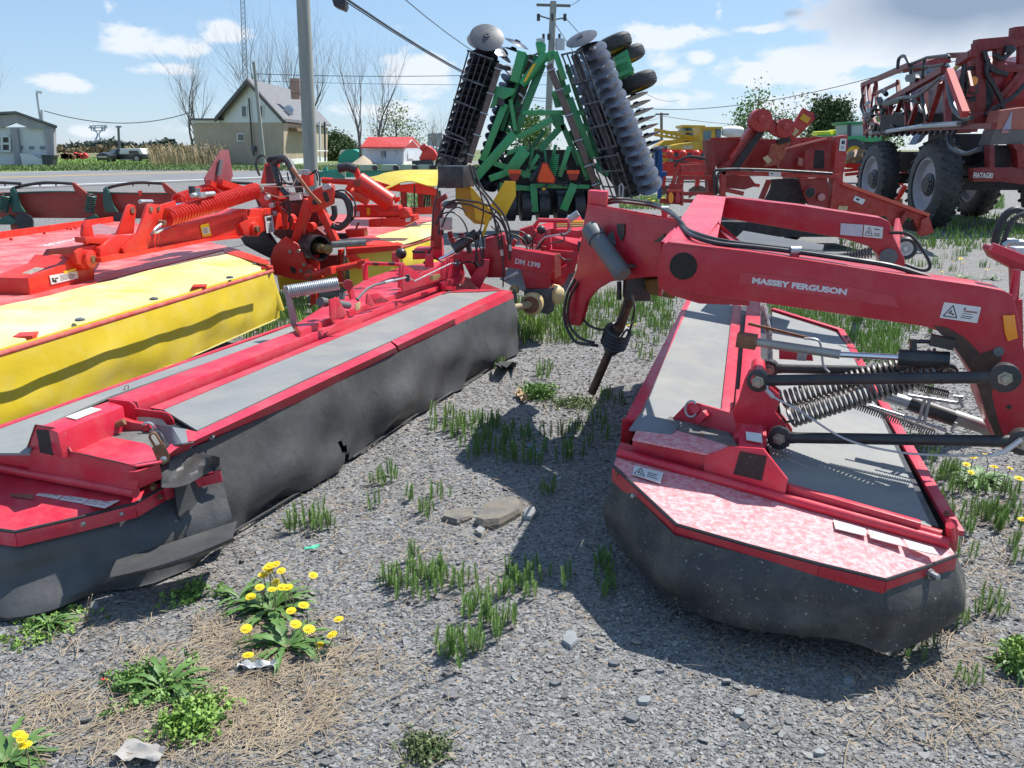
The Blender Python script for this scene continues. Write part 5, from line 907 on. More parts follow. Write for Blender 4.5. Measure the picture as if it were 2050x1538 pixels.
 Wv = VPlane(PZ(693, 500, zw).xy, PZ(802, 493, zw).xy); KW = Kit(T, Wv); KW.plate('end_rim', [(692, 492), (800, 490), (801, 501), (694, 511)], RO, .01, .015)
 sk, ln, nn = skirt([Wv(694, 505), Wv(802, 497), PZ(880, 474, zw - .03)], .42, .05, 1, rows=8, seed=51, sub=14, wav=.03, wrinkle=.03, ground=.05); mk('end_curtain', sk, YEL, T)
 KW.plate('far_curtain', [(555, 552), (600, 560), (692, 520), (692, 575), (560, 580)], YEL, -.6, .01)
 Q = VPlane((-1.6, 9.6), (-.6, 9.5)); KQ = Kit(T, Q)
 KQ.plate('lift_arm', [(707, 413), (716, 410), (798, 412), (802, 436), (709, 436)], RO, .1, .18, .008); KQ.plate('arm_flange', [(757, 425), (803, 426), (803, 432), (757, 432)], RO, .16, .02)
 KQ.tube('lift_cylinder', [(718, 362), (782, 406)], .105, RO, .2, 16); KQ.tube('lift_cylinder', [(645, 361), (716, 366)], .035, RO, .0, 12); KQ.tube('lift_cylinder', [(694, 388), (722, 392), (738, 400)], .075, mat('salmon cylinder', (.62, .10, .05), None, 5, rough=.4), .15, 14)
 KQ.plate('knuckle', [(796, 420), (806, 416), (818, 418), (822, 432), (818, 440), (800, 440)], RO, .2, .15, .008); KQ.disc('pin', (812, 428), .045, RO, .24, .05)
 KQ.plate('arm_foot', [(764, 439), (830, 431), (830, 443), (808, 454), (765, 454)], RO, .2, .25, .006); KQ.plate('arm_foot', [(738, 440), (764, 438), (764, 455), (738, 455)], REDO, .15, .1, .004)
 KQ.tube('rubber_boot', [(678, 337), (696, 334), (714, 340)], .055, big, .0, 12); KQ.bar('boot_arm', (712, 340), (720, 360), .06, RO, .0)
 KQ.plate('ring_plate', [(690, 380), (698, 366), (712, 358), (722, 362), (716, 370), (702, 378), (698, 392)], RO, .25, .03, .004); KQ.disc('pin', (716, 367), .04, RUST, .3, .04)
 decal(T, [Q(734, 416, .104), Q(741, 416, .104), Q(741, 431, .104), Q(735, 431, .104)], off=.004, name='yellow_sticker', mat_=YELP); decal(T, [Q(712, 424, .104), Q(720, 423, .104), Q(721, 434, .104), Q(713, 434, .104)], off=.004, name='warning_sticker'); decal(T, [Q(812, 437, .21), Q(822, 436, .21), Q(822, 444, .21), Q(812, 445, .21)], off=.004, name='warning_sticker')
 for q in ([(788, 396), (800, 394), (798, 404), (790, 408)], [(756, 378), (776, 380), (778, 398), (768, 398)], [(766, 404), (772, 396), (784, 404), (788, 424), (768, 424)]): KQ.plate('bracket', q, RO, .05, .06, .003)
 KQ.plate('front_box', [(690, 460), (728, 458), (730, 474), (696, 476)], RO, .3, .15, .004); KQ.plate('rubber_block', [(664, 468), (690, 468), (694, 478), (668, 480)], BLKP, .35, .1); KQ.bar('pin_handle', (712, 460), (718, 446), .02, RUST, .35)
 return T
yellow_mower()
def far_left_machines():
 T = thing('covered_mower', 'red mower under a wavy yellow tarp, standing behind the black box', 'mower', (-1.6, 11.5, 0)); Q = VPlane((-2.5, 11.8), (0, 11.4)); K = Kit(T, Q)
 rows = []
 for i in range(15):
  t = i / 14; x = 736 + 146 * t; rows.append([Q(x + 4 * f, 356 - 14 * sin(min(t * 1.6, 1) * pi / 2) + 18 * f + 9 * f * f * (1 + .6 * sin(t * 9)) + (0 if t < .15 else -2), -.9 + 1.2 * f) for f in (0, .2, .4, .6, .8, 1)])
 m = MB(); m.grid(rows, (0, 0, -.012)); mk('tarp', m, YEL, T)
 K.plate('side_skirt', [(735, 357), (785, 372), (840, 366), (876, 380), (876, 392), (740, 378)], REDO, .2, .02); K.plate('side_skirt', [(735, 357), (740, 378), (800, 380), (800, 362)], REDO, -.6, .02)
 for x in (808, 842, 868): K.bar('leg', (x, 378), (x + 1, 424), .07, REDK, .1)
 K.bar('rear_beam', (760, 424), (880, 421), .1, REDO, .1); K.tube('stay', [(830, 372), (829, 425)], .012, BLK, .2, 5)
 for i in range(9): K.tube('tine', [(848 + 4 * i, 382), (844 + 5 * i, 420)], .015, BLK, -.1 - .05 * i, 5, False)
 T = thing('cultivator', 'long red cultivator beam with green spring brackets beside the road', 'cultivator', (-5, 11.6, 0)); Q = VPlane((-9, 11.6), (-2, 11.9)); K = Kit(T, Q)
 K.plate('beam', [(-80, 385), (350, 386), (400, 392), (420, 398), (420, 430), (300, 438), (-80, 436)], mat('brownish red beam', (.30, .030, .02), (.40, .045, .03), 3, rough=.5, dust=(.3, .12, .08), dust_amt=.5), .0, .12, .01)
 DG = mat('dark green paint', (.02, .09, .07), (.03, .12, .09), 6, rough=.45)
 for x0 in (-80, 22, 208, 385):
  K.plate('bracket', [(x0 - 2, 378), (x0 + 5, 376), (x0 + 12, 390), (x0 + 16, 410), (x0 + 28, 425), (x0 + 4, 426), (x0 - 2, 410)], DG, .12, .05, .003)
  K.tube('spring_bar', [(x0 + 3, 378), (x0 + 30, 371), (x0 + 70, 366), (x0 + 122, 368)], .022, BLK, .05, 6, True)
  for t in (25, 58, 90): K.tube('bar_clip', [(x0 + t, 369), (x0 + t, 373)], .01, DG, .05, 5)
 for x0 in (-30, 142, 322):
  K.plate('red_lever', [(x0, 366), (x0 + 6, 366), (x0 + 38, 392), (x0 + 34, 400), (x0 + 8, 384)], mat('brownish red beam', (1, 0, 0)), .15, .04, .004)
  K.spring('coil_spring', (x0 + 42, 390), (x0 + 36, 424), .055, .012, 8, DG, .15); K.plate('green_foot', [(x0 + 25, 440), (x0 + 45, 430), (x0 + 62, 442), (x0 + 58, 450), (x0 + 30, 450)], DG, .18, .08, .004)
 for x0 in (35, 230): K.disc('hub', (x0 + 6, 455), .14, mat('brownish red beam', (1, 0, 0)), .1, .1); K.disc('bristle_hub', (x0 + 12, 444), .12, BLK, .2, .05)
 K.plate('cleat', [(276, 382), (284, 382), (282, 392), (278, 392)], REDO, .14, .02)
 K.tube('thin_pipe', [(-80, 392), (100, 384), (260, 387), (420, 388)], .012, DG, .05, 5, True)
 K.plate('leg', [(-40, 430), (-20, 430), (-20, 470), (-40, 470)], REDK, 0, .1); K.plate('leg', [(300, 430), (318, 430), (318, 480), (300, 480)], REDK, 0, .1)
 T = thing('seed_drill', 'pale green implement of small boxes in front of the road', 'implement', (-1.9, 15.5, 0)); Q = VPlane((-3, 15.6), (0, 15.4)); K = Kit(T, Q); PG = mat('pale green', (.30, .42, .26), (.36, .46, .32), 8, rough=.5); TG = mat('sea green', (.03, .25, .17), (.04, .3, .2), 8, rough=.45)
 for x0 in (722, 764, 802, 836): K.plate('hopper', [(x0, 330), (x0 + 26, 330), (x0 + 30, 342), (x0 - 3, 342)], PG, 0, .25, .01); K.disc('cap', (x0 + 28, 336), .05, BLKP, .05, .1, 10)
 K.bar('beam', (640, 350), (870, 344), .12, TG, -.1); K.plate('green_plate', [(654, 342), (690, 334), (694, 346), (688, 360), (654, 360)], TG, .1, .05, .01); K.plate('green_plate', [(672, 338), (690, 336), (692, 356)], PG, .15, .03); K.plate('column', [(647, 336), (654, 334), (654, 372), (646, 372)], TG, .1, .1); K.plate('column', [(860, 340), (866, 340), (868, 400), (862, 400)], TG, 0, .1); K.plate('leg', [(646, 372), (654, 372), (654, 405), (646, 405)], TG, .05, .1)
far_left_machines()
# ================================================================== green disc harrow folded upright
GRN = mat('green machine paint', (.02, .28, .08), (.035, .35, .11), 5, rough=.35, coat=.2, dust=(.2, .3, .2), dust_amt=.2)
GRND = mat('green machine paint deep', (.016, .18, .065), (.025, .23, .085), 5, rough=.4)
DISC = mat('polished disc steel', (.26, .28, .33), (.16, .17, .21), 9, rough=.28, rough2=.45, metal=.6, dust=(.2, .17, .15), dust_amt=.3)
DARKD = mat('shaded disc steel', (.03, .032, .04), (.16, .17, .2), 9, rough=.2, rough2=.4, metal=.8)  # disc steel with the shade of left and inner discs in its colour
DISCT = mat('top disc steel', (.11, .115, .13), (.07, .075, .085), 9, rough=.35, rough2=.5, metal=.0)  # disc steel, colour darkened against sun glare on the top discs
DARKM = mat('dark machinery steel', (.018, .018, .022), (.05, .05, .055), 14, rough=.35, rough2=.5)
BRN = mat('brown weathered tube', (.10, .075, .065), (.16, .12, .10), 10, rough=.5)
def tyre(name, c, ax, R, w, parent, rimmat, lug=0, rimr=.55, seg=36):
 ax = Vector(ax).normalized(); c = Vector(c); m = MB()
 m.rings(c - ax * w / 2, ax, [(0, R * rimr), (0, R * .80), (w * .12, R * .95), (w * .3, R), (w * .7, R), (w * .88, R * .95), (w, R * .80), (w, R * rimr)], seg, closed=True)
 if lug:
  a = ax.orthogonal().normalized(); b = ax.cross(a)
  for k in range(lug):
   for sd in (-1, 1):
    t = 2 * pi * (k + (.5 if sd > 0 else 0)) / lug; r0 = a * cos(t) + b * sin(t); t2 = t + .16; r1 = a * cos(t2) + b * sin(t2)
    m.bar(c + r0 * R * .995 + ax * sd * w * .02, c + r1 * R * .945 + ax * sd * w * .46, R * .07, R * .06, up=r0)
 else:
  for k in (.35, .5, .65): m.rings(c - ax * w * (.5 - k + .02), ax, [(0, R * 1.0), (.001, R * 1.012), (w * .05, R * 1.012), (w * .051, R * 1.0)], seg)
 t = mk(name, m, mat('worn tyre rubber', (.030, .030, .032), (.055, .054, .053), 8, rough=.6, dust=(.10, .09, .08), dust_amt=.45, dust_scale=5), parent)
 m = MB(); m.rings(c - ax * w * .42, ax, [(0, R * rimr), (w * .84, R * rimr), (w * .84, R * rimr * .9), (w * .6, R * rimr * .8), (w * .62, R * .2), (w * .8, R * .18), (w * .8, .01), (w * .1, .01), (w * .1, R * .2), (w * .2, R * rimr * .8), (0, R * rimr * .9)], seg, closed=True); mk('rim', m, rimmat, t)
 return t
def disc_harrow():
 T = thing('disc_harrow', 'tall green disc harrow with both wings folded upright and steel discs showing', 'harrow', (1.2, 16, 0)); Q = VPlane((0, 16), (1, 16)); K = Kit(T, Q)
 def disc(c, nrm, R=.30, off=0.0, notch=False, name='disc'):
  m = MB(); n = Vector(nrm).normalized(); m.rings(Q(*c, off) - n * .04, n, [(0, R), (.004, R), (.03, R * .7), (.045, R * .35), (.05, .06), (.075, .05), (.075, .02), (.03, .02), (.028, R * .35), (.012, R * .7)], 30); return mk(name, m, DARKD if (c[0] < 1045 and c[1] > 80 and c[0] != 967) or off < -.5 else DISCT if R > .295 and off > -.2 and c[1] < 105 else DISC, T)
 def basket(A, B, C_, D, nb, o1, o2, cross):      # A,B top corners; C_,D bottom corners
  m = MB()
  for i in range(nb):
   u = i / (nb - 1); t0 = (A[0] + (B[0] - A[0]) * u, A[1] + (B[1] - A[1]) * u); t1 = (C_[0] + (D[0] - C_[0]) * u, C_[1] + (D[1] - C_[1]) * u)
   for o in (o1, o2): m.tube([Q(*t0, o), Q(*t1, o)], .016, 5)
  rl = mk('roller_basket', m, DARKM, T)
  for v in cross:
   p = (A[0] + (C_[0] - A[0]) * v, A[1] + (C_[1] - A[1]) * v); q = (B[0] + (D[0] - B[0]) * v, B[1] + (D[1] - B[1]) * v); m = MB(); m.bar(Q(p[0] - 3, p[1] - 2, o1), Q(q[0] + 3, q[1] + 2, o1), .04, .03); m.bar(Q(*p, o1), Q(*p, o2), .04); m.bar(Q(*q, o1), Q(*q, o2), .04); mk('roller_flange', m, mat('dark bright steel', (.03, .03, .035), (.16, .165, .18), 25, rough=.3, metal=.7), rl)
 basket((938, 103), (985, 118), (893, 262), (930, 278), 5, .35, -.1, (0, .33, .62, 1)); basket((889, 272), (930, 284), (868, 345), (905, 350), 4, .35, -.1, (0, .5, 1))
 K.plate('dark_backing', [(945, 108), (1000, 122), (985, 180), (960, 250), (935, 330), (880, 345), (892, 280), (905, 240)], DARKM, -.45, .1)
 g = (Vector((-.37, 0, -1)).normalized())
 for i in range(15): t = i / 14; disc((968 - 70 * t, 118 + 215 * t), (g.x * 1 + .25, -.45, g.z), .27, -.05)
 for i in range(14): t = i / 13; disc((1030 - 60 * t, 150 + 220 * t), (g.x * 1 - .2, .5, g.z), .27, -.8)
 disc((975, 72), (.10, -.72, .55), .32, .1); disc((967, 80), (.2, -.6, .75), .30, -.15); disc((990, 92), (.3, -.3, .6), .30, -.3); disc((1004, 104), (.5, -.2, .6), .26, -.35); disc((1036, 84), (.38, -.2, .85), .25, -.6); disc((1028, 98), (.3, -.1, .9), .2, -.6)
 K.bar('gang_tube', (1001, 128), (938, 326), .11, BRN, .25, bev=.008); K.bar('stub_tube', (1000, 134), (1020, 138), .07, DARKM, .3, .1)
 for t in (.05, .3, .5, .72, .92): x, y = 1001 - 63 * t, 128 + 198 * t; K.tube('u_bolt', [(x - 8, y - 2, .32), (x + 8, y + 3, .32)], .014, GALV, n=5)
 K.bar('wing_leg', (1045, 104), (1029, 165), .17, GRN, .1, bev=.01); K.plate('leg_cap', [(1034, 101), (1052, 104), (1056, 110), (1036, 107)], GRN, .15, .2, .004)
 K.plate('gusset', [(992, 172), (1033, 178), (1026, 190), (998, 205), (990, 214), (980, 217), (986, 200)], GRN, .2, .12, .006); K.bar('wing_beam', (1011, 208), (966, 322), .13, GRN, .1, bev=.01); K.bar('wing_brace', (1022, 200), (1032, 262), .07, GRN, .1); K.plate('dark_pad', [(996, 194), (1010, 200), (1008, 212), (996, 210)], DARKM, .24, .08)
 K.tube('fold_cylinder', [(1092, 112), (1044, 170)], .085, GRN, .15, 14); K.plate('yellow_stripe', [(1066, 130), (1074, 126), (1054, 162), (1047, 165)], YELP, .245, .006)
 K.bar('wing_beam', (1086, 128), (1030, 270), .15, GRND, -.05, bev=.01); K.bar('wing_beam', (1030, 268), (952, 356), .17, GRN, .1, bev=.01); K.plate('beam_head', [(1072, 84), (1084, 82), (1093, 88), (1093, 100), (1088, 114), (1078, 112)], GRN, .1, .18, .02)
 K.bar('hose_bundle', (1064, 110), (1040, 200), .08, DARKM, .0, -.2)
 K.plate('dark_backing', [(1000, 205), (1040, 112), (1074, 108), (1052, 190), (1022, 262), (1000, 330), (960, 350), (975, 280)], DARKM, -1.1, .1); K.plate('dark_backing', [(1150, 130), (1180, 130), (1250, 330), (1240, 390), (1200, 330)], DARKM, -1.2, .1)  # dark filler sheets added behind the beams to block the sky
 for i in range(16): t = i / 15; K.tube('frame_hose', [(1058 - 60 * t, 120 + 200 * t), (1070 - 66 * t, 130 + 200 * t), (1062 - 60 * t, 146 + 190 * t)], .02, GALV if i % 5 == 0 else BLK, .05, 5, True)
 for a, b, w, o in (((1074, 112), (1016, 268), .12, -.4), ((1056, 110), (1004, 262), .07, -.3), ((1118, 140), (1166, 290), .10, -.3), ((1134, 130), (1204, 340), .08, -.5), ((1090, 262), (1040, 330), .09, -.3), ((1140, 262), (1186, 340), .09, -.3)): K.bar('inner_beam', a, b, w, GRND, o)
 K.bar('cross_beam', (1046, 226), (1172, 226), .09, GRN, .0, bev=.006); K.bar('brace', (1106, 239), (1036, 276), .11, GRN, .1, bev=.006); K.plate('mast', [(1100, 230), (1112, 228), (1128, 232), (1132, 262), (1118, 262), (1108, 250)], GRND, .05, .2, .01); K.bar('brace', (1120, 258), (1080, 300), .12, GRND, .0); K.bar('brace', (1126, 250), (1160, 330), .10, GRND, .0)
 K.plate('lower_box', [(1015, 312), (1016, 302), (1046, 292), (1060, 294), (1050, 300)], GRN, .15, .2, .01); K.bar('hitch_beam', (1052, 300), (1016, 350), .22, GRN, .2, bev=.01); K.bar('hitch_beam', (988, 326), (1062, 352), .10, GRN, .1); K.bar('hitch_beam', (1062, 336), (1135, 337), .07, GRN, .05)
 for a, b, w, o in (((1113, 290), (1100, 340), .06, .2), ((1140, 294), (1120, 354), .09, .25), ((1090, 300), (1096, 340), .05, .1), ((1068, 296), (1060, 330), .05, .15), ((1078, 310), (1048, 356), .08, .1), ((1155, 300), (1176, 360), .09, .1), ((1030, 340), (980, 358), .12, .2), ((1176, 340), (1200, 372), .12, .1), ((1066, 372), (1180, 374), .08, .1), ((1000, 372), (1062, 378), .10, .0), ((1149, 368), (1128, 420), .15, .2), ((1068, 368), (1071, 424), .13, .1), ((1190, 330), (1216, 352), .10, .0)): K.bar('frame_bar', a, b, w, GRN if w > .07 else GRND, o, bev=.004)
 K.spring('coil_spring', (1113, 308), (1108, 352), .055, .014, 11, GRN, .3)
 K.tube('gas_strut', [(1084, 332), (1062, 362)], .05, DARKM, .3, 10)
 for i in range(26):
  a = random.Random(i); x = a.uniform(1000, 1170); y = a.uniform(262, 370); K.tube('hose', [(x, y), (x + a.uniform(-14, 14), y + 14), (x + a.uniform(-26, 26), y + a.uniform(15, 40))], .014, BLK, a.uniform(-.2, .35), 5, True)
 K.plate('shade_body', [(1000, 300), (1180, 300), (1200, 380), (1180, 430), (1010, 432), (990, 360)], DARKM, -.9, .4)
 for x in (1030, 1062, 1096, 1132, 1166, 1192): m = MB(); m.rings(Q(x, 412, -.1) - Vector((.2, 0, 0)), (1, .15, 0), [(0, .15), (.0, .3), (.2, .3), (.2, .15)], 20); mk('ground_wheel', m, DARKM, T)
 OR = mat('orange reflector sheet', (.85, .10, .015), (.75, .08, .01), 20, rough=.45); RD = mat('dull red reflector', (.30, .03, .015), None)
 K.plate('reflector', [(1018, 340), (1043, 340), (1043, 348), (1018, 348)], OR, .5, .02); K.plate('reflector', [(1019, 348), (1042, 348), (1036, 362), (1024, 362)], RD, .49, .02); K.plate('reflector', [(1135, 341), (1160, 341), (1160, 348), (1135, 348)], OR, .5, .02); K.plate('reflector', [(1136, 348), (1159, 348), (1154, 361), (1141, 361)], RD, .49, .02)
 K.plate('slow_vehicle_triangle', [(1087, 328), (1094, 328), (1110, 356), (1108, 366), (1079, 364), (1077, 358)], OR, .55, .02); K.plate('slow_vehicle_border', [(1086, 325), (1095, 325), (1113, 358), (1110, 368), (1077, 366), (1074, 358)], RD, .52, .02)
 K.plate('badge', [(1083, 374), (1094, 374), (1094, 383), (1083, 383)], DARKM, .3, .02); K.plate('badge_mark', [(1085, 377), (1090, 375), (1093, 379), (1088, 382), (1086, 380)], YELP, .31, .01)
 K.bar('gang_tube', (1099, 130), (1197, 382), .12, BRN, .25, bev=.008)
 for t in (.04, .2, .4, .6, .8, .95): x, y = 1099 + 98 * t, 130 + 252 * t; K.tube('u_bolt', [(x - 8, y + 3, .33), (x + 9, y - 3, .33)], .014, GALV, n=5)
 K.plate('leg_cap', [(1092, 106), (1110, 100), (1116, 114), (1098, 124)], GRN, .2, .3, .006); K.bar('wing_leg', (1111, 104), (1130, 160), .10, GRN, .2, bev=.006); K.bar('wing_beam', (1140, 196), (1186, 316), .12, GRN, .0, bev=.008); K.plate('gusset', [(1104, 184), (1140, 168), (1144, 184), (1120, 200), (1112, 196)], GRN, .15, .1, .006); K.plate('gusset', [(1104, 186), (1118, 196), (1124, 214), (1112, 216)], GRND, .1, .1); K.bar('wing_beam', (1150, 240), (1180, 262), .08, GRN, -.1)
 basket((1126, 112), (1163, 99), (1199, 303), (1232, 290), 5, .45, .0, (0, .3, .53, .77, 1)); basket((1186, 320), (1236, 308), (1215, 394), (1264, 397), 5, .45, .0, (0, .35, .75, 1))
 m = MB(); m.bar(Q(1148, 110, .2), Q(1232, 330, .2), .12, .1); mk('gang_tube', m, DARKM, T)
 g = Vector((.4, 0, -1)).normalized()
 for i in range(14): t = i / 13; disc((1195 + 104 * t, 116 + 252 * t), (-.42, -.62, .66), .255, .05)
 for i in range(13): t = i / 12; disc((1160 + 100 * t, 140 + 240 * t), (g.x, .5, g.z), .27, -.7)
 for i in range(8): t = i / 7; disc((1268 + 36 * t, 192 + 110 * t), (-.34, .12, .93), .30, -1.0)
 disc((1163, 74), (-.33, -.42, .75), .30, .2); disc((1186, 99), (-.42, -.55, .7), .27, .1); disc((1176, 92), (-.3, .2, .9), .26, -.2)
 m = MB(); m.bar(Q(1190, 110, -.3), Q(1292, 372, -.3), .14, .14); m.bar(Q(1210, 140, -.9), Q(1270, 330, -.9), .22, .2); mk('gang_beam', m, DARKM, T)
 K.plate('dark_backing', [(1200, 200), (1240, 200), (1290, 350), (1280, 392), (1236, 398), (1215, 320)], DARKM, -.5, .15)
 yr = mat('yellow wheel rim', (.60, .42, .01), None, 5, rough=.4)
 tyre('wheel', Q(1228, 90, -1.1), (-.33, .10, .85), .37, .27, T, yr); tyre('wheel', Q(1256, 112, -1.5), (-.33, .10, .85), .36, .26, T, yr); tyre('wheel', Q(1276, 166, -1.0), (-.30, .12, .85), .39, .28, T, yr)
 K.plate('axle_box', [(1228, 115), (1256, 98), (1272, 154), (1240, 162)], GRN, -.9, .12, .01); K.plate('axle_box', [(1234, 122), (1252, 112), (1262, 146), (1244, 154)], GRND, -.86, .06); K.bar('axle', (1236, 152), (1268, 138), .08, GRN, -.75); K.bar('axle', (1232, 128), (1256, 118), .08, GRN, -.75)
 K.tube('u_handle', [(1240, 392), (1240, 372), (1244, 368), (1248, 374), (1246, 396)], .02, GALV, .55, 6)
disc_harrow()
# ================================================================== dark red mower-conditioner in the middle distance
def red_conditioner():
 T = thing('mower_conditioner', 'dull dark red mower-conditioner with open frame and a sloping side shield', 'mower conditioner', (6, 14.2, 0)); Q = VPlane((3, 14), (8, 14)); K = Kit(T, Q); D = REDK
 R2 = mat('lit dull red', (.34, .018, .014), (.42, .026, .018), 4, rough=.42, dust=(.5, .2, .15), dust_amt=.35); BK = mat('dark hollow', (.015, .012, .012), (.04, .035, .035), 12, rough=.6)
 K.plate('body', [(1426, 280), (1492, 277), (1600, 280), (1697, 276), (1690, 346), (1620, 352), (1610, 400), (1590, 344), (1470, 340), (1430, 330)], D, -.6, .8, .01)
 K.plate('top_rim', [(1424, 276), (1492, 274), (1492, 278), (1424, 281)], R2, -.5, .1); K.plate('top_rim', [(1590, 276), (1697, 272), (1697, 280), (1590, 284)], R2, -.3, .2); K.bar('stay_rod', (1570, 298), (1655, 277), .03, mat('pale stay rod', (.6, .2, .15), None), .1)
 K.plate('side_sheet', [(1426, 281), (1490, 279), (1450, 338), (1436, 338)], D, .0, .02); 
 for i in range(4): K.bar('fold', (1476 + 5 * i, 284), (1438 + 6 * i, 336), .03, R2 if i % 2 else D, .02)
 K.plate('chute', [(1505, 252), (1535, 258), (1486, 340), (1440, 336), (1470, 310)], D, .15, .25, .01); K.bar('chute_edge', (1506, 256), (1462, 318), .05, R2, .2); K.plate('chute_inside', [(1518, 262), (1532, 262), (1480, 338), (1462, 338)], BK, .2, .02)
 K.disc('round_head', (1525, 241), .18, R2, .3, .22, 28); K.disc('hub', (1525, 239), .05, R2, .36, .05); K.plate('link', [(1536, 228), (1556, 246), (1575, 242), (1580, 262), (1570, 275), (1556, 274), (1530, 256)], R2, .28, .12, .01); K.disc('round_head', (1573, 257), .15, R2, .32, .2, 26); K.disc('hub', (1574, 254), .05, R2, .36, .05)
 m = MB(); m.tube([Q(1557 + 5 * cos(t), 241 + 6 * sin(t), .3) for t in np.linspace(0, 6.28, 14)], .012, 6); mk('lifting_ring', m, DARKM, T)
 K.plate('hood_board', [(1608, 216), (1639, 232), (1588, 282), (1562, 268), (1590, 246)], R2, .1, .06, .006); K.plate('yellow_patch', [(1608, 227), (1623, 237), (1616, 248), (1601, 238)], mat('ochre patch', (.55, .32, .01), None), .12, .012); decal(T, [Q(1590, 254, .115), Q(1600, 262, .115), Q(1590, 274, .115), Q(1582, 266, .115)], off=.01, name='pale_label', mat_=CREAM)
 K.plate('board_corner', [(1630, 228), (1640, 232), (1632, 238)], BK, .12, .01); K.plate('dark_strut', [(1556, 280), (1582, 272), (1582, 284), (1560, 290)], BK, .15, .1); K.plate('leaning_panel', [(1545, 290), (1584, 284), (1560, 330), (1530, 334)], mat('rust streaked red', (.30, .04, .02), (.38, .15, .07), 12, rough=.6), .1, .05); decal(T, [Q(1536, 311, .16), Q(1545, 321, .16), Q(1537, 329, .16), Q(1527, 317, .16)], off=.01, name='pale_label', mat_=CREAM)
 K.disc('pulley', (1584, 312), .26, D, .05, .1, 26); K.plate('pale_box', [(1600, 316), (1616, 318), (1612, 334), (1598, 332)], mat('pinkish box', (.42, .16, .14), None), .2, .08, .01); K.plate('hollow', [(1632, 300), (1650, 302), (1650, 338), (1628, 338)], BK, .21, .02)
 K.plate('post', [(1612, 300), (1630, 300), (1628, 344), (1610, 344)], D, .25, .05)
 K.plate('right_post', [(1676, 273), (1698, 270), (1696, 300), (1688, 352), (1686, 420), (1664, 418), (1668, 350)], R2, .4, .2, .006); decal(T, [Q(1682, 278, .41), Q(1694, 278, .41), Q(1692, 303, .41), Q(1679, 302, .41)], off=.01, name='warning_sticker', cells=[('box', .25, .15, .8, .45), ('lines', .2, .55, .85, .9, 3)])
 K.plate('frame_rail', [(1445, 341), (1684, 349), (1684, 358), (1445, 350)], R2, .6, .1, .006); K.plate('frame_post', [(1444, 342), (1454, 342), (1453, 392), (1442, 392)], R2, .6, .1, .006); K.tube('hose', [(1432, 390), (1430, 352), (1440, 340), (1520, 340), (1620, 345), (1666, 348)], .022, BLK, .7, 6, True); K.tube('hose', [(1438, 388), (1436, 356), (1446, 342), (1480, 339)], .02, BLK, .72, 6, True)
 decal(T, [Q(1539, 344, .61), Q(1563, 345, .61), Q(1563, 353, .61), Q(1539, 352, .61)], off=.01, name='warning_sticker', cells=[('box', .15, .3, .35, .6)])
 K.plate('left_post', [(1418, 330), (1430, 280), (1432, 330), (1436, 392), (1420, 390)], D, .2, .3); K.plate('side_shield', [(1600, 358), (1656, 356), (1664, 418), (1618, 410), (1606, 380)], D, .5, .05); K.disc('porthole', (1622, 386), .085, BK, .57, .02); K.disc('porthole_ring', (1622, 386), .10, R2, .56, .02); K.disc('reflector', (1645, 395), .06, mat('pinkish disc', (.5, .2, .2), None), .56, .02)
 K.plate('dark_opening', [(1556, 360), (1600, 358), (1616, 408), (1540, 404), (1552, 380)], BK, .2, .3); K.plate('funnel', [(1446, 352), (1500, 352), (1515, 372), (1490, 380), (1450, 376)], D, .3, .3); K.plate('leg', [(1536, 360), (1546, 360), (1530, 400), (1520, 398)], D, .4, .06); K.bar('lower_rail', (1452, 380), (1488, 388), .07, R2, .5)  # black slab stands for the shade inside the frame opening
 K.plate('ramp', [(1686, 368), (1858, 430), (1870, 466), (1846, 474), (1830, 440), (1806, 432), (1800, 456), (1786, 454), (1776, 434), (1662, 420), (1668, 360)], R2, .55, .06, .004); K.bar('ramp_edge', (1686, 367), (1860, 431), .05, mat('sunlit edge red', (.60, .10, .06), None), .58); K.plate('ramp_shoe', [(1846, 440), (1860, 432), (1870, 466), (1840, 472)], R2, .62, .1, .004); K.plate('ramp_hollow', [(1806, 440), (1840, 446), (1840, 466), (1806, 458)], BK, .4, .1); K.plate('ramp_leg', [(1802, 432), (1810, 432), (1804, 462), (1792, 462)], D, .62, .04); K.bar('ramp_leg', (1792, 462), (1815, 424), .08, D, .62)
 decal(T, [Q(1712, 392, .56), Q(1732, 400, .56), Q(1726, 410, .56), Q(1707, 401, .56)], off=.01, name='warning_sticker', cells=[('box', .2, .3, .5, .7)]); decal(T, [Q(1679, 412, .56), Q(1697, 413, .56), Q(1695, 423, .56), Q(1677, 421, .56)], off=.01, name='pale_label', mat_=CREAM)
 K.plate('lamp_bracket', [(1336, 380), (1369, 381), (1368, 412), (1364, 412), (1364, 386), (1336, 385)], R2, .6, .1); K.plate('lamp_board', [(1336, 384), (1366, 386), (1366, 410), (1334, 408)], D, .5, .04)
 for x, mt, nm in ((1343, ORANGE, 'amber_lamp'), (1357, mat('red lamp', (.45, .01, .03), None, 5, rough=.2, coat=.5), 'red_lamp')): m = MB(); m.prism([Q(x + 5 * cos(t), 396 + 11 * sin(t), .62) for t in np.linspace(0, 6.28, 17)[:-1]], (0, -.02, 0)); mk(nm, m, mt, T)
 for a, b, w in (((1345, 376), (1356, 336), .06), ((1356, 376), (1362, 342), .05), ((1362, 338), (1412, 336), .12), ((1362, 356), (1424, 356), .07), ((1368, 388), (1430, 388), .06), ((1368, 402), (1420, 404), .06), ((1322, 402), (1340, 404), .08), ((1340, 374), (1366, 374), .1)): K.bar('rear_bar', a, b, w, R2, .3)
 K.tube('hose', [(1350, 334), (1362, 320), (1386, 314), (1412, 318)], .02, BLK, .3, 6, True)
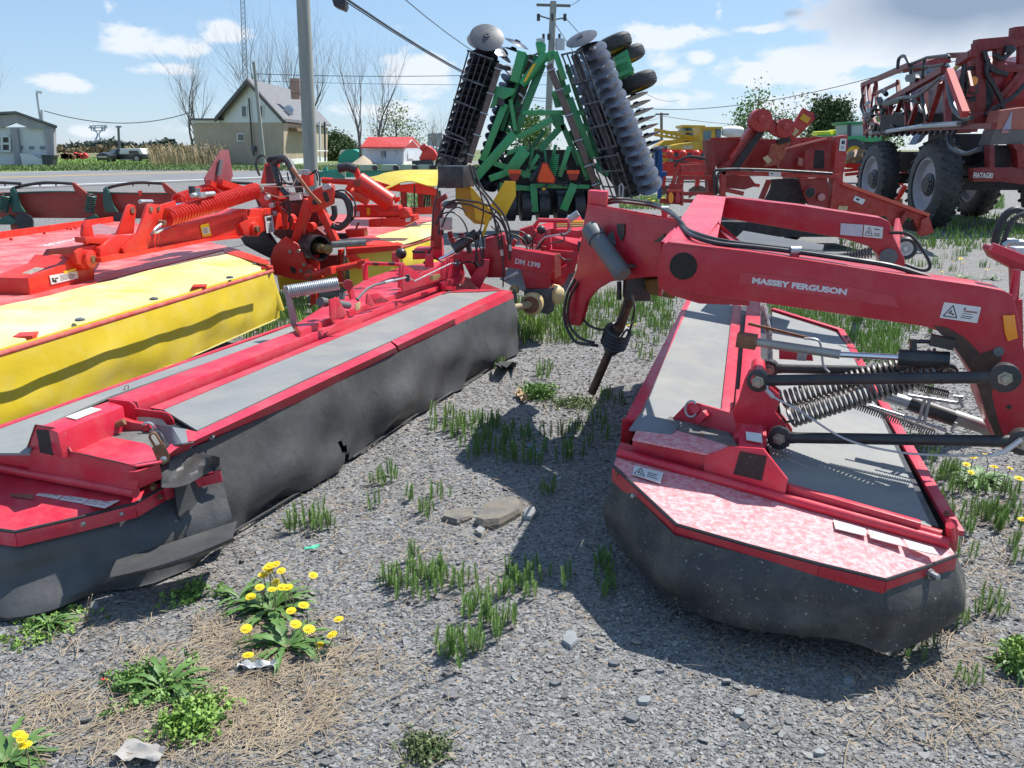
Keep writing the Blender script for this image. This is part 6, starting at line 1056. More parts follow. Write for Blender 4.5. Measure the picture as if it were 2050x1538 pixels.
 m = MB(); m.box((Q(1500, 400).x + .4, 14.3, .35), (3.2, 1.2, .25)); mk('under_frame', m, BK, T)
 for x in (1480, 1640): tyre('wheel', (Q(x, 400).x, 15.2, .42), (1, 0, 0), .42, .25, T, R2)
red_conditioner()
# ================================================================== big self-propelled sprayer at the right edge
def sprayer():
 T = thing('sprayer', 'tall dark red self-propelled sprayer with folded boom trusses and huge tyres', 'sprayer', (9.8, 18.5, 0))
 rm = mat('dusty grey wheel rim', (.34, .32, .34), (.42, .40, .42), 6, rough=.5)
 for (x, y) in ((9.05, 17.6), (9.35, 21.0), (11.6, 17.6), (11.9, 21.0)): tyre('wheel', (x, y, .93), (-1, .06, 0), .93, .46, T, rm, lug=26, rimr=.62, seg=44)
 for x, y in ((9.05, 17.6), (9.35, 21.0)): m = MB(); m.rings((x - .23, y, .93), (-1, 0, 0), [(-.2, .24), (-.1, .24), (-.08, .17), (-.04, .17)], 10); mk('hub', m, DARKM, T)
 B = VPlane((10.2, 24), (8.3, 15.2)); K = Kit(T, B); R = mat('sprayer red', (.16, .010, .013), (.24, .016, .016), 4, rough=.5, dust=(.24, .10, .08), dust_amt=.5)
 def c(x, y): return (1680 + x / 3.418, 50 + y / 3.418)
 for a, b, w in [((165, 410), (180, 750), .11), ((200, 410), (235, 745), .10), ((155, 430), (190, 745), .06), ((250, 395), (262, 600), .09), ((400, 385), (410, 485), .09), ((350, 540), (362, 705), .10), ((345, 555), (285, 705), .09), ((430, 500), (362, 705), .09), ((460, 480), (470, 695), .12), ((560, 460), (480, 695), .09), ((590, 440), (597, 670), .09), ((705, 390), (602, 690), .10), ((735, 370), (742, 680), .11), ((300, 545), (720, 305), .13), ((185, 725), (1060, 690), .09), ((190, 750), (930, 715), .09), ((160, 412), (490, 272), .12), ((230, 480), (400, 400), .07), ((190, 600), (320, 560), .06), ((270, 600), (340, 720), .08), ((200, 560), (260, 700), .07), ((820, 255), (925, 190), .13), ((750, 210), (900, 205), .10), ((180, 640), (300, 700), .06), ((240, 420), (200, 700), .05)]: K.bar('boom_bar', c(*a), c(*b), w, R, random.Random(a[0]).uniform(-.12, .12))
 for pts in ([(205, 740), (400, 725), (560, 690), (690, 680), (850, 670)], [(300, 545), (430, 500), (520, 490), (600, 440), (690, 360)], [(170, 470), (150, 560), (200, 660)], [(260, 500), (300, 640), (260, 740)], [(735, 350), (760, 520), (820, 620), (900, 640)], [(760, 400), (790, 560), (860, 640), (910, 636)], [(280, 500), (320, 545), (420, 520)], [(400, 300), (410, 230), (450, 215), (480, 270)], [(560, 470), (590, 600), (600, 650)], [(740, 740), (760, 830), (860, 880), (960, 850)]): K.tube('boom_hose', [c(*p) for p in pts], .04, DARKM if pts[0][0] % 3 else GREYP, .2, 6, True)
 K.tube('spray_line', [c(330, 730), c(560, 695), c(820, 678)], .05, GALV, .2, 7)
 for i in range(16): p = c(190 + 40 * i, 752 - 2 * i); K.tube('nozzle', [p, (p[0], p[1] + 5)], .05, DARKM, .1, 5)
 for i in range(14): a = random.Random(i + 70); p = c(a.uniform(180, 330), a.uniform(420, 740)); K.tube('valve', [p, (p[0] + a.uniform(-7, 7), p[1] + a.uniform(3, 9))], .06, DARKM if i % 3 else GALV, .2, 6)
 for i in range(22):
  a = random.Random(i + 40); x = a.uniform(190, 900); y = a.uniform(max(300, 560 - .35 * x), 690)
  if i % 2: K.tube('boom_hose', [c(x, y), c(x + a.uniform(-30, 30), y + 40), c(x + a.uniform(20, 90), y + a.uniform(30, 90))], .03, DARKM, a.uniform(-.3, .3), 6, True)
  else: K.bar('boom_bar', c(x, y), c(x + a.uniform(-50, 50), y + a.uniform(60, 150)), .05, R, a.uniform(-.8, -.3))
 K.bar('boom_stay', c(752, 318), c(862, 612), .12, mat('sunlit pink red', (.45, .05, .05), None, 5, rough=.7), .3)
 K.tube('rail', [c(490, 270), c(600, 225), c(740, 210), c(752, 225)], .035, BLK, .1, 6); K.tube('rail', [c(585, 235), c(570, 370)], .035, BLK, .1, 6); K.tube('rail', [c(490, 300), c(520, 285), c(640, 285), c(720, 270)], .03, BLK, .1, 6); K.tube('mirror_arm', [c(495, 270), c(490, 335)], .04, BLK, .1, 6); K.plate('mirror', [c(460, 340), c(518, 336), c(526, 362), c(512, 392), c(456, 390), c(448, 365)], BLKP, .15, .08)
 F = VPlane((8, 17.2), (12, 17.2)); K2 = Kit(T, F)
 glass = mat('blue cab glass', (.16, .26, .38), (.35, .45, .55), 2, rough=.08, spec=.8)
 K2.plate('cab_glass', [c(600, 300), c(740, 250), c(770, 300), c(765, 590), c(620, 600), c(590, 400)], glass, -3.0, .8); K2.plate('cab_roof', [c(590, 280), c(620, 240), c(750, 205), c(775, 250), c(740, 260), c(600, 300)], R, -2.7, 1.2, .03); K2.plate('cab_base', [c(480, 600), c(880, 580), c(900, 740), c(470, 745)], mat('dark under body', (.012, .011, .012), (.04, .035, .035), 8, rough=.6), -2.5, 1.5)
 m = MB(); tk = [c(775, 340), c(800, 310), c(930, 258), c(960, 260), c(925, 600), c(842, 590)]; m.prism([F(*p, -1.2) for p in tk], (0, 1.6, 0)); mk('tank', m, mat('white grey tank', (.42, .44, .52), (.55, .56, .62), 2, rough=.4), T, bevel=.05)
 K2.tube('yellow_hose', [c(780, 310), c(830, 270), c(870, 252), c(905, 262)], .05, mat('straw yellow hose', (.6, .5, .15), None), -1.0, 6, True)
 for a, b, w in [((952, 120), (952, 640), .26), ((930, 140), (1290, 108), .28), ((1088, 140), (1092, 290), .22), ((930, 300), (1290, 298), .20), ((1180, 60), (1290, 50), .3), ((900, 640), (1110, 625), .3), ((970, 170), (1080, 168), .08), ((1100, 500), (1290, 260), .18), ((1000, 600), (1120, 470), .05), ((1240, 90), (1240, 300), .15)]: K2.bar('rear_frame', c(*a), c(*b), w * .75, R, .1, bev=.01)
 m = MB(); m.rings(F(*c(1180, 410), -.6), (1, .1, 0), [(-.9, .1), (-.85, .55), (.9, .55), (1.0, .3)], 24); mk('rear_tank', m, mat('deep red tank', (.28, .02, .03), (.34, .03, .04), 3, rough=.35), T)
 K2.plate('radiator', [c(980, 380), c(1062, 372), c(1050, 560), c(978, 610)], DARKM, .1, .3); K2.plate('lamp_board', [c(892, 350), c(952, 350), c(950, 470), c(888, 468)], DARKM, .3, .1); K2.disc('amber_lamp', c(920, 384), .085, ORANGE, .35, .04); K2.disc('red_lamp', c(915, 440), .07, mat('dark red lamp', (.16, .01, .01), None), .35, .04)
 K2.plate('work_lamp', [c(1150, 140), c(1200, 138), c(1205, 180), c(1140, 190)], DARKM, .3, .3, .01); K2.plate('white_cover', [c(1150, 225), c(1255, 210), c(1235, 260), c(1140, 262)], mat('pinkish white cover', (.7, .6, .66), None), -.2, .2)
 for pts in ([(1020, 230), (1010, 330), (1060, 420), (1110, 520), (1118, 580)], [(1000, 620), (1080, 560), (1180, 500), (1280, 400)], [(860, 250), (840, 400), (830, 500)], [(880, 520), (930, 505)], [(1060, 200), (1120, 230), (1200, 160)], [(990, 180), (1040, 300), (1150, 340)]): K2.tube('hose', [c(*p) for p in pts], .05, DARKM, .25, 6, True)
 K2.tube('ladder', [c(885, 300), c(850, 500)], .04, BLK, .1, 6); K2.tube('ladder', [c(885, 300), c(930, 292)], .04, BLK, .1, 6); K2.tube('ladder', [c(800, 425), c(850, 420)], .03, BLK, .1, 6); K2.tube('ladder', [c(850, 505), c(915, 503)], .03, BLK, .1, 6)
 G = VPlane((8, 16.4), (12, 16.4)); K3 = Kit(T, G)
 K3.plate('tail_shield', [c(1102, 585), c(1290, 560), c(1290, 718), c(1066, 716)], mat('faded brick panel', (.36, .10, .07), (.42, .14, .1), 4, rough=.5), .0, .4, .01); K3.plate('grey_panel', [c(1066, 717), c(1290, 719), c(1290, 815), c(1030, 820)], mat('grey brown panel', (.12, .11, .10), (.16, .14, .13), 5, rough=.6), .0, .4); K3.plate('triangle_mark', [c(1185, 585), c(1175, 715), c(1118, 718)], mat('greyish triangle', (.34, .33, .40), None), .02, .02); K3.plate('pink_mark', [c(1115, 722), c(1160, 722), c(1158, 740), c(1112, 742)], mat('pinkish disc', (.5, .2, .2), None), .02, .02)
 K3.plate('tail_frame', [c(1030, 822), c(1064, 820), c(1066, 975), c(1290, 975), c(1290, 1095), c(1120, 1075), c(920, 1072), c(920, 982), c(1030, 975)], R, .05, .2, .01); K3.plate('tail_frame', [c(1180, 815), c(1290, 815), c(1290, 975), c(1225, 975), c(1215, 860)], R, .1, .2, .01); K3.plate('tail_hollow', [c(1064, 822), c(1185, 822), c(1215, 972), c(1064, 972)], MATS['dark under body'], -.2, .1)
 o = G(*c(915, 1046), .06); e = G(*c(1046, 1048), .06); text_mesh('tail_lettering', 'FIATAGRI', .14, WHITE, o, e - o, (0, 0, 1), T, .004, .003, width=(e - o).length)
 K3.plate('under_body', [c(770, 745), c(1030, 745), c(1040, 965), c(760, 960)], MATS['dark under body'], -1.4, 1.0); K3.tube('hose', [c(735, 770), c(760, 830), c(790, 850)], .05, GREYP, -.8, 7, True); K3.tube('hose', [c(780, 780), c(800, 860), c(900, 880), c(1000, 800)], .03, GREYP, -1.0, 7, True)
 K3.plate('fender', [c(520, 820), c(560, 750), c(600, 748), c(560, 800)], mat('blue grey fender', (.14, .16, .22), None), -1.2, .3)
 m = MB(); m.box((11.2, 19.3, 1.35), (2.6, 4.6, .5)); m.box((10.6, 17.5, .95), (2.6, .25, .25)); m.box((10.8, 21, .95), (2.6, .25, .25)); mk('chassis', m, MATS['dark under body'], T)
 return T
sprayer()
# ================================================================== buildings, poles, wires, vehicles far away
GZ = .5
def PG(px, py): return PZ(px, py, GZ)
def garage():
 T = thing('garage', 'weathered grey roadside garage with white roll door at the left edge', 'garage', PG(50, 334)); Q = VPlane((-40, 59), (-20, 61)); K = Kit(T, Q)
 wd = mat('weathered grey wood', (.30, .29, .32), (.42, .40, .42), 2, rough=.8, streak=(1, 1, .1)); wh = mat('old white paint', (.62, .63, .65), (.70, .70, .70), 2, rough=.6)
 bk = Vector((-4.6, 7.4, 0)); m = MB(); m.prism([Q(-80, 256), Q(107, 254), Q(108, 332), Q(-80, 332)], bk); mk('wall', m, wh, T); K.plate('gable', [(-60, 254), (-60, 236), (32, 228), (110, 256), (107, 258), (60, 257), (30, 246), (2, 256)], wd, .25, .3)
 m = MB(); rf = [Q(-80, 232, .5), Q(32, 227, .5), Q(115, 256, .5)]
 for p, q in zip(rf, rf[1:]): m.prism([p, q, q + bk, p + bk], (0, 0, .15))
 mk('roof', m, mat('grey shingle', (.14, .14, .15), (.2, .2, .21), 3, rough=.9), T)
 K.plate('pillar', [(86, 257), (107, 258), (109, 332), (98, 332)], wd, .35, .4); K.plate('pillar', [(20, 257), (33, 257), (42, 331), (30, 331)], wd, .35, .4); K.plate('window', [(-20, 273), (20, 273), (21, 303), (-20, 303)], mat('dark pane', (.03, .03, .04), None, rough=.2), .05, .05)
 for q in ([(-20, 273), (21, 273)], [(-20, 287), (21, 288)], [(4, 273), (4, 303)], [(-20, 303), (22, 303)], [(20, 273), (21, 303)]): K.bar('window_frame', *q, .14, wh, .12)
 for x in (36, 58, 80): K.plate('door_window', [(x, 293), (x + 9, 293), (x + 9, 299), (x, 299)], mat('blue pane', (.15, .2, .26), None, rough=.2), .06, .05)
 K.plate('leaning_sheet', [(40, 307), (60, 309), (84, 320), (86, 330), (44, 331)], wh, .9, .1)
 t = thing('trash_bin', 'dark wheeled bin beside the grey garage', 'bin', Q(95, 332, 1.2)); m = MB(); m.prism([Q(83, 312, 1.2), Q(107, 313, 1.2), Q(105, 332, 1.2), Q(87, 331, 1.2)], -Q.n * .7); mk('bin_body', m, mat('dark bin plastic', (.05, .055, .065), None), t); m = MB(); m.prism([Q(82, 310, 1.25), Q(108, 311, 1.25), Q(108, 314, 1.25), Q(82, 313, 1.25)], -Q.n * .8); mk('bin_lid', m, mat('dark bin plastic', (.05, .055, .065)), t)
garage()
def house():
 c = PG(568, 330); T = thing('house', 'tan brick house with white siding gable and grey shingle roof', 'house', c); L_ = PG(392, 325.5); R_ = PG(655, 324.5); Q = VPlane(L_.xy, c.xy); S = VPlane(c.xy, R_.xy)
 br = mat('tan brick', (.46, .37, .27), (.52, .42, .31), 1.5, rough=.85, dust=(.25, .2, .13), dust_amt=.4, dust_scale=.6); lit = br; sid = mat('white siding', (.72, .72, .70), None, 3, rough=.6); rf = mat('grey shingle', (.14, .14, .15)); tr = mat('dark trim', (.06, .05, .05), None); sh = mat('dark pane', (.03, .03, .04))
 K = Kit(T, Q); K2 = Kit(T, S)
 d = Vector((S.d.x, S.d.y, 0)); Wd = (R_ - c).length
 m = MB(); m.prism([Q(386, 246), Q(568, 246), Q(568, 332), Q(392, 330)], d * Wd); mk('wall', m, br, T)
 m = MB(); m.prism([Q(434, 245, .03), Q(438, 236, .03), Q(495, 166, .03), Q(562, 238, .03), Q(568, 245, .03)], -Q.n * .1); mk('gable_siding', m, sid, T)
 m = MB(); m.prism([Q(434, 246, -.02), Q(495, 166, -.02), Q(566, 246, -.02)], d * (Wd * .98)); mk('attic', m, sid, T)
 m = MB()
 for a, b in (((430, 240), (495, 162)), ((495, 162), (568, 243))): p, q = Q(*a, .5), Q(*b, .5); m.prism([p, q, q + d * (Wd + 1.2), p + d * (Wd + 1.2)], (0, 0, .22))
 rfo = mk('roof', m, rf, T); m = MB(); m.bar(Q(430, 241, .55), Q(495, 163, .55), .12, .3); m.bar(Q(495, 163, .55), Q(569, 244, .55), .12, .3); mk('barge_board', m, tr, rfo)
 m = MB(); p = Q(575, 176, -1) + d * 2.5; m.box((p.x, p.y, p.z), (.7, .7, 1.4)); p2 = PY(593, 172, c.y + 3.2); m.box(p2, (.75, .75, 1.1)); mk('chimney', m, mat('brick chimney', (.35, .2, .15), (.4, .27, .2), 2), rfo)
 K.plate('flat_roof', [(380, 237), (442, 237), (442, 241), (381, 241)], tr, .3, 6); K.plate('annex_siding', [(385, 241), (440, 241), (440, 246), (386, 246)], sid, .1, .2)
 for x in (481, 514): K.plate('window', [(x, 211), (x + 13, 211), (x + 13, 235), (x, 235)], sid, .12, .1); K.plate('pane', [(x + 3, 213), (x + 10, 213), (x + 10, 233), (x + 3, 233)], sh, .16, .05)
 K.plate('window', [(474, 267), (488, 267), (488, 284), (474, 284)], sid, .06, .1); K.plate('pane', [(476, 269), (486, 269), (486, 281), (476, 281)], sh, .1, .05)
 K.tube('service_pipe', [(498, 197), (505, 292), (508, 312)], .07, tr, .2, 6); K.plate('meter_box', [(502, 292), (508, 292), (508, 302), (502, 302)], GREYP, .3, .2)
 K2.plate('porch_siding', [(568, 304), (655, 303), (655, 324), (568, 330)], sid, .05, .1); K2.plate('window', [(586, 268), (600, 268), (600, 303), (586, 303)], sid, .06, .1); K2.plate('pane', [(588, 270), (598, 270), (598, 300), (588, 300)], mat('blue pane', (.15, .2, .26)), .1, .05); K2.plate('door', [(636, 266), (644, 266), (644, 318), (636, 318)], sid, .06, .1)
 K2.plate('awning', [(594, 256), (632, 258), (632, 266), (596, 263)], mat('brown awning', (.2, .12, .08), None), 1.0, 1.0); K2.bar('porch_post', (640, 244), (641, 323), .14, sid, 1.2); K2.bar('porch_post', (650, 244), (651, 323), .14, tr, 1.2); K2.bar('porch_rail', (630, 302), (656, 302), .1, sid, 1.2)
 m = MB(); m.rings(PY(578, 221, c.y + 1.5), (-.3, -1, .3), [(0, .45), (.02, .43), (.08, .1)], 18); mk('satellite_dish', m, GALV, T)
house()
def sheds():
 T = thing('shed', 'low white workshop with a bright red metal roof', 'shed', PG(780, 331)); c = PG(808, 333); Q = VPlane(PG(726, 330).xy, c.xy); S = VPlane(c.xy, PG(841, 331).xy); wt = mat('white blue siding', (.58, .62, .68), None, 3, rough=.6); rr = mat('red metal roof', (.60, .06, .05), (.66, .10, .08), 2, rough=.5)
 d = Vector((S.d.x, S.d.y, 0)); m = MB(); m.prism([Q(726, 296), Q(808, 297), Q(808, 333), Q(726, 331)], d * 7); mk('wall', m, wt, T); m = MB(); m.prism([S(808, 297, .02), S(826, 280, .02), S(842, 297, .02), S(841, 332, .02), S(808, 333, .02)], -S.n * .1); mk('gable_wall', m, mat('white siding', (.72, .72, .70)), T)
 m = MB(); m.prism([Q(722, 297, .4), Q(810, 298, .4), PY(827, 277.5, c.y + 3.6), PY(737, 277.5, c.y + 4.5)], (0, 0, .12)); m.prism([PY(827, 277.5, c.y + 3.5), PY(845, 297, c.y + 7), PY(812, 297, c.y + 9)], (0, 0, .12)); mk('roof', m, rr, T); K = Kit(T, S); K.plate('gable_red', [(812, 297), (826, 281), (840, 297)], mat('dark red gable', (.35, .03, .03), None), .06, .08); K.plate('garage_door', [(817, 305), (829, 305), (829, 318), (817, 318)], wt, .1, .05); Kit(T, Q).plate('window', [(786, 303), (792, 303), (792, 310), (786, 310)], wt, .1, .1); Kit(T, Q).plate('window', [(762, 303), (770, 303), (770, 315), (762, 315)], mat('blue pane', (.15, .2, .26)), .1, .1)
 T = thing('shed', 'small white shed beside the green tarpaulin', 'shed', PG(690, 325)); Kit(T, VPlane((-18, 84), (-14, 84))).plate('wall', [(680, 304), (684, 300), (704, 300), (704, 324), (680, 324)], wt, 0, 3)
 m = MB(); m.rings(PG(708, 326) + Vector((0, -1.2, 0)), (0, 1, 0), [(0, .05), (0, 1.2), (2.5, 1.2), (2.5, .05)], 20); t = tag(mk('tarpaulin', m, mat('teal tarpaulin', (.03, .32, .26), None, 3, rough=.5), loc=PG(708, 326)), 'rounded teal tarpaulin cover between two white sheds', 'tarpaulin')
 m = MB(); c = PG(728, 332); rows = [[(c.x + (x - 5) * .23, c.y + (y - 4) * .4, GZ + .78 * max(0, 1 - sqrt(((x - 5) / 5.) ** 2 + ((y - 4) / 4.) ** 2)) - .02) for x in range(11)] for y in range(9)]; m.grid(rows); tag(mk('sand_pile', m, mat('tan sand', (.36, .29, .21), (.42, .34, .25), 3, rough=.9, bump=.3, bscale=4), loc=c), 'tan pile of sand in front of the bare trees', 'pile')
 T = thing('building', 'grey block building far behind the bare trees', 'building', PG(870, 310)); Kit(T, VPlane((-14, 140), (-8, 140))).plate('wall', [(856, 268), (885, 266), (886, 312), (856, 312)], mat('grey lilac wall', (.42, .40, .45), None), 0, 8)
 T = thing('building', 'low grey roofed white house far behind the power poles', 'building', PG(900, 310))
 Kit(T, VPlane((-14, 120), (-8, 120))).plate('wall', [(842, 300), (856, 292), (890, 300), (890, 316), (842, 316)], wt, 0, 5)
sheds()
def vehicles():
 T = thing('pickup_truck', 'old dark pickup truck with white cap parked across the road', 'truck', PG(260, 324)); Q = VPlane((-42, 76), (-30, 76)); K = Kit(T, Q); bk = mat('black car paint', (.02, .022, .025), (.04, .04, .045), 3, rough=.25, coat=.5)
 K.plate('body', [(214, 309), (216, 304), (230, 302), (246, 302), (290, 309), (292, 319), (196, 320), (194, 313), (200, 309)], bk, 0, 1.8, .08); K.plate('cab', [(212, 309), (222, 299), (240, 298), (250, 309)], bk, -.1, 1.5, .08); K.plate('windscreen', [(214, 308), (223, 300), (232, 300), (228, 308)], mat('windscreen glass', (.3, .38, .42), None, rough=.1), .02, .1); K.plate('cap', [(238, 309), (240, 298), (280, 297), (287, 309)], mat('white siding', (.72, .72, .70)), .03, 1.7, .06); K.plate('side_window', [(258, 302), (276, 302), (279, 308), (258, 308)], bk, .06, .05); K.plate('sill', [(240, 319), (266, 319), (266, 321), (240, 321)], GALV, .05, .1)
 for x in (222, 274): tyre('wheel', Q(x, 318, .05), Q.n, .42, .25, T, GALV, rimr=.5, seg=18)
 T = thing('car', 'black car nose poking out left of the pickup', 'car', PG(200, 324)); K = Kit(T, VPlane((-42, 74), (-30, 74))); K.plate('body', [(192, 310), (200, 306), (214, 307), (218, 312), (217, 320), (194, 321)], bk, 0, 1.6, .08); K.plate('grille', [(196, 313), (214, 313), (214, 316), (196, 316)], GALV, .03, .05)
 for i, (x, mt, lb) in enumerate([(130, RUST, 'rusty scrap heap of parts behind the garage'), (160, REDO, 'small red trailer sitting in the far field'), (308, RUST, 'dark rusty scrap heap right of the pickup')]):
  t = thing('scrap_heap' if i != 1 else 'trailer', lb, 'scrap' if i != 1 else 'trailer', PZ(x, 318, GZ)); r = random.Random(i); m = MB(); k = Kit(t, VPlane((-50, 90 + 5 * i), (-30, 90 + 5 * i)))
  for j in range(7): a = x + r.uniform(-14, 14); m.bar(k.p(a, r.uniform(309, 314)), k.p(a + r.uniform(4, 10), r.uniform(311, 317)), .5, .5)
  mk('scrap' if i != 1 else 'box', m, mt, t)
vehicles()
def poles():
 wood = mat('grey weathered pole', (.26, .27, .24), (.34, .35, .31), 5, rough=.85, streak=(3, 3, .25), bump=.3, bscale=30); dk = mat('brown pole', (.17, .13, .10), None)
 def pole(label, a, b, y, r0, r1, mt, name='utility_pole', z0=None):
  A, B = PY(*a, y), PY(*b, y); A.z = gz(A.x, A.y) - .2; T = thing(name, label, 'pole', A); m = MB(); m.tube([A, A.lerp(B, .5), B], [r0, (r0 + r1) / 2, r1], 18); mk('pole', m, mt, T); return T, A, B
 pole('thick grey wooden pole rising out of the picture behind the red headstock', (621, 360), (604, -60), 18.5, .165, .14, wood)
 T, A, B = pole('wooden utility pole with crossarm and two transformers behind the green harrow', (1093, 330), (1108, 3), 45, .20, .17, wood); K = Kit(T, VPlane((0, 45), (1, 45)))
 K.bar('crossarm', (1074, 10), (1142, 12), .12, dk); K.bar('crossarm', (1072, 108), (1118, 108), .1, dk); K.tube('crossarm_brace', [(1078, 31), (1106, 40), (1132, 36)], .04, GREYP, n=5)
 for x in (1078, 1106, 1131): K.tube('insulator', [(x, 28), (x, 42)], .09, DARKM, .1, 7)
 K.tube('transformer', [(1122, 78), (1121, 100)], .26, GALV, .3, 14); K.tube('transformer', [(1082, 78), (1082, 98)], .22, GALV, .3, 14)
 for x in (1088, 1098, 1120): K.tube('bushing', [(x, 68), (x, 80)], .07, DARKM, .2, 6)
 pole('slim grey pole standing in front of the brick house', (529, 328), (508, 124), 62, .15, .11, wood)
 T, A, B = pole('distant utility pole with crossarm above the orange sprayers', (1326, 300), (1324, 226), 110, .2, .18, dk); Kit(T, VPlane((0, 110), (1, 110))).bar('crossarm', (1312, 229), (1339, 229), .2, dk)
 T, A, B = pole('thin far utility pole behind the pickup truck', (238, 305), (237, 253), 150, .22, .2, GREYP); Kit(T, VPlane((0, 150), (1, 150))).bar('crossarm', (232, 254), (243, 254), .25, GREYP)
 T, A, B = pole('leaning steel lamp post beside the grey garage', (88, 300), (73, 186), 68, .1, .07, GALV, 'street_lamp'); K = Kit(T, VPlane((0, 68), (1, 68))); K.bar('lamp_head', (73, 184), (86, 186), .22, mat('white lamp housing', (.7, .7, .68), None)); K.bar('second_post', (83, 220), (88, 300), .12, GALV)
 A = PG(497, 322); A = PY(497, 322, 115); A.z = GZ; T = thing('radio_mast', 'slender lattice radio mast behind the house roof', 'mast', A); K = Kit(T, VPlane((0, 115), (1, 115))); dm = mat('dark mast steel', (.08, .08, .09), None); m = MB()
 for x0, x1 in ((492, 481), (502, 489)): m.tube([K.p(x0, 330), K.p(x1, -20)], .045, 4)
 for i in range(34): t = i / 34; t2 = (i + 1) / 34; a = (492 - 11 * t, 330 - 350 * t); b = (502 - 13 * t2, 330 - 350 * t2); m.tube([K.p(*a), K.p(*b)], .03, 4); m.tube([K.p(502 - 13 * t, a[1]), K.p(492 - 11 * t2, b[1])], .03, 4)
 mk('lattice', m, dm, T)
 T = thing('power_pylon', 'faint lattice power pylon on the horizon at the left', 'pylon', PY(195, 300, 420)); K = Kit(T, VPlane((0, 420), (1, 420))); m = MB()
 for a, b in [((189, 290), (196, 268)), ((205, 290), (198, 268)), ((189, 290), (204, 276)), ((205, 290), (190, 276)), ((196, 268), (180, 250)), ((198, 268), (213, 250)), ((177, 256), (216, 256)), ((180, 250), (184, 262)), ((213, 250), (209, 262)), ((184, 252), (210, 252)), ((190, 262), (190, 252)), ((204, 262), (204, 252)), ((186, 262), (208, 262))]: m.tube([K.p(*a), K.p(*b)], .35, 4)
 mk('lattice', m, mat('pale pylon steel', (.45, .50, .55), None), T)
 T = thing('flood_lamp', 'black lamp head hanging from the cables at the top edge', 'lamp', PY(678, 8, 15)); K = Kit(T, VPlane((0, 15), (1, 15))); K.plate('lamp_head', [(663, -4), (690, -2), (692, 10), (688, 20), (668, 12)], BLKP, 0, .3, .02); K.bar('lamp_arm', (610, -20), (672, -4), .06, GALV, -1.5, .0)
 def wire(label, pts, ys, r, sag=0):
  P = [PY(a, b, y) for (a, b), y in zip(pts, ys)]; Q = []
  for i in range(len(P) - 1):
   for k in range(12): t = k / 12; p = P[i].lerp(P[i + 1], t); p.z -= sag * 4 * t * (1 - t); Q.append(p)
  Q.append(P[-1]); m = MB(); m.tube(Q, r, 5); o = mk('overhead_wire', m, mat('dark cable', (.03, .03, .035), None, rough=.5), loc=P[0]); tag(o, label, 'wire')
 wire('thick twisted cable running down from the black lamp to the harrow', [(690, -4), (1100, 196)], (15, 45), .022, .5); wire('thinner cable just below the thick one above the harrow', [(690, 2), (1100, 203)], (15, 45), .012, .45)
 wire('thin wavy wire from the top edge to the transformer pole', [(800, -10), (1098, 150)], (20, 45), .012, .6); wire('drooping wire from the lamp post toward the bare tree', [(88, 222), (390, 222)], (68, 75), .035, 1.0); wire('level wire crossing behind the thick pole and bare trees', [(510, 148), (1100, 146)], (62, 60), .022, .2); wire('faint lower wire parallel to the level one', [(510, 162), (1100, 170)], (62, 60), .014, .1)
 wire('long wire sagging to the sprayer boom on the right', [(1108, 190), (1400, 218), (1760, 152), (2100, 60)], (45, 60, 50, 40), .022, .3); wire('faint wire from the distant pole to the right', [(1324, 232), (1750, 240)], (110, 110), .03, 1); wire('wire leaving the crossarm to the upper right', [(1132, 36), (1360, 200)], (45, 110), .02, 1.5); wire('second wire leaving the crossarm to the right', [(1106, 40), (1330, 228)], (45, 110), .02, 2.5); wire('short wire from the crossarm up to the top edge', [(1140, 12), (1190, -30)], (45, 30), .014, .1)
poles()
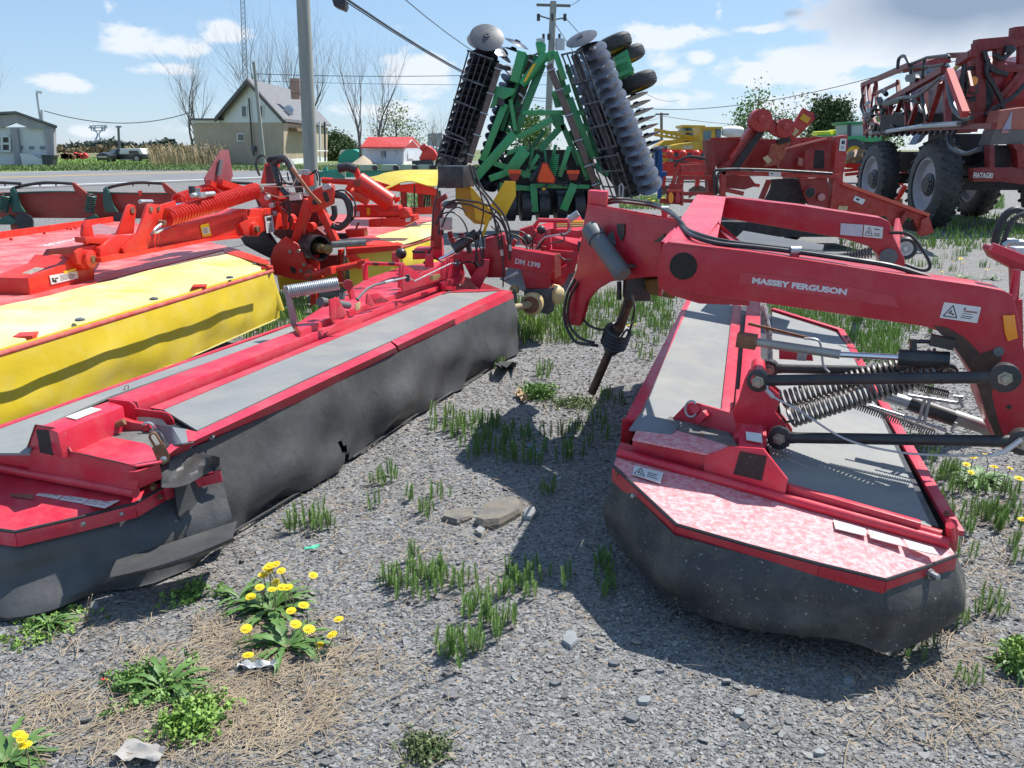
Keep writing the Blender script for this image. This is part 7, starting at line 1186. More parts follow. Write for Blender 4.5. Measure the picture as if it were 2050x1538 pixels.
def far_machines():
 yp = mat('ochre yellow machine', (.58, .36, .02), (.5, .3, .02), 1, rough=.4); gl = mat('tinted cab glass', (.06, .10, .12), (.12, .2, .22), 1, rough=.1); rd = REDO
 T = thing('yellow_sprayer', 'yellow field sprayer with long truss boom and cab', 'sprayer', PY(1370, 320, 48)); K = Kit(T, VPlane((0, 48), (1, 48)))
 K.plate('cab', [(1369, 253), (1410, 255), (1408, 292), (1374, 290)], gl, 0, 1.8, .05); K.plate('cab_roof', [(1366, 250), (1412, 251), (1414, 256), (1366, 256)], yp, .1, 2, .04); K.plate('hood', [(1312, 296), (1330, 281), (1372, 278), (1374, 306), (1312, 306)], yp, 0, 1.6, .1); K.plate('cab_post', [(1374, 256), (1379, 256), (1380, 290), (1375, 290)], DARKM, .1, .1)
 for a, b, w in (((1310, 260), (1402, 279), .18), ((1310, 270), (1402, 284), .14), ((1312, 264), (1404, 264), .08)): K.bar('boom', a, b, w, yp, 1.5)
 for i in range(9): K.bar('boom_brace', (1312 + 10 * i, 261 + 2 * i), (1317 + 10 * i, 271 + 1.6 * i), .08, yp, 1.5)
 for x in (1330, 1390): tyre('wheel', K.p(x, 318, 0), (0, -1, 0), .75, .4, T, yp, seg=20)
 T = thing('yellow_tractor', 'ochre tractor with square door window and lettered hood', 'tractor', PY(1400, 320, 44)); K = Kit(T, VPlane((0, 44), (1, 44)))
 K.plate('cab', [(1402, 256), (1432, 256), (1434, 304), (1402, 302)], yp, 0, 1.8, .04); K.plate('door_window', [(1408, 262), (1424, 262), (1423, 290), (1408, 289)], gl, .03, .05); K.plate('windscreen', [(1433, 258), (1444, 258), (1443, 290), (1434, 290)], gl, -.2, 1.4); K.plate('roof', [(1402, 254), (1446, 254), (1446, 258), (1402, 258)], yp, .1, 2); K.plate('hood', [(1343, 296), (1346, 291), (1360, 288), (1402, 283), (1402, 304), (1345, 306)], yp, 0, 1.2, .06); o = K.p(1366, 297.5, .02); text_mesh('hood_lettering', 'CHALLENGER', .2, WHITE, o, (1, 0, 0), (0, 0, 1), T, .002, .004, width=.55)
 m = MB(); m.rings(K.p(1446, 264, -.5), (1, 0, 0), [(0, .2), (.3, .28), (.9, .28), (1.1, .2)], 18); mk('tank', m, mat('white tank', (.66, .66, .64), (.55, .52, .45), 2), T); K.plate('tracks', [(1350, 306), (1430, 304), (1436, 330), (1346, 330)], DARKM, 0, 1.5, .1)
 T = thing('plough', 'orange-red multi-furrow plough with rusty mouldboards behind the conditioner', 'plough', PY(1370, 385, 20)); K = Kit(T, VPlane((0, 20), (1, 20)))
 for a, b, w in (((1318, 302), (1424, 304), .07), ((1318, 312), (1422, 326), .06), ((1318, 340), (1424, 338), .30), ((1330, 328), (1415, 332), .10), ((1440, 360), (1520, 372), .08)): K.bar('frame', a, b, w, rd)
 for x in (1340, 1367, 1394): m = MB(); m.ball(K.p(x, 309, .2), .10); mk('red_knob', m, rd, T)
 for x in (1338, 1401): 
  m = MB(); m.grid([[K.p(x - 22 + 9 * i, 392 - 17 * sin(.5 + .5 * i) + 18 * v - 4, .2 * sin(v * 2)) for v in (0, .5, 1)] for i in range(6)], (0, .03, 0)); mk('mouldboard', m, mat('rusty mouldboard', (.20, .11, .05), (.13, .07, .035), 6, rough=.55), T)
 for x in (1330, 1366, 1398, 1422): K.bar('leg', (x, 338), (x - 4, 386), .10, rd)
 T = thing('blue_implement', 'tall blue steel implement right of the harrow discs', 'implement', PY(1322, 395, 17.5)); K = Kit(T, VPlane((0, 17.5), (1, 17.5))); bl = mat('blue paint', (.015, .09, .28), (.02, .12, .34), 5, rough=.4)
 K.plate('column', [(1311, 295), (1326, 293), (1327, 345), (1312, 346)], bl, 0, .2, .01); K.plate('column', [(1318, 300), (1324, 300), (1322, 372), (1316, 372)], bl, .1, .1); K.plate('foot', [(1312, 344), (1336, 344), (1335, 352), (1328, 354), (1327, 370), (1314, 370)], bl, .05, .2, .01); K.bar('leg', (1320, 368), (1320, 398), .08, bl)
 T = thing('blue_cultivator', 'blue and red tined cultivator seen under the big sprayer', 'cultivator', PY(1930, 410, 24)); K = Kit(T, VPlane((0, 24), (1, 24))); K.bar('blue_beam', (1925, 376), (1950, 350), .2, bl); K.bar('blue_beam', (1938, 382), (1950, 360), .2, bl); K.bar('red_beam', (1902, 364), (1920, 350), .25, rd); K.bar('red_beam', (1920, 338), (1950, 335), .2, rd); m = MB(); m.rings(K.p(1912, 386, 0), (0, -1, 0), [(0, .36), (.12, .36), (.12, .26), (0, .26)], 20, closed=True); mk('wheel', m, DARKM, T); K.tube('tine', [(1950, 374), (1942, 392), (1950, 408)], .06, mat('sandy tine', (.4, .3, .2), None), .1, 6, True); K.tube('tine', [(1944, 384), (1938, 398), (1944, 410)], .05, mat('sandy tine', (.4, .3, .2)), .1, 6, True)
 T = thing('red_plough_frame', 'red plough frame and yellow-brown mouldboard beside the sprayer tyres', 'plough', PY(1715, 380, 23)); K = Kit(T, VPlane((0, 23), (1, 23)))
 m = MB(); m.grid([[K.p(1693 + 8 * i, 312 - 14 * sin(.35 * i + .3) + (26 + i) * v * .8, .3 * sin(v * 2)) for v in (0, .33, .66, 1)] for i in range(7)], (0, .04, 0)); mk('mouldboard', m, mat('ochre mouldboard', (.40, .25, .09), (.24, .13, .07), 2, rough=.5), T)
 for a, b, w in (((1690, 330), (1728, 334), .14), ((1690, 342), (1732, 338), .08), ((1692, 350), (1730, 346), .08), ((1724, 330), (1720, 380), .1), ((1800, 370), (1816, 330), .15), ((1795, 400), (1812, 372), .12), ((1736, 322), (1728, 345), .06)): K.bar('frame', a, b, w, rd, random.Random(int(a[0])).uniform(-.3, .3))
 K.bar('yellow_leg', (1792, 398), (1788, 430), .3, mat('ochre mouldboard', (.4, .25, .09)), 0)
 T = thing('green_tractor', 'green tractor cab and hood left of the big sprayer boom', 'tractor', PY(1715, 310, 42)); K = Kit(T, VPlane((0, 42), (1, 42))); K.plate('cab', [(1697, 248), (1740, 248), (1740, 276), (1700, 276)], mat('pale cab glass', (.25, .36, .34), (.35, .45, .42), 1, rough=.15), 0, 1.6); K.plate('roof', [(1694, 244), (1745, 243), (1745, 249), (1696, 250)], GRND, .1, 2, .05); K.bar('post', (1700, 250), (1700, 276), .15, DARKM, .1); K.plate('hood', [(1655, 272), (1765, 273), (1765, 285), (1700, 284), (1656, 277)], GRN, .2, 1.4, .04); K.plate('chassis', [(1690, 284), (1770, 286), (1770, 320), (1700, 318)], DARKM, 0, 1.4); tyre('wheel', K.p(1706, 308, .2), (0, -1, 0), .7, .4, T, YELP, seg=20)
 T = thing('yellow_planter', 'bright yellow hoppers above a green bar in the distance', 'planter', PY(1660, 300, 45)); K = Kit(T, VPlane((0, 45), (1, 45))); yb = mat('lime yellow', (.70, .75, .05), None); K.plate('hopper', [(1636, 263), (1664, 262), (1664, 271), (1636, 273)], yb, 0, .8, .08); K.plate('hopper', [(1668, 260), (1684, 259), (1684, 269), (1668, 270)], yb, 0, .8, .08); K.bar('green_bar', (1636, 274), (1700, 272), .15, GRN)
 T = thing('red_loader', 'small red machine far beyond the yellow tarp', 'machine', PY(860, 325, 40)); K = Kit(T, VPlane((0, 40), (1, 40))); K.plate('body', [(838, 318), (846, 302), (856, 292), (868, 300), (876, 312), (872, 322), (842, 322)], rd, 0, .8, .06); K.bar('arm', (842, 300), (852, 290), .2, rd); K.plate('dark_parts', [(825, 322), (866, 320), (868, 334), (824, 334)], DARKM, .1, .6)
 T = thing('hitch_stand', 'red hitch arm with valve block and black hoses at the right edge', 'machine', PZ(2035, 560, 0)); K = Kit(T, VPlane((0, 5.2), (1, 5.0)))
 K.plate('arm', [(1984, 492), (2002, 496), (2060, 524), (2060, 545), (2030, 540), (1990, 518), (1980, 500)], REDD, 0, .12, .006); K.plate('post', [(2026, 535), (2044, 545), (2040, 600), (2030, 640), (2022, 640), (2028, 590)], REDD, .02, .06, .004); K.tube('hose', [(1992, 488), (1998, 460), (2012, 432), (2034, 420), (2060, 432)], .022, BLK, .05, 8, True); K.tube('hose', [(2004, 496), (2014, 470), (2028, 440), (2060, 424)], .014, BLK, .1, 8, True); K.plate('valve_block', [(2014, 478), (2040, 480), (2060, 496), (2060, 510), (2030, 500)], GALV, .05, .08, .006); K.tube('pipe', [(2008, 492), (2024, 484), (2060, 488)], .014, GALV, .12, 8, True); K.bar('stand_leg', (2034, 600), (2036, 690), .05, REDD, .0)
far_machines()
# ================================================================== trees
def bare_tree(name_label, px, py, y, top_py, lean=0, spread=.5, seed=1, stems=1, levels=5, buds=None, bark=None):
 base = PY(px, py, y); base.z = gz(base.x, base.y); top = PY(px, top_py, y); H = top.z - base.z; r = random.Random(seed)
 T = thing('bare_tree' if not buds else 'budding_tree', name_label, 'tree', base); trunk = MB(); twigs = MB(); tips = []
 def grow(p, d, ln, rad, lev):
  n = 4; pts = [p]; q = Vector(p); dd = Vector(d)
  for i in range(n): dd = (dd + Vector((r.uniform(-1, 1), r.uniform(-1, 1), r.uniform(-.3, .5))) * .13).normalized(); q = q + dd * ln / n; pts.append(Vector(q))
  rr = [rad * (1 - .5 * i / n) for i in range(n + 1)]; (trunk if lev <= 1 else twigs).tube(pts, rr, 7 if lev < 2 else 4 if lev < 4 else 3, caps=False)
  if lev >= levels: tips.append((pts[-1], dd)); return
  k = 3
  for j in range(k + (1 if lev == 0 else 0)):
   t = r.uniform(.35, 1.0) if j else 1.0; s = pts[min(int(t * n), n)]; a = Vector((r.uniform(-1, 1), r.uniform(-1, 1), r.uniform(-.1, .6))).normalized(); nd = (dd * (1 - spread) + a * spread + Vector((0, 0, .25))).normalized()
   if j == 0: nd = (dd + a * .22 + Vector((0, 0, .1))).normalized()
   grow(s, nd, ln * r.uniform(.66, .88), rr[min(int(t * n), n)] * (.85 if j == 0 else .6), lev + 1)
 for s in range(stems): grow(base + Vector(((s - (stems - 1) / 2) * .25, 0, -.1)), Vector((lean + (s - (stems - 1) / 2) * .22, r.uniform(-.1, .1), 1)).normalized(), H * .36, H * .013 + .03, 0)
 bk = bark or mat('grey brown bark', (.13, .11, .10), (.18, .16, .15), 8, rough=.9); mk('trunk', trunk, bk, T); mk('branches', twigs, bk, T)
 if buds: leafcloud('leaves', [p for p, _ in tips], buds[0], buds[1], buds[2], T, seed)
 return T
def leafcloud(name, centers, per, size, m, parent, seed=0, spread=.5):
 g = np.random.default_rng(seed + 5); C = np.array([tuple(c) for c in centers]); C = np.repeat(C, per, axis=0); n = len(C); C = C + g.normal(0, spread, C.shape) * np.array([1, 1, .8])
 a = g.normal(0, 1, (n, 3)); a /= np.linalg.norm(a, axis=1)[:, None]; b = np.cross(a, g.normal(0, 1, (n, 3))); b /= np.linalg.norm(b, axis=1)[:, None]; s = size * g.uniform(.6, 1.4, (n, 1))
 V = np.stack([C - a * s, C + b * s * .5, C + a * s, C - b * s * .5], axis=1).reshape(-1, 3); base = np.array(wpos(parent)) if parent else np.zeros(3)
 F = np.arange(4 * n).reshape(n, 4); return np_mesh(name, V - base, F, m, parent)
LEAFP = mat('pale spring leaves', (.22, .26, .08), (.16, .20, .06), 3, rough=.7); LEAFG = mat('fresh green leaves', (.10, .20, .035), (.15, .26, .05), 3, rough=.7); LEAFD = mat('dense dark leaves', (.045, .085, .025), (.075, .12, .035), 1.2, rough=.8); CONIF = mat('dark conifer needles', (.025, .05, .02), (.045, .07, .03), 1.0, rough=.9)
def leafy(label, px, py, y, top_py, wpx, m, seed, n=90, per=38, size=.16, name='leafy_tree', spread=.5, squash=1.0):
 base = PY(px, py, y); base.z = gz(base.x, base.y); H = PY(px, top_py, y).z - base.z; Wd = wpx / FPX * y; r = random.Random(seed); T = thing(name, label, 'tree', base); tr = MB(); cs = []
 tr.tube([base - Vector((0, 0, .2)), base + Vector((0, 0, H * .5)), base + Vector((.1, 0, H * .85))], [H * .03, H * .02, H * .008], 7)
 for i in range(n):
  h = r.random(); rad = Wd / 2 * (sin(pi * min(max(.12 + h * .86, 0), 1)) ** .7) * sqrt(r.random()); a = r.uniform(0, 6.28); c = base + Vector((cos(a) * rad, sin(a) * rad, H * (.14 + .86 * h) * squash)); cs.append(c)
  if i % 3 == 0: tr.tube([base + Vector((0, 0, H * (.1 + .5 * h))), c], [H * .008, H * .003], 4)
 mk('trunk', tr, mat('grey brown bark', (.13, .11, .10)), T); leafcloud('crown', cs, per, size, m, T, seed, spread); return T
def trees():
 bare_tree('wide bare tree left of the house with its lower limbs drooping', 398, 325, 92, 100, -.05, .55, 3, 2, 5)
 bare_tree('tall bare tree behind the house roof', 548, 322, 105, 8, 0, .50, 8, 2, 5); bare_tree('bare tree right of the thick pole behind the house', 600, 322, 108, 60, .1, .52, 12, 2, 5)
 bare_tree('left one of two tall bare trees before the red roofed shed', 724, 333, 70, 60, -.05, .45, 21, 1, 5); bare_tree('right one of two tall bare trees before the red roofed shed', 757, 331, 72, 74, .08, .45, 27, 1, 5)
 bare_tree('small thin bare tree in front of the grey block building', 872, 325, 95, 215, 0, .5, 33, 2, 4); bare_tree('bare tree reaching into the left edge of the picture', -62, 335, 52, -30, .12, .6, 41, 1, 5)
 leafy('pale green willowy tree behind the red roofed shed', 795, 318, 105, 222, 100, LEAFP, 2, 60, 26, .16, spread=.9)
 leafy('dark green cedar clump beside the house', 672, 326, 88, 276, 52, LEAFD, 4, 110, 60, .14, 'evergreen_tree', .45); leafy('second dark cedar standing right of the first one', 692, 326, 90, 284, 36, LEAFD, 5, 70, 60, .14, 'evergreen_tree', .4)
 leafy('light green tree seen through the green harrow frame', 1066, 335, 40, 230, 62, LEAFG, 6, 70, 40, .09, spread=.35)
 leafy('airy fresh green tree behind the red conditioner', 1506, 320, 55, 182, 62, LEAFG, 7, 60, 26, .10, spread=.5); leafy('lower airy green tree left of the taller one', 1482, 320, 56, 226, 44, LEAFG, 17, 40, 26, .10, spread=.45)
 bare_tree('pale budding tree behind the raised red board', 1582, 320, 75, 205, 0, .5, 9, 2, 4, buds=(5, .13, LEAFP))
 leafy('dense green tree left of the green tractor', 1640, 318, 85, 208, 46, LEAFD, 10, 110, 55, .17, spread=.5); leafy('broad dense green tree directly left of the tractor cab', 1672, 318, 84, 210, 52, LEAFD, 11, 120, 55, .17, spread=.5); leafy('green bush showing under the sprayer boom', 1762, 320, 80, 235, 60, LEAFG, 14, 60, 40, .16, spread=.5)
 g = np.random.default_rng(4); cs = []
 for i in range(240):
  px = g.uniform(100, 420) if i < 200 else g.uniform(420, 900); p = PY(px, 303, 420 + g.uniform(-15, 15)); h = PY(px, 287 + 4 * sin(px * .05) + g.uniform(-3, 3), 420).z if 145 < px < 350 else PY(px, 296, 420).z
  for k in range(4): cs.append((p.x, p.y, max(h * (.15 + .25 * k), .3)))
 o = leafcloud('far_wood', cs, 16, .9, mat('distant conifers', (.05, .075, .06), (.08, .105, .085), .5, rough=.9), None, 9, .8); tag(o, 'dark line of woods along the horizon', 'wood', kind='stuff')
 cs = [tuple(PY(g.uniform(120, 600), 308, 300) * 1.0) for i in range(260)]; cs = [(c[0], c[1], GZ + .4) for c in cs]; o = leafcloud('field_scrub', cs, 8, .9, mat('dry field scrub', (.26, .19, .11), (.20, .17, .09), .2, rough=.9), None, 19, 1.2); tag(o, 'brown dry scrub across the far field', 'scrub', kind='stuff')
trees()
# ================================================================== grass, reeds, weeds, gravel, straw
def blades(name, P, H, W, m, label, cat, lean=.35, seed=0, bend=.4, kind='stuff', thick=False, parent=None, jitter=None):
 """many tapering blades, 2 quads + tip each, in one mesh"""
 g = np.random.default_rng(seed); P = np.asarray(P, float); n = len(P); H = H * g.uniform(.5, 1.25, n); az = g.uniform(0, 2 * pi, n); ln = np.abs(g.normal(0, lean, n)); side = np.stack([-np.sin(az), np.cos(az), np.zeros(n)], 1) * (W * g.uniform(.6, 1.3, n))[:, None]
 d = np.stack([np.cos(az) * ln, np.sin(az) * ln, np.ones(n)], 1); d /= np.linalg.norm(d, axis=1)[:, None]; out = np.stack([np.cos(az), np.sin(az), -.3 * np.ones(n)], 1)
 m1 = P + d * (H * .45)[:, None]; m2 = P + d * (H * .8)[:, None] + out * (H * bend * .15)[:, None]; tp = P + d * H[:, None] + out * (H * bend * .4)[:, None]
 V = np.stack([P - side, P + side, m1 + side * .9, m1 - side * .9, m2 + side * .6, m2 - side * .6, tp + side * .08, tp - side * .08], 1).reshape(-1, 3)
 b = np.arange(n)[:, None] * 8; F = np.concatenate([b + np.array([0, 1, 2, 3]), b + np.array([3, 2, 4, 5]), b + np.array([5, 4, 6, 7])]); o = np_mesh(name, V, F, m, parent)
 if label: tag(o, label, cat, kind=kind)
 return o
GR1 = mat('grass blade green', (.16, .29, .045), (.24, .36, .08), 4, rough=.6); GR2 = mat('horsetail green', (.13, .24, .05), (.19, .31, .08), 6, rough=.65); STRAW = mat('dry straw', (.22, .165, .11), (.38, .30, .20), 12, rough=.8); REED = mat('dry reed', (.42, .33, .20), (.34, .25, .14), 1, rough=.9)
def scatter_px(g, polys, n, z=0.0):
 """random ground points inside image-space boxes (x0,y0,x1,y1,weight), uniform on the ground"""
 out = []; tot = sum(p[4] for p in polys)
 for (x0, y0, x1, y1, w) in polys:
  a = PZ(x0, y1, z); b = PZ(x1, y1, z); c = PZ(x0, y0, z); d = PZ(x1, y0, z); k = int(n * w / tot)
  t = g.random(k); ya = a.y + (c.y - a.y) * t; xl = a.x + (c.x - a.x) * t; xr = b.x + (d.x - b.x) * t; out.append(np.stack([xl + (xr - xl) * g.random(k), ya, np.full(k, z)], 1))
 return np.concatenate(out)
def far_grass():
 g = np.random.default_rng(3); P = []
 for i in range(950): px = g.uniform(300, 455); p = PG(px, 332 - g.uniform(0, 8)); P.append((p.x, p.y, GZ))
 blades('reeds', np.array(P), 1.45, .03, REED, 'tall dry reeds with feathery tops beside the house', 'reeds', .10, 2, .5)
 cs = [(p[0] + g.normal(0, .1), p[1], GZ + g.uniform(1.0, 1.7)) for p in P[::9]]; o = leafcloud('reed_plumes', cs, 4, .08, REED, None, 8, .10); tag(o, 'feathery tan plumes on top of the reeds', 'reeds', kind='stuff')
 P = scatter_px(g, [(0, 333, 1000, 343, 3), (0, 328, 400, 336, 1)], 16000, GZ); blades('verge_grass', P, .16, .03, mat('verge blades', (.09, .17, .04), (.16, .21, .07), .5, rough=.8), 'green grass growing along the far road edge', 'grass', .4, 5, .4)
 V = scatter_px(g, [(100, 322, 420, 330, 1), (120, 316, 400, 321, .5)], 5000, GZ); blades('verge_grass', V, .2, .05, GR1, 'grass around the parked pickup', 'grass', .4, 6)
far_grass()
def yard_grass():
 g = np.random.default_rng(13)
 P = scatter_px(g, [(1030, 600, 1180, 690, 3.0), (1170, 585, 1345, 680, 2.6), (1540, 612, 1960, 668, 4.2), (1590, 668, 1800, 730, 1.8), (490, 630, 640, 700, 1.6), (560, 590, 640, 650, .8), (1690, 470, 2060, 545, 2.6), (620, 560, 760, 640, 1)], 9000)
 k = g.integers(0, len(P), 700); C = P[k]; Q = C[g.integers(0, len(C), 10000)] + np.stack([g.normal(0, .04, 10000), g.normal(0, .04, 10000), np.zeros(10000)], 1)
 blades('yard_grass', Q, .115, .0045, GR1, 'fresh green grass and horsetail between the machines', 'grass', .18, 14, .25)
 P = scatter_px(g, [(1240, 395, 1340, 420, 1), (1880, 395, 2010, 420, 1), (800, 380, 880, 420, 1), (1680, 430, 2060, 500, 1.2)], 6000); blades('yard_grass', P, .14, .012, GR1, 'grass strips further back in the yard', 'grass', .3, 15, .3)
yard_grass()
def horsetails():
 """bottle-brush horsetail sprigs: stem with whorls of upright needles"""
 protos = []
 for v in range(5):
  r = random.Random(90 + v); mb = MB(); ns = 3 + 2 * v
  for s in range(ns):
   bx, by = r.gauss(0, .030 + .004 * ns), r.gauss(0, .030 + .004 * ns); h = r.uniform(.09, .19); dx, dy = r.uniform(-.02, .02), r.uniform(-.02, .02); mb.tube([(bx, by, 0), (bx + dx * .5, by + dy * .5, h * .5), (bx + dx, by + dy, h)], [.0022, .0018, .001], 4, caps=False)
   for w in range(int(h / .011)):
    z = .02 + w * .011
    if z > h: break
    f = z / h; L0 = .034 * (1 - .65 * f) + .006
    for k in range(6):
     a = k * 1.047 + w * .5 + r.uniform(-.3, .3); p = Vector((bx + dx * f, by + dy * f, z)); q = p + Vector((cos(a) * L0 * .62, sin(a) * L0 * .62, L0 * .9)); sd = Vector((-sin(a), cos(a), 0)) * .0022; mb.add([p - sd, p + sd, q + sd * .4, q - sd * .4], [(0, 1, 2, 3)])
  protos.append(mb)
 groups = [('horsetail sprigs in the shadow between the two mowers', [(960, 880), (985, 905), (1010, 890), (1035, 905), (1060, 880), (1085, 905), (1110, 880), (1135, 900), (1155, 870), (1180, 890), (1000, 925), (1040, 930), (1075, 925), (1120, 925), (1210, 800), (1235, 812), (1190, 850), (1215, 880), (1150, 920), (1100, 990), (1020, 870), (945, 920)]),
    ('bright horsetail sprigs left of the big shadow', [(893, 838), (920, 860), (888, 865), (905, 880), (955, 850), (975, 855), (940, 870), (950, 895), (878, 860), (990, 850), (1088, 745), (1085, 760), (1010, 700), (1000, 735)]),
    ('horsetail sprigs on sunlit gravel beside the torn curtain', [(763, 975), (818, 1000), (872, 1000), (748, 1020), (848, 1030), (640, 1040), (625, 1060), (650, 1065), (600, 1065), (770, 955), (560, 655), (540, 660)]),
    ('horsetail sprigs in the middle foreground gravel', [(822, 1130), (875, 1150), (780, 1170), (800, 1185), (820, 1165), (905, 1180), (925, 1175), (868, 1160), (990, 1195), (1015, 1190), (1045, 1165), (1065, 1160), (1025, 1185), (955, 1230), (970, 1250), (1000, 1250), (885, 1300), (905, 1295), (930, 1300), (915, 1330), (850, 1200), (950, 1215), (790, 1160), (890, 1160), (1130, 1170), (1215, 1170), (1060, 1190)]),
    ('horsetail sprigs at the right side behind the dirty curtain', [(1865, 1025), (1880, 1010), (1895, 1030), (1910, 1050), (1925, 1065), (1945, 1030), (1960, 1045), (1980, 1040), (2000, 1035), (2020, 1060), (2035, 1030), (1900, 985), (1880, 950), (1870, 925), (1905, 960), (1960, 990), (2035, 1095), (2030, 1000), (1995, 1060), (1850, 905), (1835, 890), (1980, 1200), (1985, 1225), (1935, 1120), (1905, 1110)]),
    ('horsetail sprigs growing close to the dirty black curtain', [(1200, 1150), (1215, 1130), (1810, 1310), (1820, 1300), (1925, 1240), (1905, 1255), (1945, 1370), (2040, 1130), (1210, 1180)]),
    ('horsetail sprigs under the long lettered beam', [(1600, 640), (1620, 650), (1660, 645), (1690, 655), (1720, 650), (1740, 660), (1765, 650), (1800, 660), (1830, 665), (1700, 690), (1735, 700), (1770, 695), (1750, 720), (1700, 720), (1780, 680), (1645, 660), (1860, 670), (1570, 640), (1820, 780), (1860, 790)]),
    ('horsetail sprigs beside the hanging drive shaft', [(1195, 640), (1215, 655), (1170, 640), (1240, 650), (1300, 640), (1320, 660), (1280, 700), (1290, 720), (1260, 640), (1340, 640), (1300, 600), (1110, 640), (1080, 650), (1050, 640), (1060, 670), (1100, 670), (1130, 660), (1310, 690)])]
 roots = {}; r = random.Random(5)
 for lb, pts in groups:
  for (px, py) in pts:
   v = r.randrange(5)
   if v not in roots: roots[v] = mk('horsetail_plant', protos[v], GR2); o = roots[v]
   else: o = roots[v].copy(); COL.objects.link(o)
   o.location = PZ(px, py, .0); o.rotation_euler = (0, 0, r.uniform(0, 6.28)); s = r.uniform(.8, 1.15) * (.55 if py > 1090 else .62 if py > 930 else .68); o.scale = (s, s, s * .9); tag(o, lb, 'weed', lb.replace('sprigs', 'plants'))
 return roots
horsetails()
def leaf_rosette(n, L, r, jag=True, up=.35):
 mb = MB(); n = int(n * 1.5)
 for i in range(n):
  a = r.uniform(0, 6.28); ln = L * r.uniform(.6, 1.15); e = r.uniform(.1, up * 2); d = Vector((cos(a), sin(a), 0)); s = Vector((-sin(a), cos(a), 0)); k = 9; L_, R_ = [], []
  for j in range(k + 1):
   t = j / k; w = ln * .075 * sin(pi * min(t * .9 + .08, 1)) * (1.0 if (j % 2 or not jag) else .35) + .0008; c = d * ln * t + Vector((0, 0, .006 + ln * (e * t - e * .9 * t * t))); L_.append(c - s * w + Vector((0, 0, w * .3))); R_.append(c + s * w + Vector((0, 0, w * .3)))
  mb.grid([[L_[j], (L_[j] + R_[j]) / 2 - Vector((0, 0, .002)), R_[j]] for j in range(k + 1)])
 return mb
def dandelions():
 LG = mat('dandelion leaf', (.07, .14, .03), (.10, .20, .045), 10, rough=.55); FY = mat('dandelion petals', (.90, .60, .01), (.85, .68, .02), 60, rough=.7); ST = mat('pale stem', (.22, .28, .12), (.3, .18, .12), 20, rough=.6)
 def flower(T, c, R, tilt):
  r = random.Random(int(c.x * 1e4) & 9999); base = Vector((c.x + r.uniform(-.03, .03), c.y + r.uniform(.0, .04), 0.005)); m = MB(); m.tube([base, base.lerp(c, .5) + Vector((.008, 0, .01)), c], .0022, 5); st = mk('stem', m, ST, T); m = MB(); n = (Vector((r.uniform(-.3, .3), -.12 + r.uniform(-.25, .2), 1))).normalized(); a = n.orthogonal().normalized(); b = n.cross(a)
  for ring, (rr, h, k) in enumerate([(R, .0, 17), (R * .84, .001, 15), (R * .55, .002, 12), (R * .3, .003, 8)]):
   for i in range(k): t = 6.283 * i / k + ring; u = a * cos(t) + b * sin(t); s = (b * cos(t) - a * sin(t)) * R * .10; p = c + n * h; q = c + u * rr + n * (h + R * .05 * (1 + ring)); m.add([p - s * .4, p + s * .4, q + s, q - s], [(0, 1, 2, 3)])
  mk('flower', m, FY, T)
 def plant(label, px, py, leaves, L, fl, seed, R=.019):
  o = PZ(px, py, 0); T = thing('dandelion_plant', label, 'dandelion', o); r = random.Random(seed); mb = leaf_rosette(leaves, L, r, True, .5); mb.v = [(v[0] + o.x, v[1] + o.y, v[2]) for v in mb.v]; mk('leaves', mb, LG, T)
  for (a, b, h) in fl: flower(T, PZ(a, b, h), R * r.uniform(.85, 1.15), 0)
 plant('upper dandelion of the big clump with many open yellow flowers', 545, 1225, 42, .17, [(540, 1133, .17), (552, 1130, .17), (535, 1138, .15), (563, 1143, .17), (527, 1152, .13), (552, 1166, .13), (520, 1176, .12), (545, 1180, .12), (565, 1176, .12), (577, 1176, .14), (502, 1195, .08), (627, 1152, .06)], 1)
 plant('lower dandelion of the big clump with flowers near the plastic scrap', 575, 1300, 36, .16, [(583, 1223, .12), (608, 1212, .12), (493, 1259, .10), (619, 1260, .11), (592, 1250, .10), (678, 1240, .09), (665, 1271, .07), (497, 1312, .04), (640, 1292, .02)], 2)
 plant('dandelion at the right edge with five flowers', 1960, 965, 40, .17, [(1948, 915, .17), (1935, 930, .15), (1975, 912, .13), (1944, 946, .12), (2022, 938, .16), (2040, 958, .14), (1990, 935, .1), (2048, 1040, .1)], 3)
 plant('dandelion cut by the left bottom corner', 15, 1530, 26, .16, [(45, 1478, .14), (50, 1492, .12), (38, 1470, .13)], 4, .016)
 plant('small dandelion below the far beam wheel', 1925, 560, 16, .2, [(1923, 518, .2), (1906, 524, .16), (1928, 527, .18), (1886, 545, .12), (1858, 500, .12), (1800, 600, .05)], 5, .025); plant('dandelion far back beside the light bracket', 1310, 412, 20, .3, [(1316, 392, .2), (1328, 396, .2), (1300, 398, .2), (1325, 404, .1), (1308, 402, .2), (1290, 405, .1)], 6, .06)
 plant('tiny dandelion under the drive shaft', 1262, 668, 12, .12, [(1258, 652, .1), (1272, 650, .1)], 7); plant('dandelion leaves at the foot of the torn left curtain', 480, 1200, 14, .14, [(540, 1143, .15)], 8)
 plant('dandelion in the grass beside the red hitch arm', 1985, 560, 12, .2, [(1975, 540, .2), (2010, 480, .2)], 9, .02)
 def weed(label, px, py, n, L, seed, m, spread=.10, per=900, size=.010, hh=.05, name='leafy_weed'):
  o = PZ(px, py, 0); r = random.Random(seed); g = np.random.default_rng(seed); T = thing(name, label, 'weed', o); mb = leaf_rosette(n, L, r, True, .6); mb.v = [(v[0] + o.x, v[1] + o.y, v[2]) for v in mb.v]; mk('leaves', mb, LG, T)
  c = [(o.x + g.normal(0, spread * .55), o.y + g.normal(0, spread * .5), hh * abs(g.random())) for i in range(per // 6)]; leafcloud('foliage', c, 6, size, m, T, seed, .008)
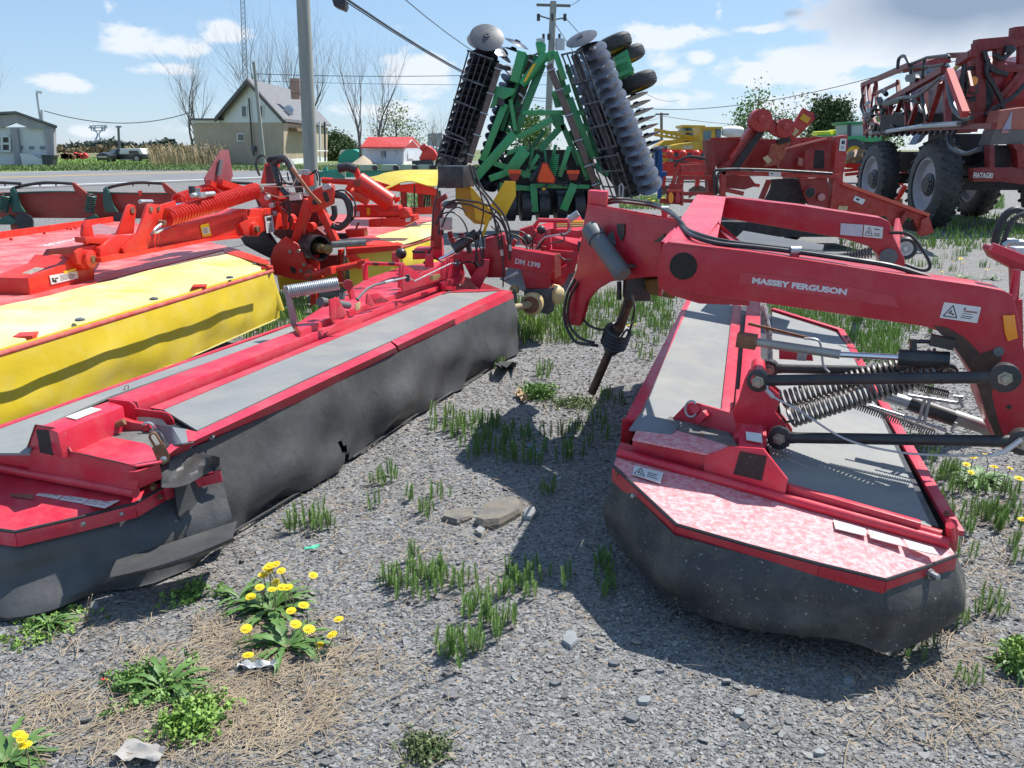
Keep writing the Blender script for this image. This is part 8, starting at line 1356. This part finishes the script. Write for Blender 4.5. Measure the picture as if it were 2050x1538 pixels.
 weed('dense bright green weed cushion in the lower left foreground', 393, 1452, 30, .08, 1, GR1, .075, 2400, .010, .055); weed('ragged leafy weed left of the plastic scrap', 330, 1385, 24, .15, 2, GR2, .12, 900, .010, .04); weed('small round mossy weed above the bright cushion', 268, 1365, 8, .05, 3, GR2, .06, 1100, .007, .03); weed('mossy weed clump at the bottom middle', 850, 1508, 6, .05, 4, mat('olive moss', (.10, .14, .05), (.14, .17, .07), 20), .06, 1200, .007, .03)
 weed('soft green weed tuft beside the bark scrap', 1078, 795, 20, .10, 5, GR2, .10, 2400, .010, .08); weed('pale low weed patch near the shaft tip', 1150, 810, 10, .06, 6, mat('pale weed', (.16, .20, .08), (.2, .24, .1), 20), .14, 1600, .010, .03); weed('bushy weed at the lower right edge', 2045, 1340, 24, .12, 7, GR1, .06, 1800, .009, .10)
 weed('low weeds along the left curtain foot', 100, 1255, 26, .10, 8, GR1, .13, 700, .010, .02); weed('low weeds near the fold of the left curtain', 380, 1195, 16, .07, 9, GR1, .10, 350, .010, .02)
dandelions()
def gravel():
 g = np.random.default_rng(77)
 def shards(P, s, name, m, label):
  n = len(P); k = 5; ang = np.sort(g.uniform(0, 2 * pi, (n, k)), axis=1) ; ang = np.linspace(0, 2 * pi, k, endpoint=False)[None, :] + g.uniform(-.45, .45, (n, k)); rad = s[:, None] * g.uniform(.55, 1.1, (n, k)); el = g.uniform(.45, 1.0, (n, 1)); lx = np.cos(ang) * rad; ly = np.sin(ang) * rad * el
  rot = g.uniform(0, 2 * pi, n); cr, sr = np.cos(rot)[:, None], np.sin(rot)[:, None]; x = lx * cr - ly * sr; y = lx * sr + ly * cr; tx = g.normal(0, .24, (n, 1)); ty = g.normal(0, .24, (n, 1)); z = x * tx + y * ty; th = s[:, None] * g.uniform(.08, .24, (n, 1)); zb = (s * .18 * g.uniform(.2, 1.6, n))[:, None]
  top = np.stack([x * .93 + P[:, 0:1], y * .93 + P[:, 1:2], z + th + zb], 2); bot = np.stack([x + P[:, 0:1], y + P[:, 1:2], z + zb - th * .3], 2)
  V = np.concatenate([top, bot], 1).reshape(-1, 3); b = np.arange(n)[:, None] * 10; F = [b + np.array([0, 1, 2, 3]), b + np.array([0, 3, 4, 4])]
  quads = [b + np.array([i, i + 5, (i + 1) % 5 + 5, (i + 1) % 5]) for i in range(5)]; tri = b + np.array([0, 3, 4])
  me = bpy.data.meshes.new(name); Q = np.concatenate([F[0]] + quads).astype(np.int32); me.vertices.add(len(V)); me.vertices.foreach_set('co', V.astype(np.float32).ravel()); nq, nt = len(Q), len(tri); me.loops.add(nq * 4 + nt * 3); me.loops.foreach_set('vertex_index', np.concatenate([Q.ravel(), tri.astype(np.int32).ravel()])); me.polygons.add(nq + nt)
  ls = np.concatenate([np.arange(nq) * 4, nq * 4 + np.arange(nt) * 3]).astype(np.int32); me.polygons.foreach_set('loop_start', ls); me.polygons.foreach_set('loop_total', np.concatenate([np.full(nq, 4), np.full(nt, 3)]).astype(np.int32)); me.polygons.foreach_set('use_smooth', np.zeros(nq + nt, dtype=bool)); me.update(calc_edges=True); me.materials.append(m); o = bpy.data.objects.new(name, me); COL.objects.link(o); tag(o, label, 'gravel', kind='stuff')
 def smat(name, a, b_, rough=.75):
  m = bpy.data.materials.new(name); m.use_nodes = True; nt = m.node_tree; N = nt.nodes.new; L = nt.links.new; b = nt.nodes['Principled BSDF']; geo = N('ShaderNodeNewGeometry'); cr = N('ShaderNodeValToRGB'); L(geo.outputs['Random Per Island'], cr.inputs[0]); e = cr.color_ramp.elements; e[0].position = 0; e[0].color = (*a, 1); e[1].position = .92; e[1].color = (*b_, 1); x = e.new(.96); x.color = (.22, .17, .12, 1); x = e.new(.99); x.color = (.30, .29, .27, 1); n2 = N('ShaderNodeTexNoise'); n2.inputs['Scale'].default_value = 1.3; n2.inputs['Detail'].default_value = 6; L(geo.outputs['Position'], n2.inputs['Vector']); mr = N('ShaderNodeMapRange'); L(n2.outputs[0], mr.inputs[0]); mr.inputs[1].default_value = .45; mr.inputs[2].default_value = .72; mr.inputs[4].default_value = .6; mx = N('ShaderNodeMix'); mx.data_type = 'RGBA'; L(mr.outputs[0], mx.inputs[0]); L(cr.outputs[0], mx.inputs[6]); mx.inputs[7].default_value = (.20, .175, .14, 1); L(mx.outputs[2], b.inputs['Base Color']); b.inputs['Roughness'].default_value = rough; b.inputs['Specular IOR Level'].default_value = .35
  n = N('ShaderNodeTexNoise'); n.inputs['Scale'].default_value = 160; L(geo.outputs['Position'], n.inputs['Vector']); bp = N('ShaderNodeBump'); bp.inputs['Strength'].default_value = .35; bp.inputs['Distance'].default_value = .004; L(n.outputs[0], bp.inputs['Height']); L(bp.outputs[0], b.inputs['Normal']); return m
 sm = smat('slate shards', (.085, .085, .088), (.285, .283, .28))
 def field(n, y0, y1, xr, smin, smax):
  y = y0 + (y1 - y0) * g.random(n) ** 1.25; x = g.uniform(-1, 1, n) * (.72 * y + xr); keep = ~((x < -.5 - .0 * y) & (y > 5.2)); P = np.stack([x, y, np.zeros(n)], 1)[keep]; s = smin + (smax - smin) * g.random(len(P)) ** 2.2; return P, s
 P, s = field(120000, 1.35, 4.2, .25, .0032, .0100); shards(P, s, 'gravel_shards', sm, 'loose slate shards in the foreground'); P, s = field(52000, 4.2, 9.5, 0, .007, .016); shards(P, s, 'gravel_shards', sm, 'loose slate shards further back'); P, s = field(1700, 1.35, 5.0, .25, .013, .026); shards(P, s, 'gravel_shards', sm, 'larger flat slate pieces lying on the gravel')
gravel()
def straw():
 g = np.random.default_rng(31)
 def strands(P, Ln, W, m, label, az0=None, azs=3.2, z=.012):
  n = len(P); az = g.normal(az0 if az0 is not None else 0, azs, n); L0 = Ln * g.uniform(.3, 1.3, n); c = g.normal(0, .35, n); pts = []
  for t in (0, .33, .66, 1.0): a = az + c * t; pts.append(P + np.stack([np.cos(a) * L0 * t, np.sin(a) * L0 * t, z + .012 * np.sin(t * 3.1) * g.random(n)], 1))
  w = (W * g.uniform(.5, 1.3, n))[:, None]; sd = np.stack([-np.sin(az), np.cos(az), .3 * np.ones(n)], 1) * w; V = np.stack([q for p in pts for q in (p - sd, p + sd)], 1).reshape(-1, 3); b = np.arange(n)[:, None] * 8; F = np.concatenate([b + np.array([0, 1, 3, 2]), b + np.array([2, 3, 5, 4]), b + np.array([4, 5, 7, 6])]); o = np_mesh('dry_straw', V, F, m); tag(o, label, 'straw', kind='stuff')
 P = scatter_px(g, [(380, 1280, 660, 1500, 3.2), (0, 1400, 560, 1540, 3.0), (250, 1300, 560, 1420, 1.2), (620, 1300, 760, 1420, .5), (380, 1240, 520, 1300, .8)], 1900); strands(P, .11, .0011, STRAW, 'matted dry straw in the lower left foreground', .6, .9)
 P = scatter_px(g, [(0, 1230, 900, 1540, 2), (560, 960, 1000, 1200, 1.0), (1850, 1000, 2060, 1500, 2.2), (1700, 1290, 2050, 1500, 1), (1000, 760, 1250, 900, .8), (1400, 1270, 1900, 1350, .5)], 1500); strands(P, .11, .0013, STRAW, 'scattered dry stalks on the gravel')
 m = MB()
 tw = [[(1218, 640 + 0), (1214, 690), (1248, 748)]]
 for i, pts in enumerate([[(515, 1350, .02), (612, 1385, .03), (606, 1340, .04), (690, 1330, .02)], [(612, 1388, .02), (622, 1420, .01)], [(178, 1196, .16), (168, 1250, .01)], [(185, 1190, .14), (172, 1250, .01)], [(690, 1320, .01), (735, 1268, .03)], [(440, 1100, .02), (530, 1055, .12), (560, 1090, .01)], [(1860, 1330, .01), (1900, 1400, .01), (1965, 1500, .01)], [(1900, 1210, .08), (1880, 1290, .02)]]):
  m = MB(); m.tube(spl([PZ(*p) for p in pts]), .0022, 5); tag(mk('dry_stalk', m, STRAW, loc=PZ(pts[0][0], pts[0][1], 0)), ['forked dry stalk beside the plastic scrap', 'short dry stalk under the forked one', 'upright dry stalk by the left curtain', 'second upright dry stalk by the left curtain', 'dry stalk right of the dandelion clump', 'bent dry stalk leaning on the torn curtain', 'long pale stalk in the right foreground', 'dark twig under the right curtain corner'][i], 'stalk')
straw()
def litter():
 def slab(pts, h, m, label, seed):
  r = random.Random(seed); c = PZ(*pts[0], 0); mb = MB(); P = [PZ(a, b, .0) for a, b in pts]; n = len(P); ce = sum(P, Vector()) / n; top = [p.lerp(ce, .10) + Vector((0, 0, h * r.uniform(.75, 1.1))) for p in P]; mid = [p.lerp(ce, -.02) + Vector((0, 0, h * .45)) for p in P]
  mb.add(P + mid + top + [ce + Vector((0, 0, h * 1.02))], [(i, (i + 1) % n, n + (i + 1) % n, n + i) for i in range(n)] + [(n + i, n + (i + 1) % n, 2 * n + (i + 1) % n, 2 * n + i) for i in range(n)] + [(2 * n + i, 2 * n + (i + 1) % n, 3 * n) for i in range(n)]); tag(mk('rock', mb, m, loc=c, angle=25), label, 'rock')
 rk = mat('layered brown rock', (.12, .115, .11), (.20, .18, .15), 14, rough=.9, dust=(.26, .20, .11), dust_amt=.5, dust_scale=10, bump=.6, bscale=50, streak=(1, 1, 6))
 slab([(950, 1052), (966, 1062), (1000, 1058), (1042, 1034), (1046, 1016), (1032, 1004), (975, 1020), (962, 1034)], .045, rk, 'largest flat layered brown rock beside the shadow', 1); slab([(885, 1044), (915, 1052), (945, 1040), (945, 1022), (915, 1026), (890, 1034)], .025, rk, 'flat brown rock left of the largest one', 2); slab([(1046, 1042), (1062, 1044), (1076, 1034), (1070, 1022), (1052, 1024)], .025, mat('grey rock', (.2, .2, .2), (.27, .27, .27), 20, rough=.9), 'small grey stone right of the largest rock', 3)
 slab([(1124, 1290), (1142, 1302), (1158, 1290), (1152, 1270), (1134, 1268)], .022, mat('pale slate', (.2, .215, .22), (.25, .26, .27), 20, rough=.7), 'pale flat slate piece below the shadow tip', 4); slab([(950, 1068), (965, 1078), (972, 1066), (960, 1060)], .02, mat('grey rock', (.2, .2, .2)), 'little grey stone under the brown rock', 5)
 for (a, b, s, sd) in [(1640, 1510, 13, 1), (1265, 1440, 15, 2), (1700, 1365, 14, 3), (1320, 1345, 9, 4), (1480, 1430, 12, 5), (905, 1395, 16, 6), (560, 1490, 14, 7), (1110, 1370, 12, 8), (1900, 1370, 15, 9), (1845, 1480, 18, 10), (1290, 1405, 16, 11), (1230, 1330, 13, 12)]:
  r = random.Random(sd); slab([(a + s * cos(t) * r.uniform(.8, 1.2), b + s * .55 * sin(t) * r.uniform(.8, 1.2)) for t in (3.1, 2.2, 1.2, .3, -.8, -1.9)], .012, MATS['pale slate'] if sd % 2 else mat('dark slate', (.09, .095, .105), (.13, .135, .145), 20, rough=.7), ['flat dark slate piece near the bottom right', 'flat slate piece at the bottom centre', 'slate flake at the right foreground'][sd % 3] + (' below the curtain shadow' if sd in (3, 4, 12, 1) else ''), sd)
  o = COL.objects[-1]; o['group'] = 'flat slate pieces in the foreground'; o['label'] = 'flat slate piece lying in the foreground gravel'
 def film(pts, m, label, h=.02, seed=1, name='litter'):
  r = random.Random(seed); a, b, c, d = [PZ(x, y, 0) for x, y in pts]; rows = [[a.lerp(b, u).lerp(d.lerp(c, u), v) + Vector((0, 0, .014 + h * r.random())) for u in np.linspace(0, 1, 9)] for v in np.linspace(0, 1, 6)]; mb = MB(); mb.grid(rows, (0, 0, -.001)); tag(mk(name, mb, m, loc=a, angle=60), label, 'litter')
 film([(470, 1352), (556, 1350), (560, 1340), (490, 1342)], mat('crumpled clear plastic', (.42, .42, .42), (.55, .55, .55), 30, rough=.3), 'crumpled clear plastic scrap under the dandelions', .03, 1, 'plastic_scrap'); film([(225, 1530), (320, 1538), (335, 1512), (262, 1492)], mat('dirty white plastic', (.26, .24, .22), (.36, .34, .32), 20, rough=.5), 'dirty whitish plastic sheet at the bottom left', .02, 2, 'plastic_scrap')
 film([(608, 1108), (638, 1104), (642, 1099), (612, 1103)], mat('green ribbon', (.05, .45, .25), None), 'small green ribbon on the gravel', .01, 3, 'ribbon'); film([(1057, 898), (1078, 910), (1076, 905), (1062, 896)], mat('blue strip', (.05, .22, .6), None), 'small blue strip in the shadow', .01, 4, 'ribbon'); film([(204, 1372), (216, 1372), (217, 1367), (205, 1367)], mat('red scrap', (.7, .03, .03), None), 'tiny red scrap left of the weeds', .006, 5, 'scrap'); film([(782, 1168), (794, 1170), (796, 1160), (784, 1160)], WHITE, 'tiny white scrap beside horsetails', .015, 6, 'scrap')
 film([(1030, 795), (1048, 812), (1056, 806), (1044, 790)], mat('tan bark', (.42, .28, .15), None), 'curled tan bark piece left of the weed tuft', .06, 7, 'bark')
litter()
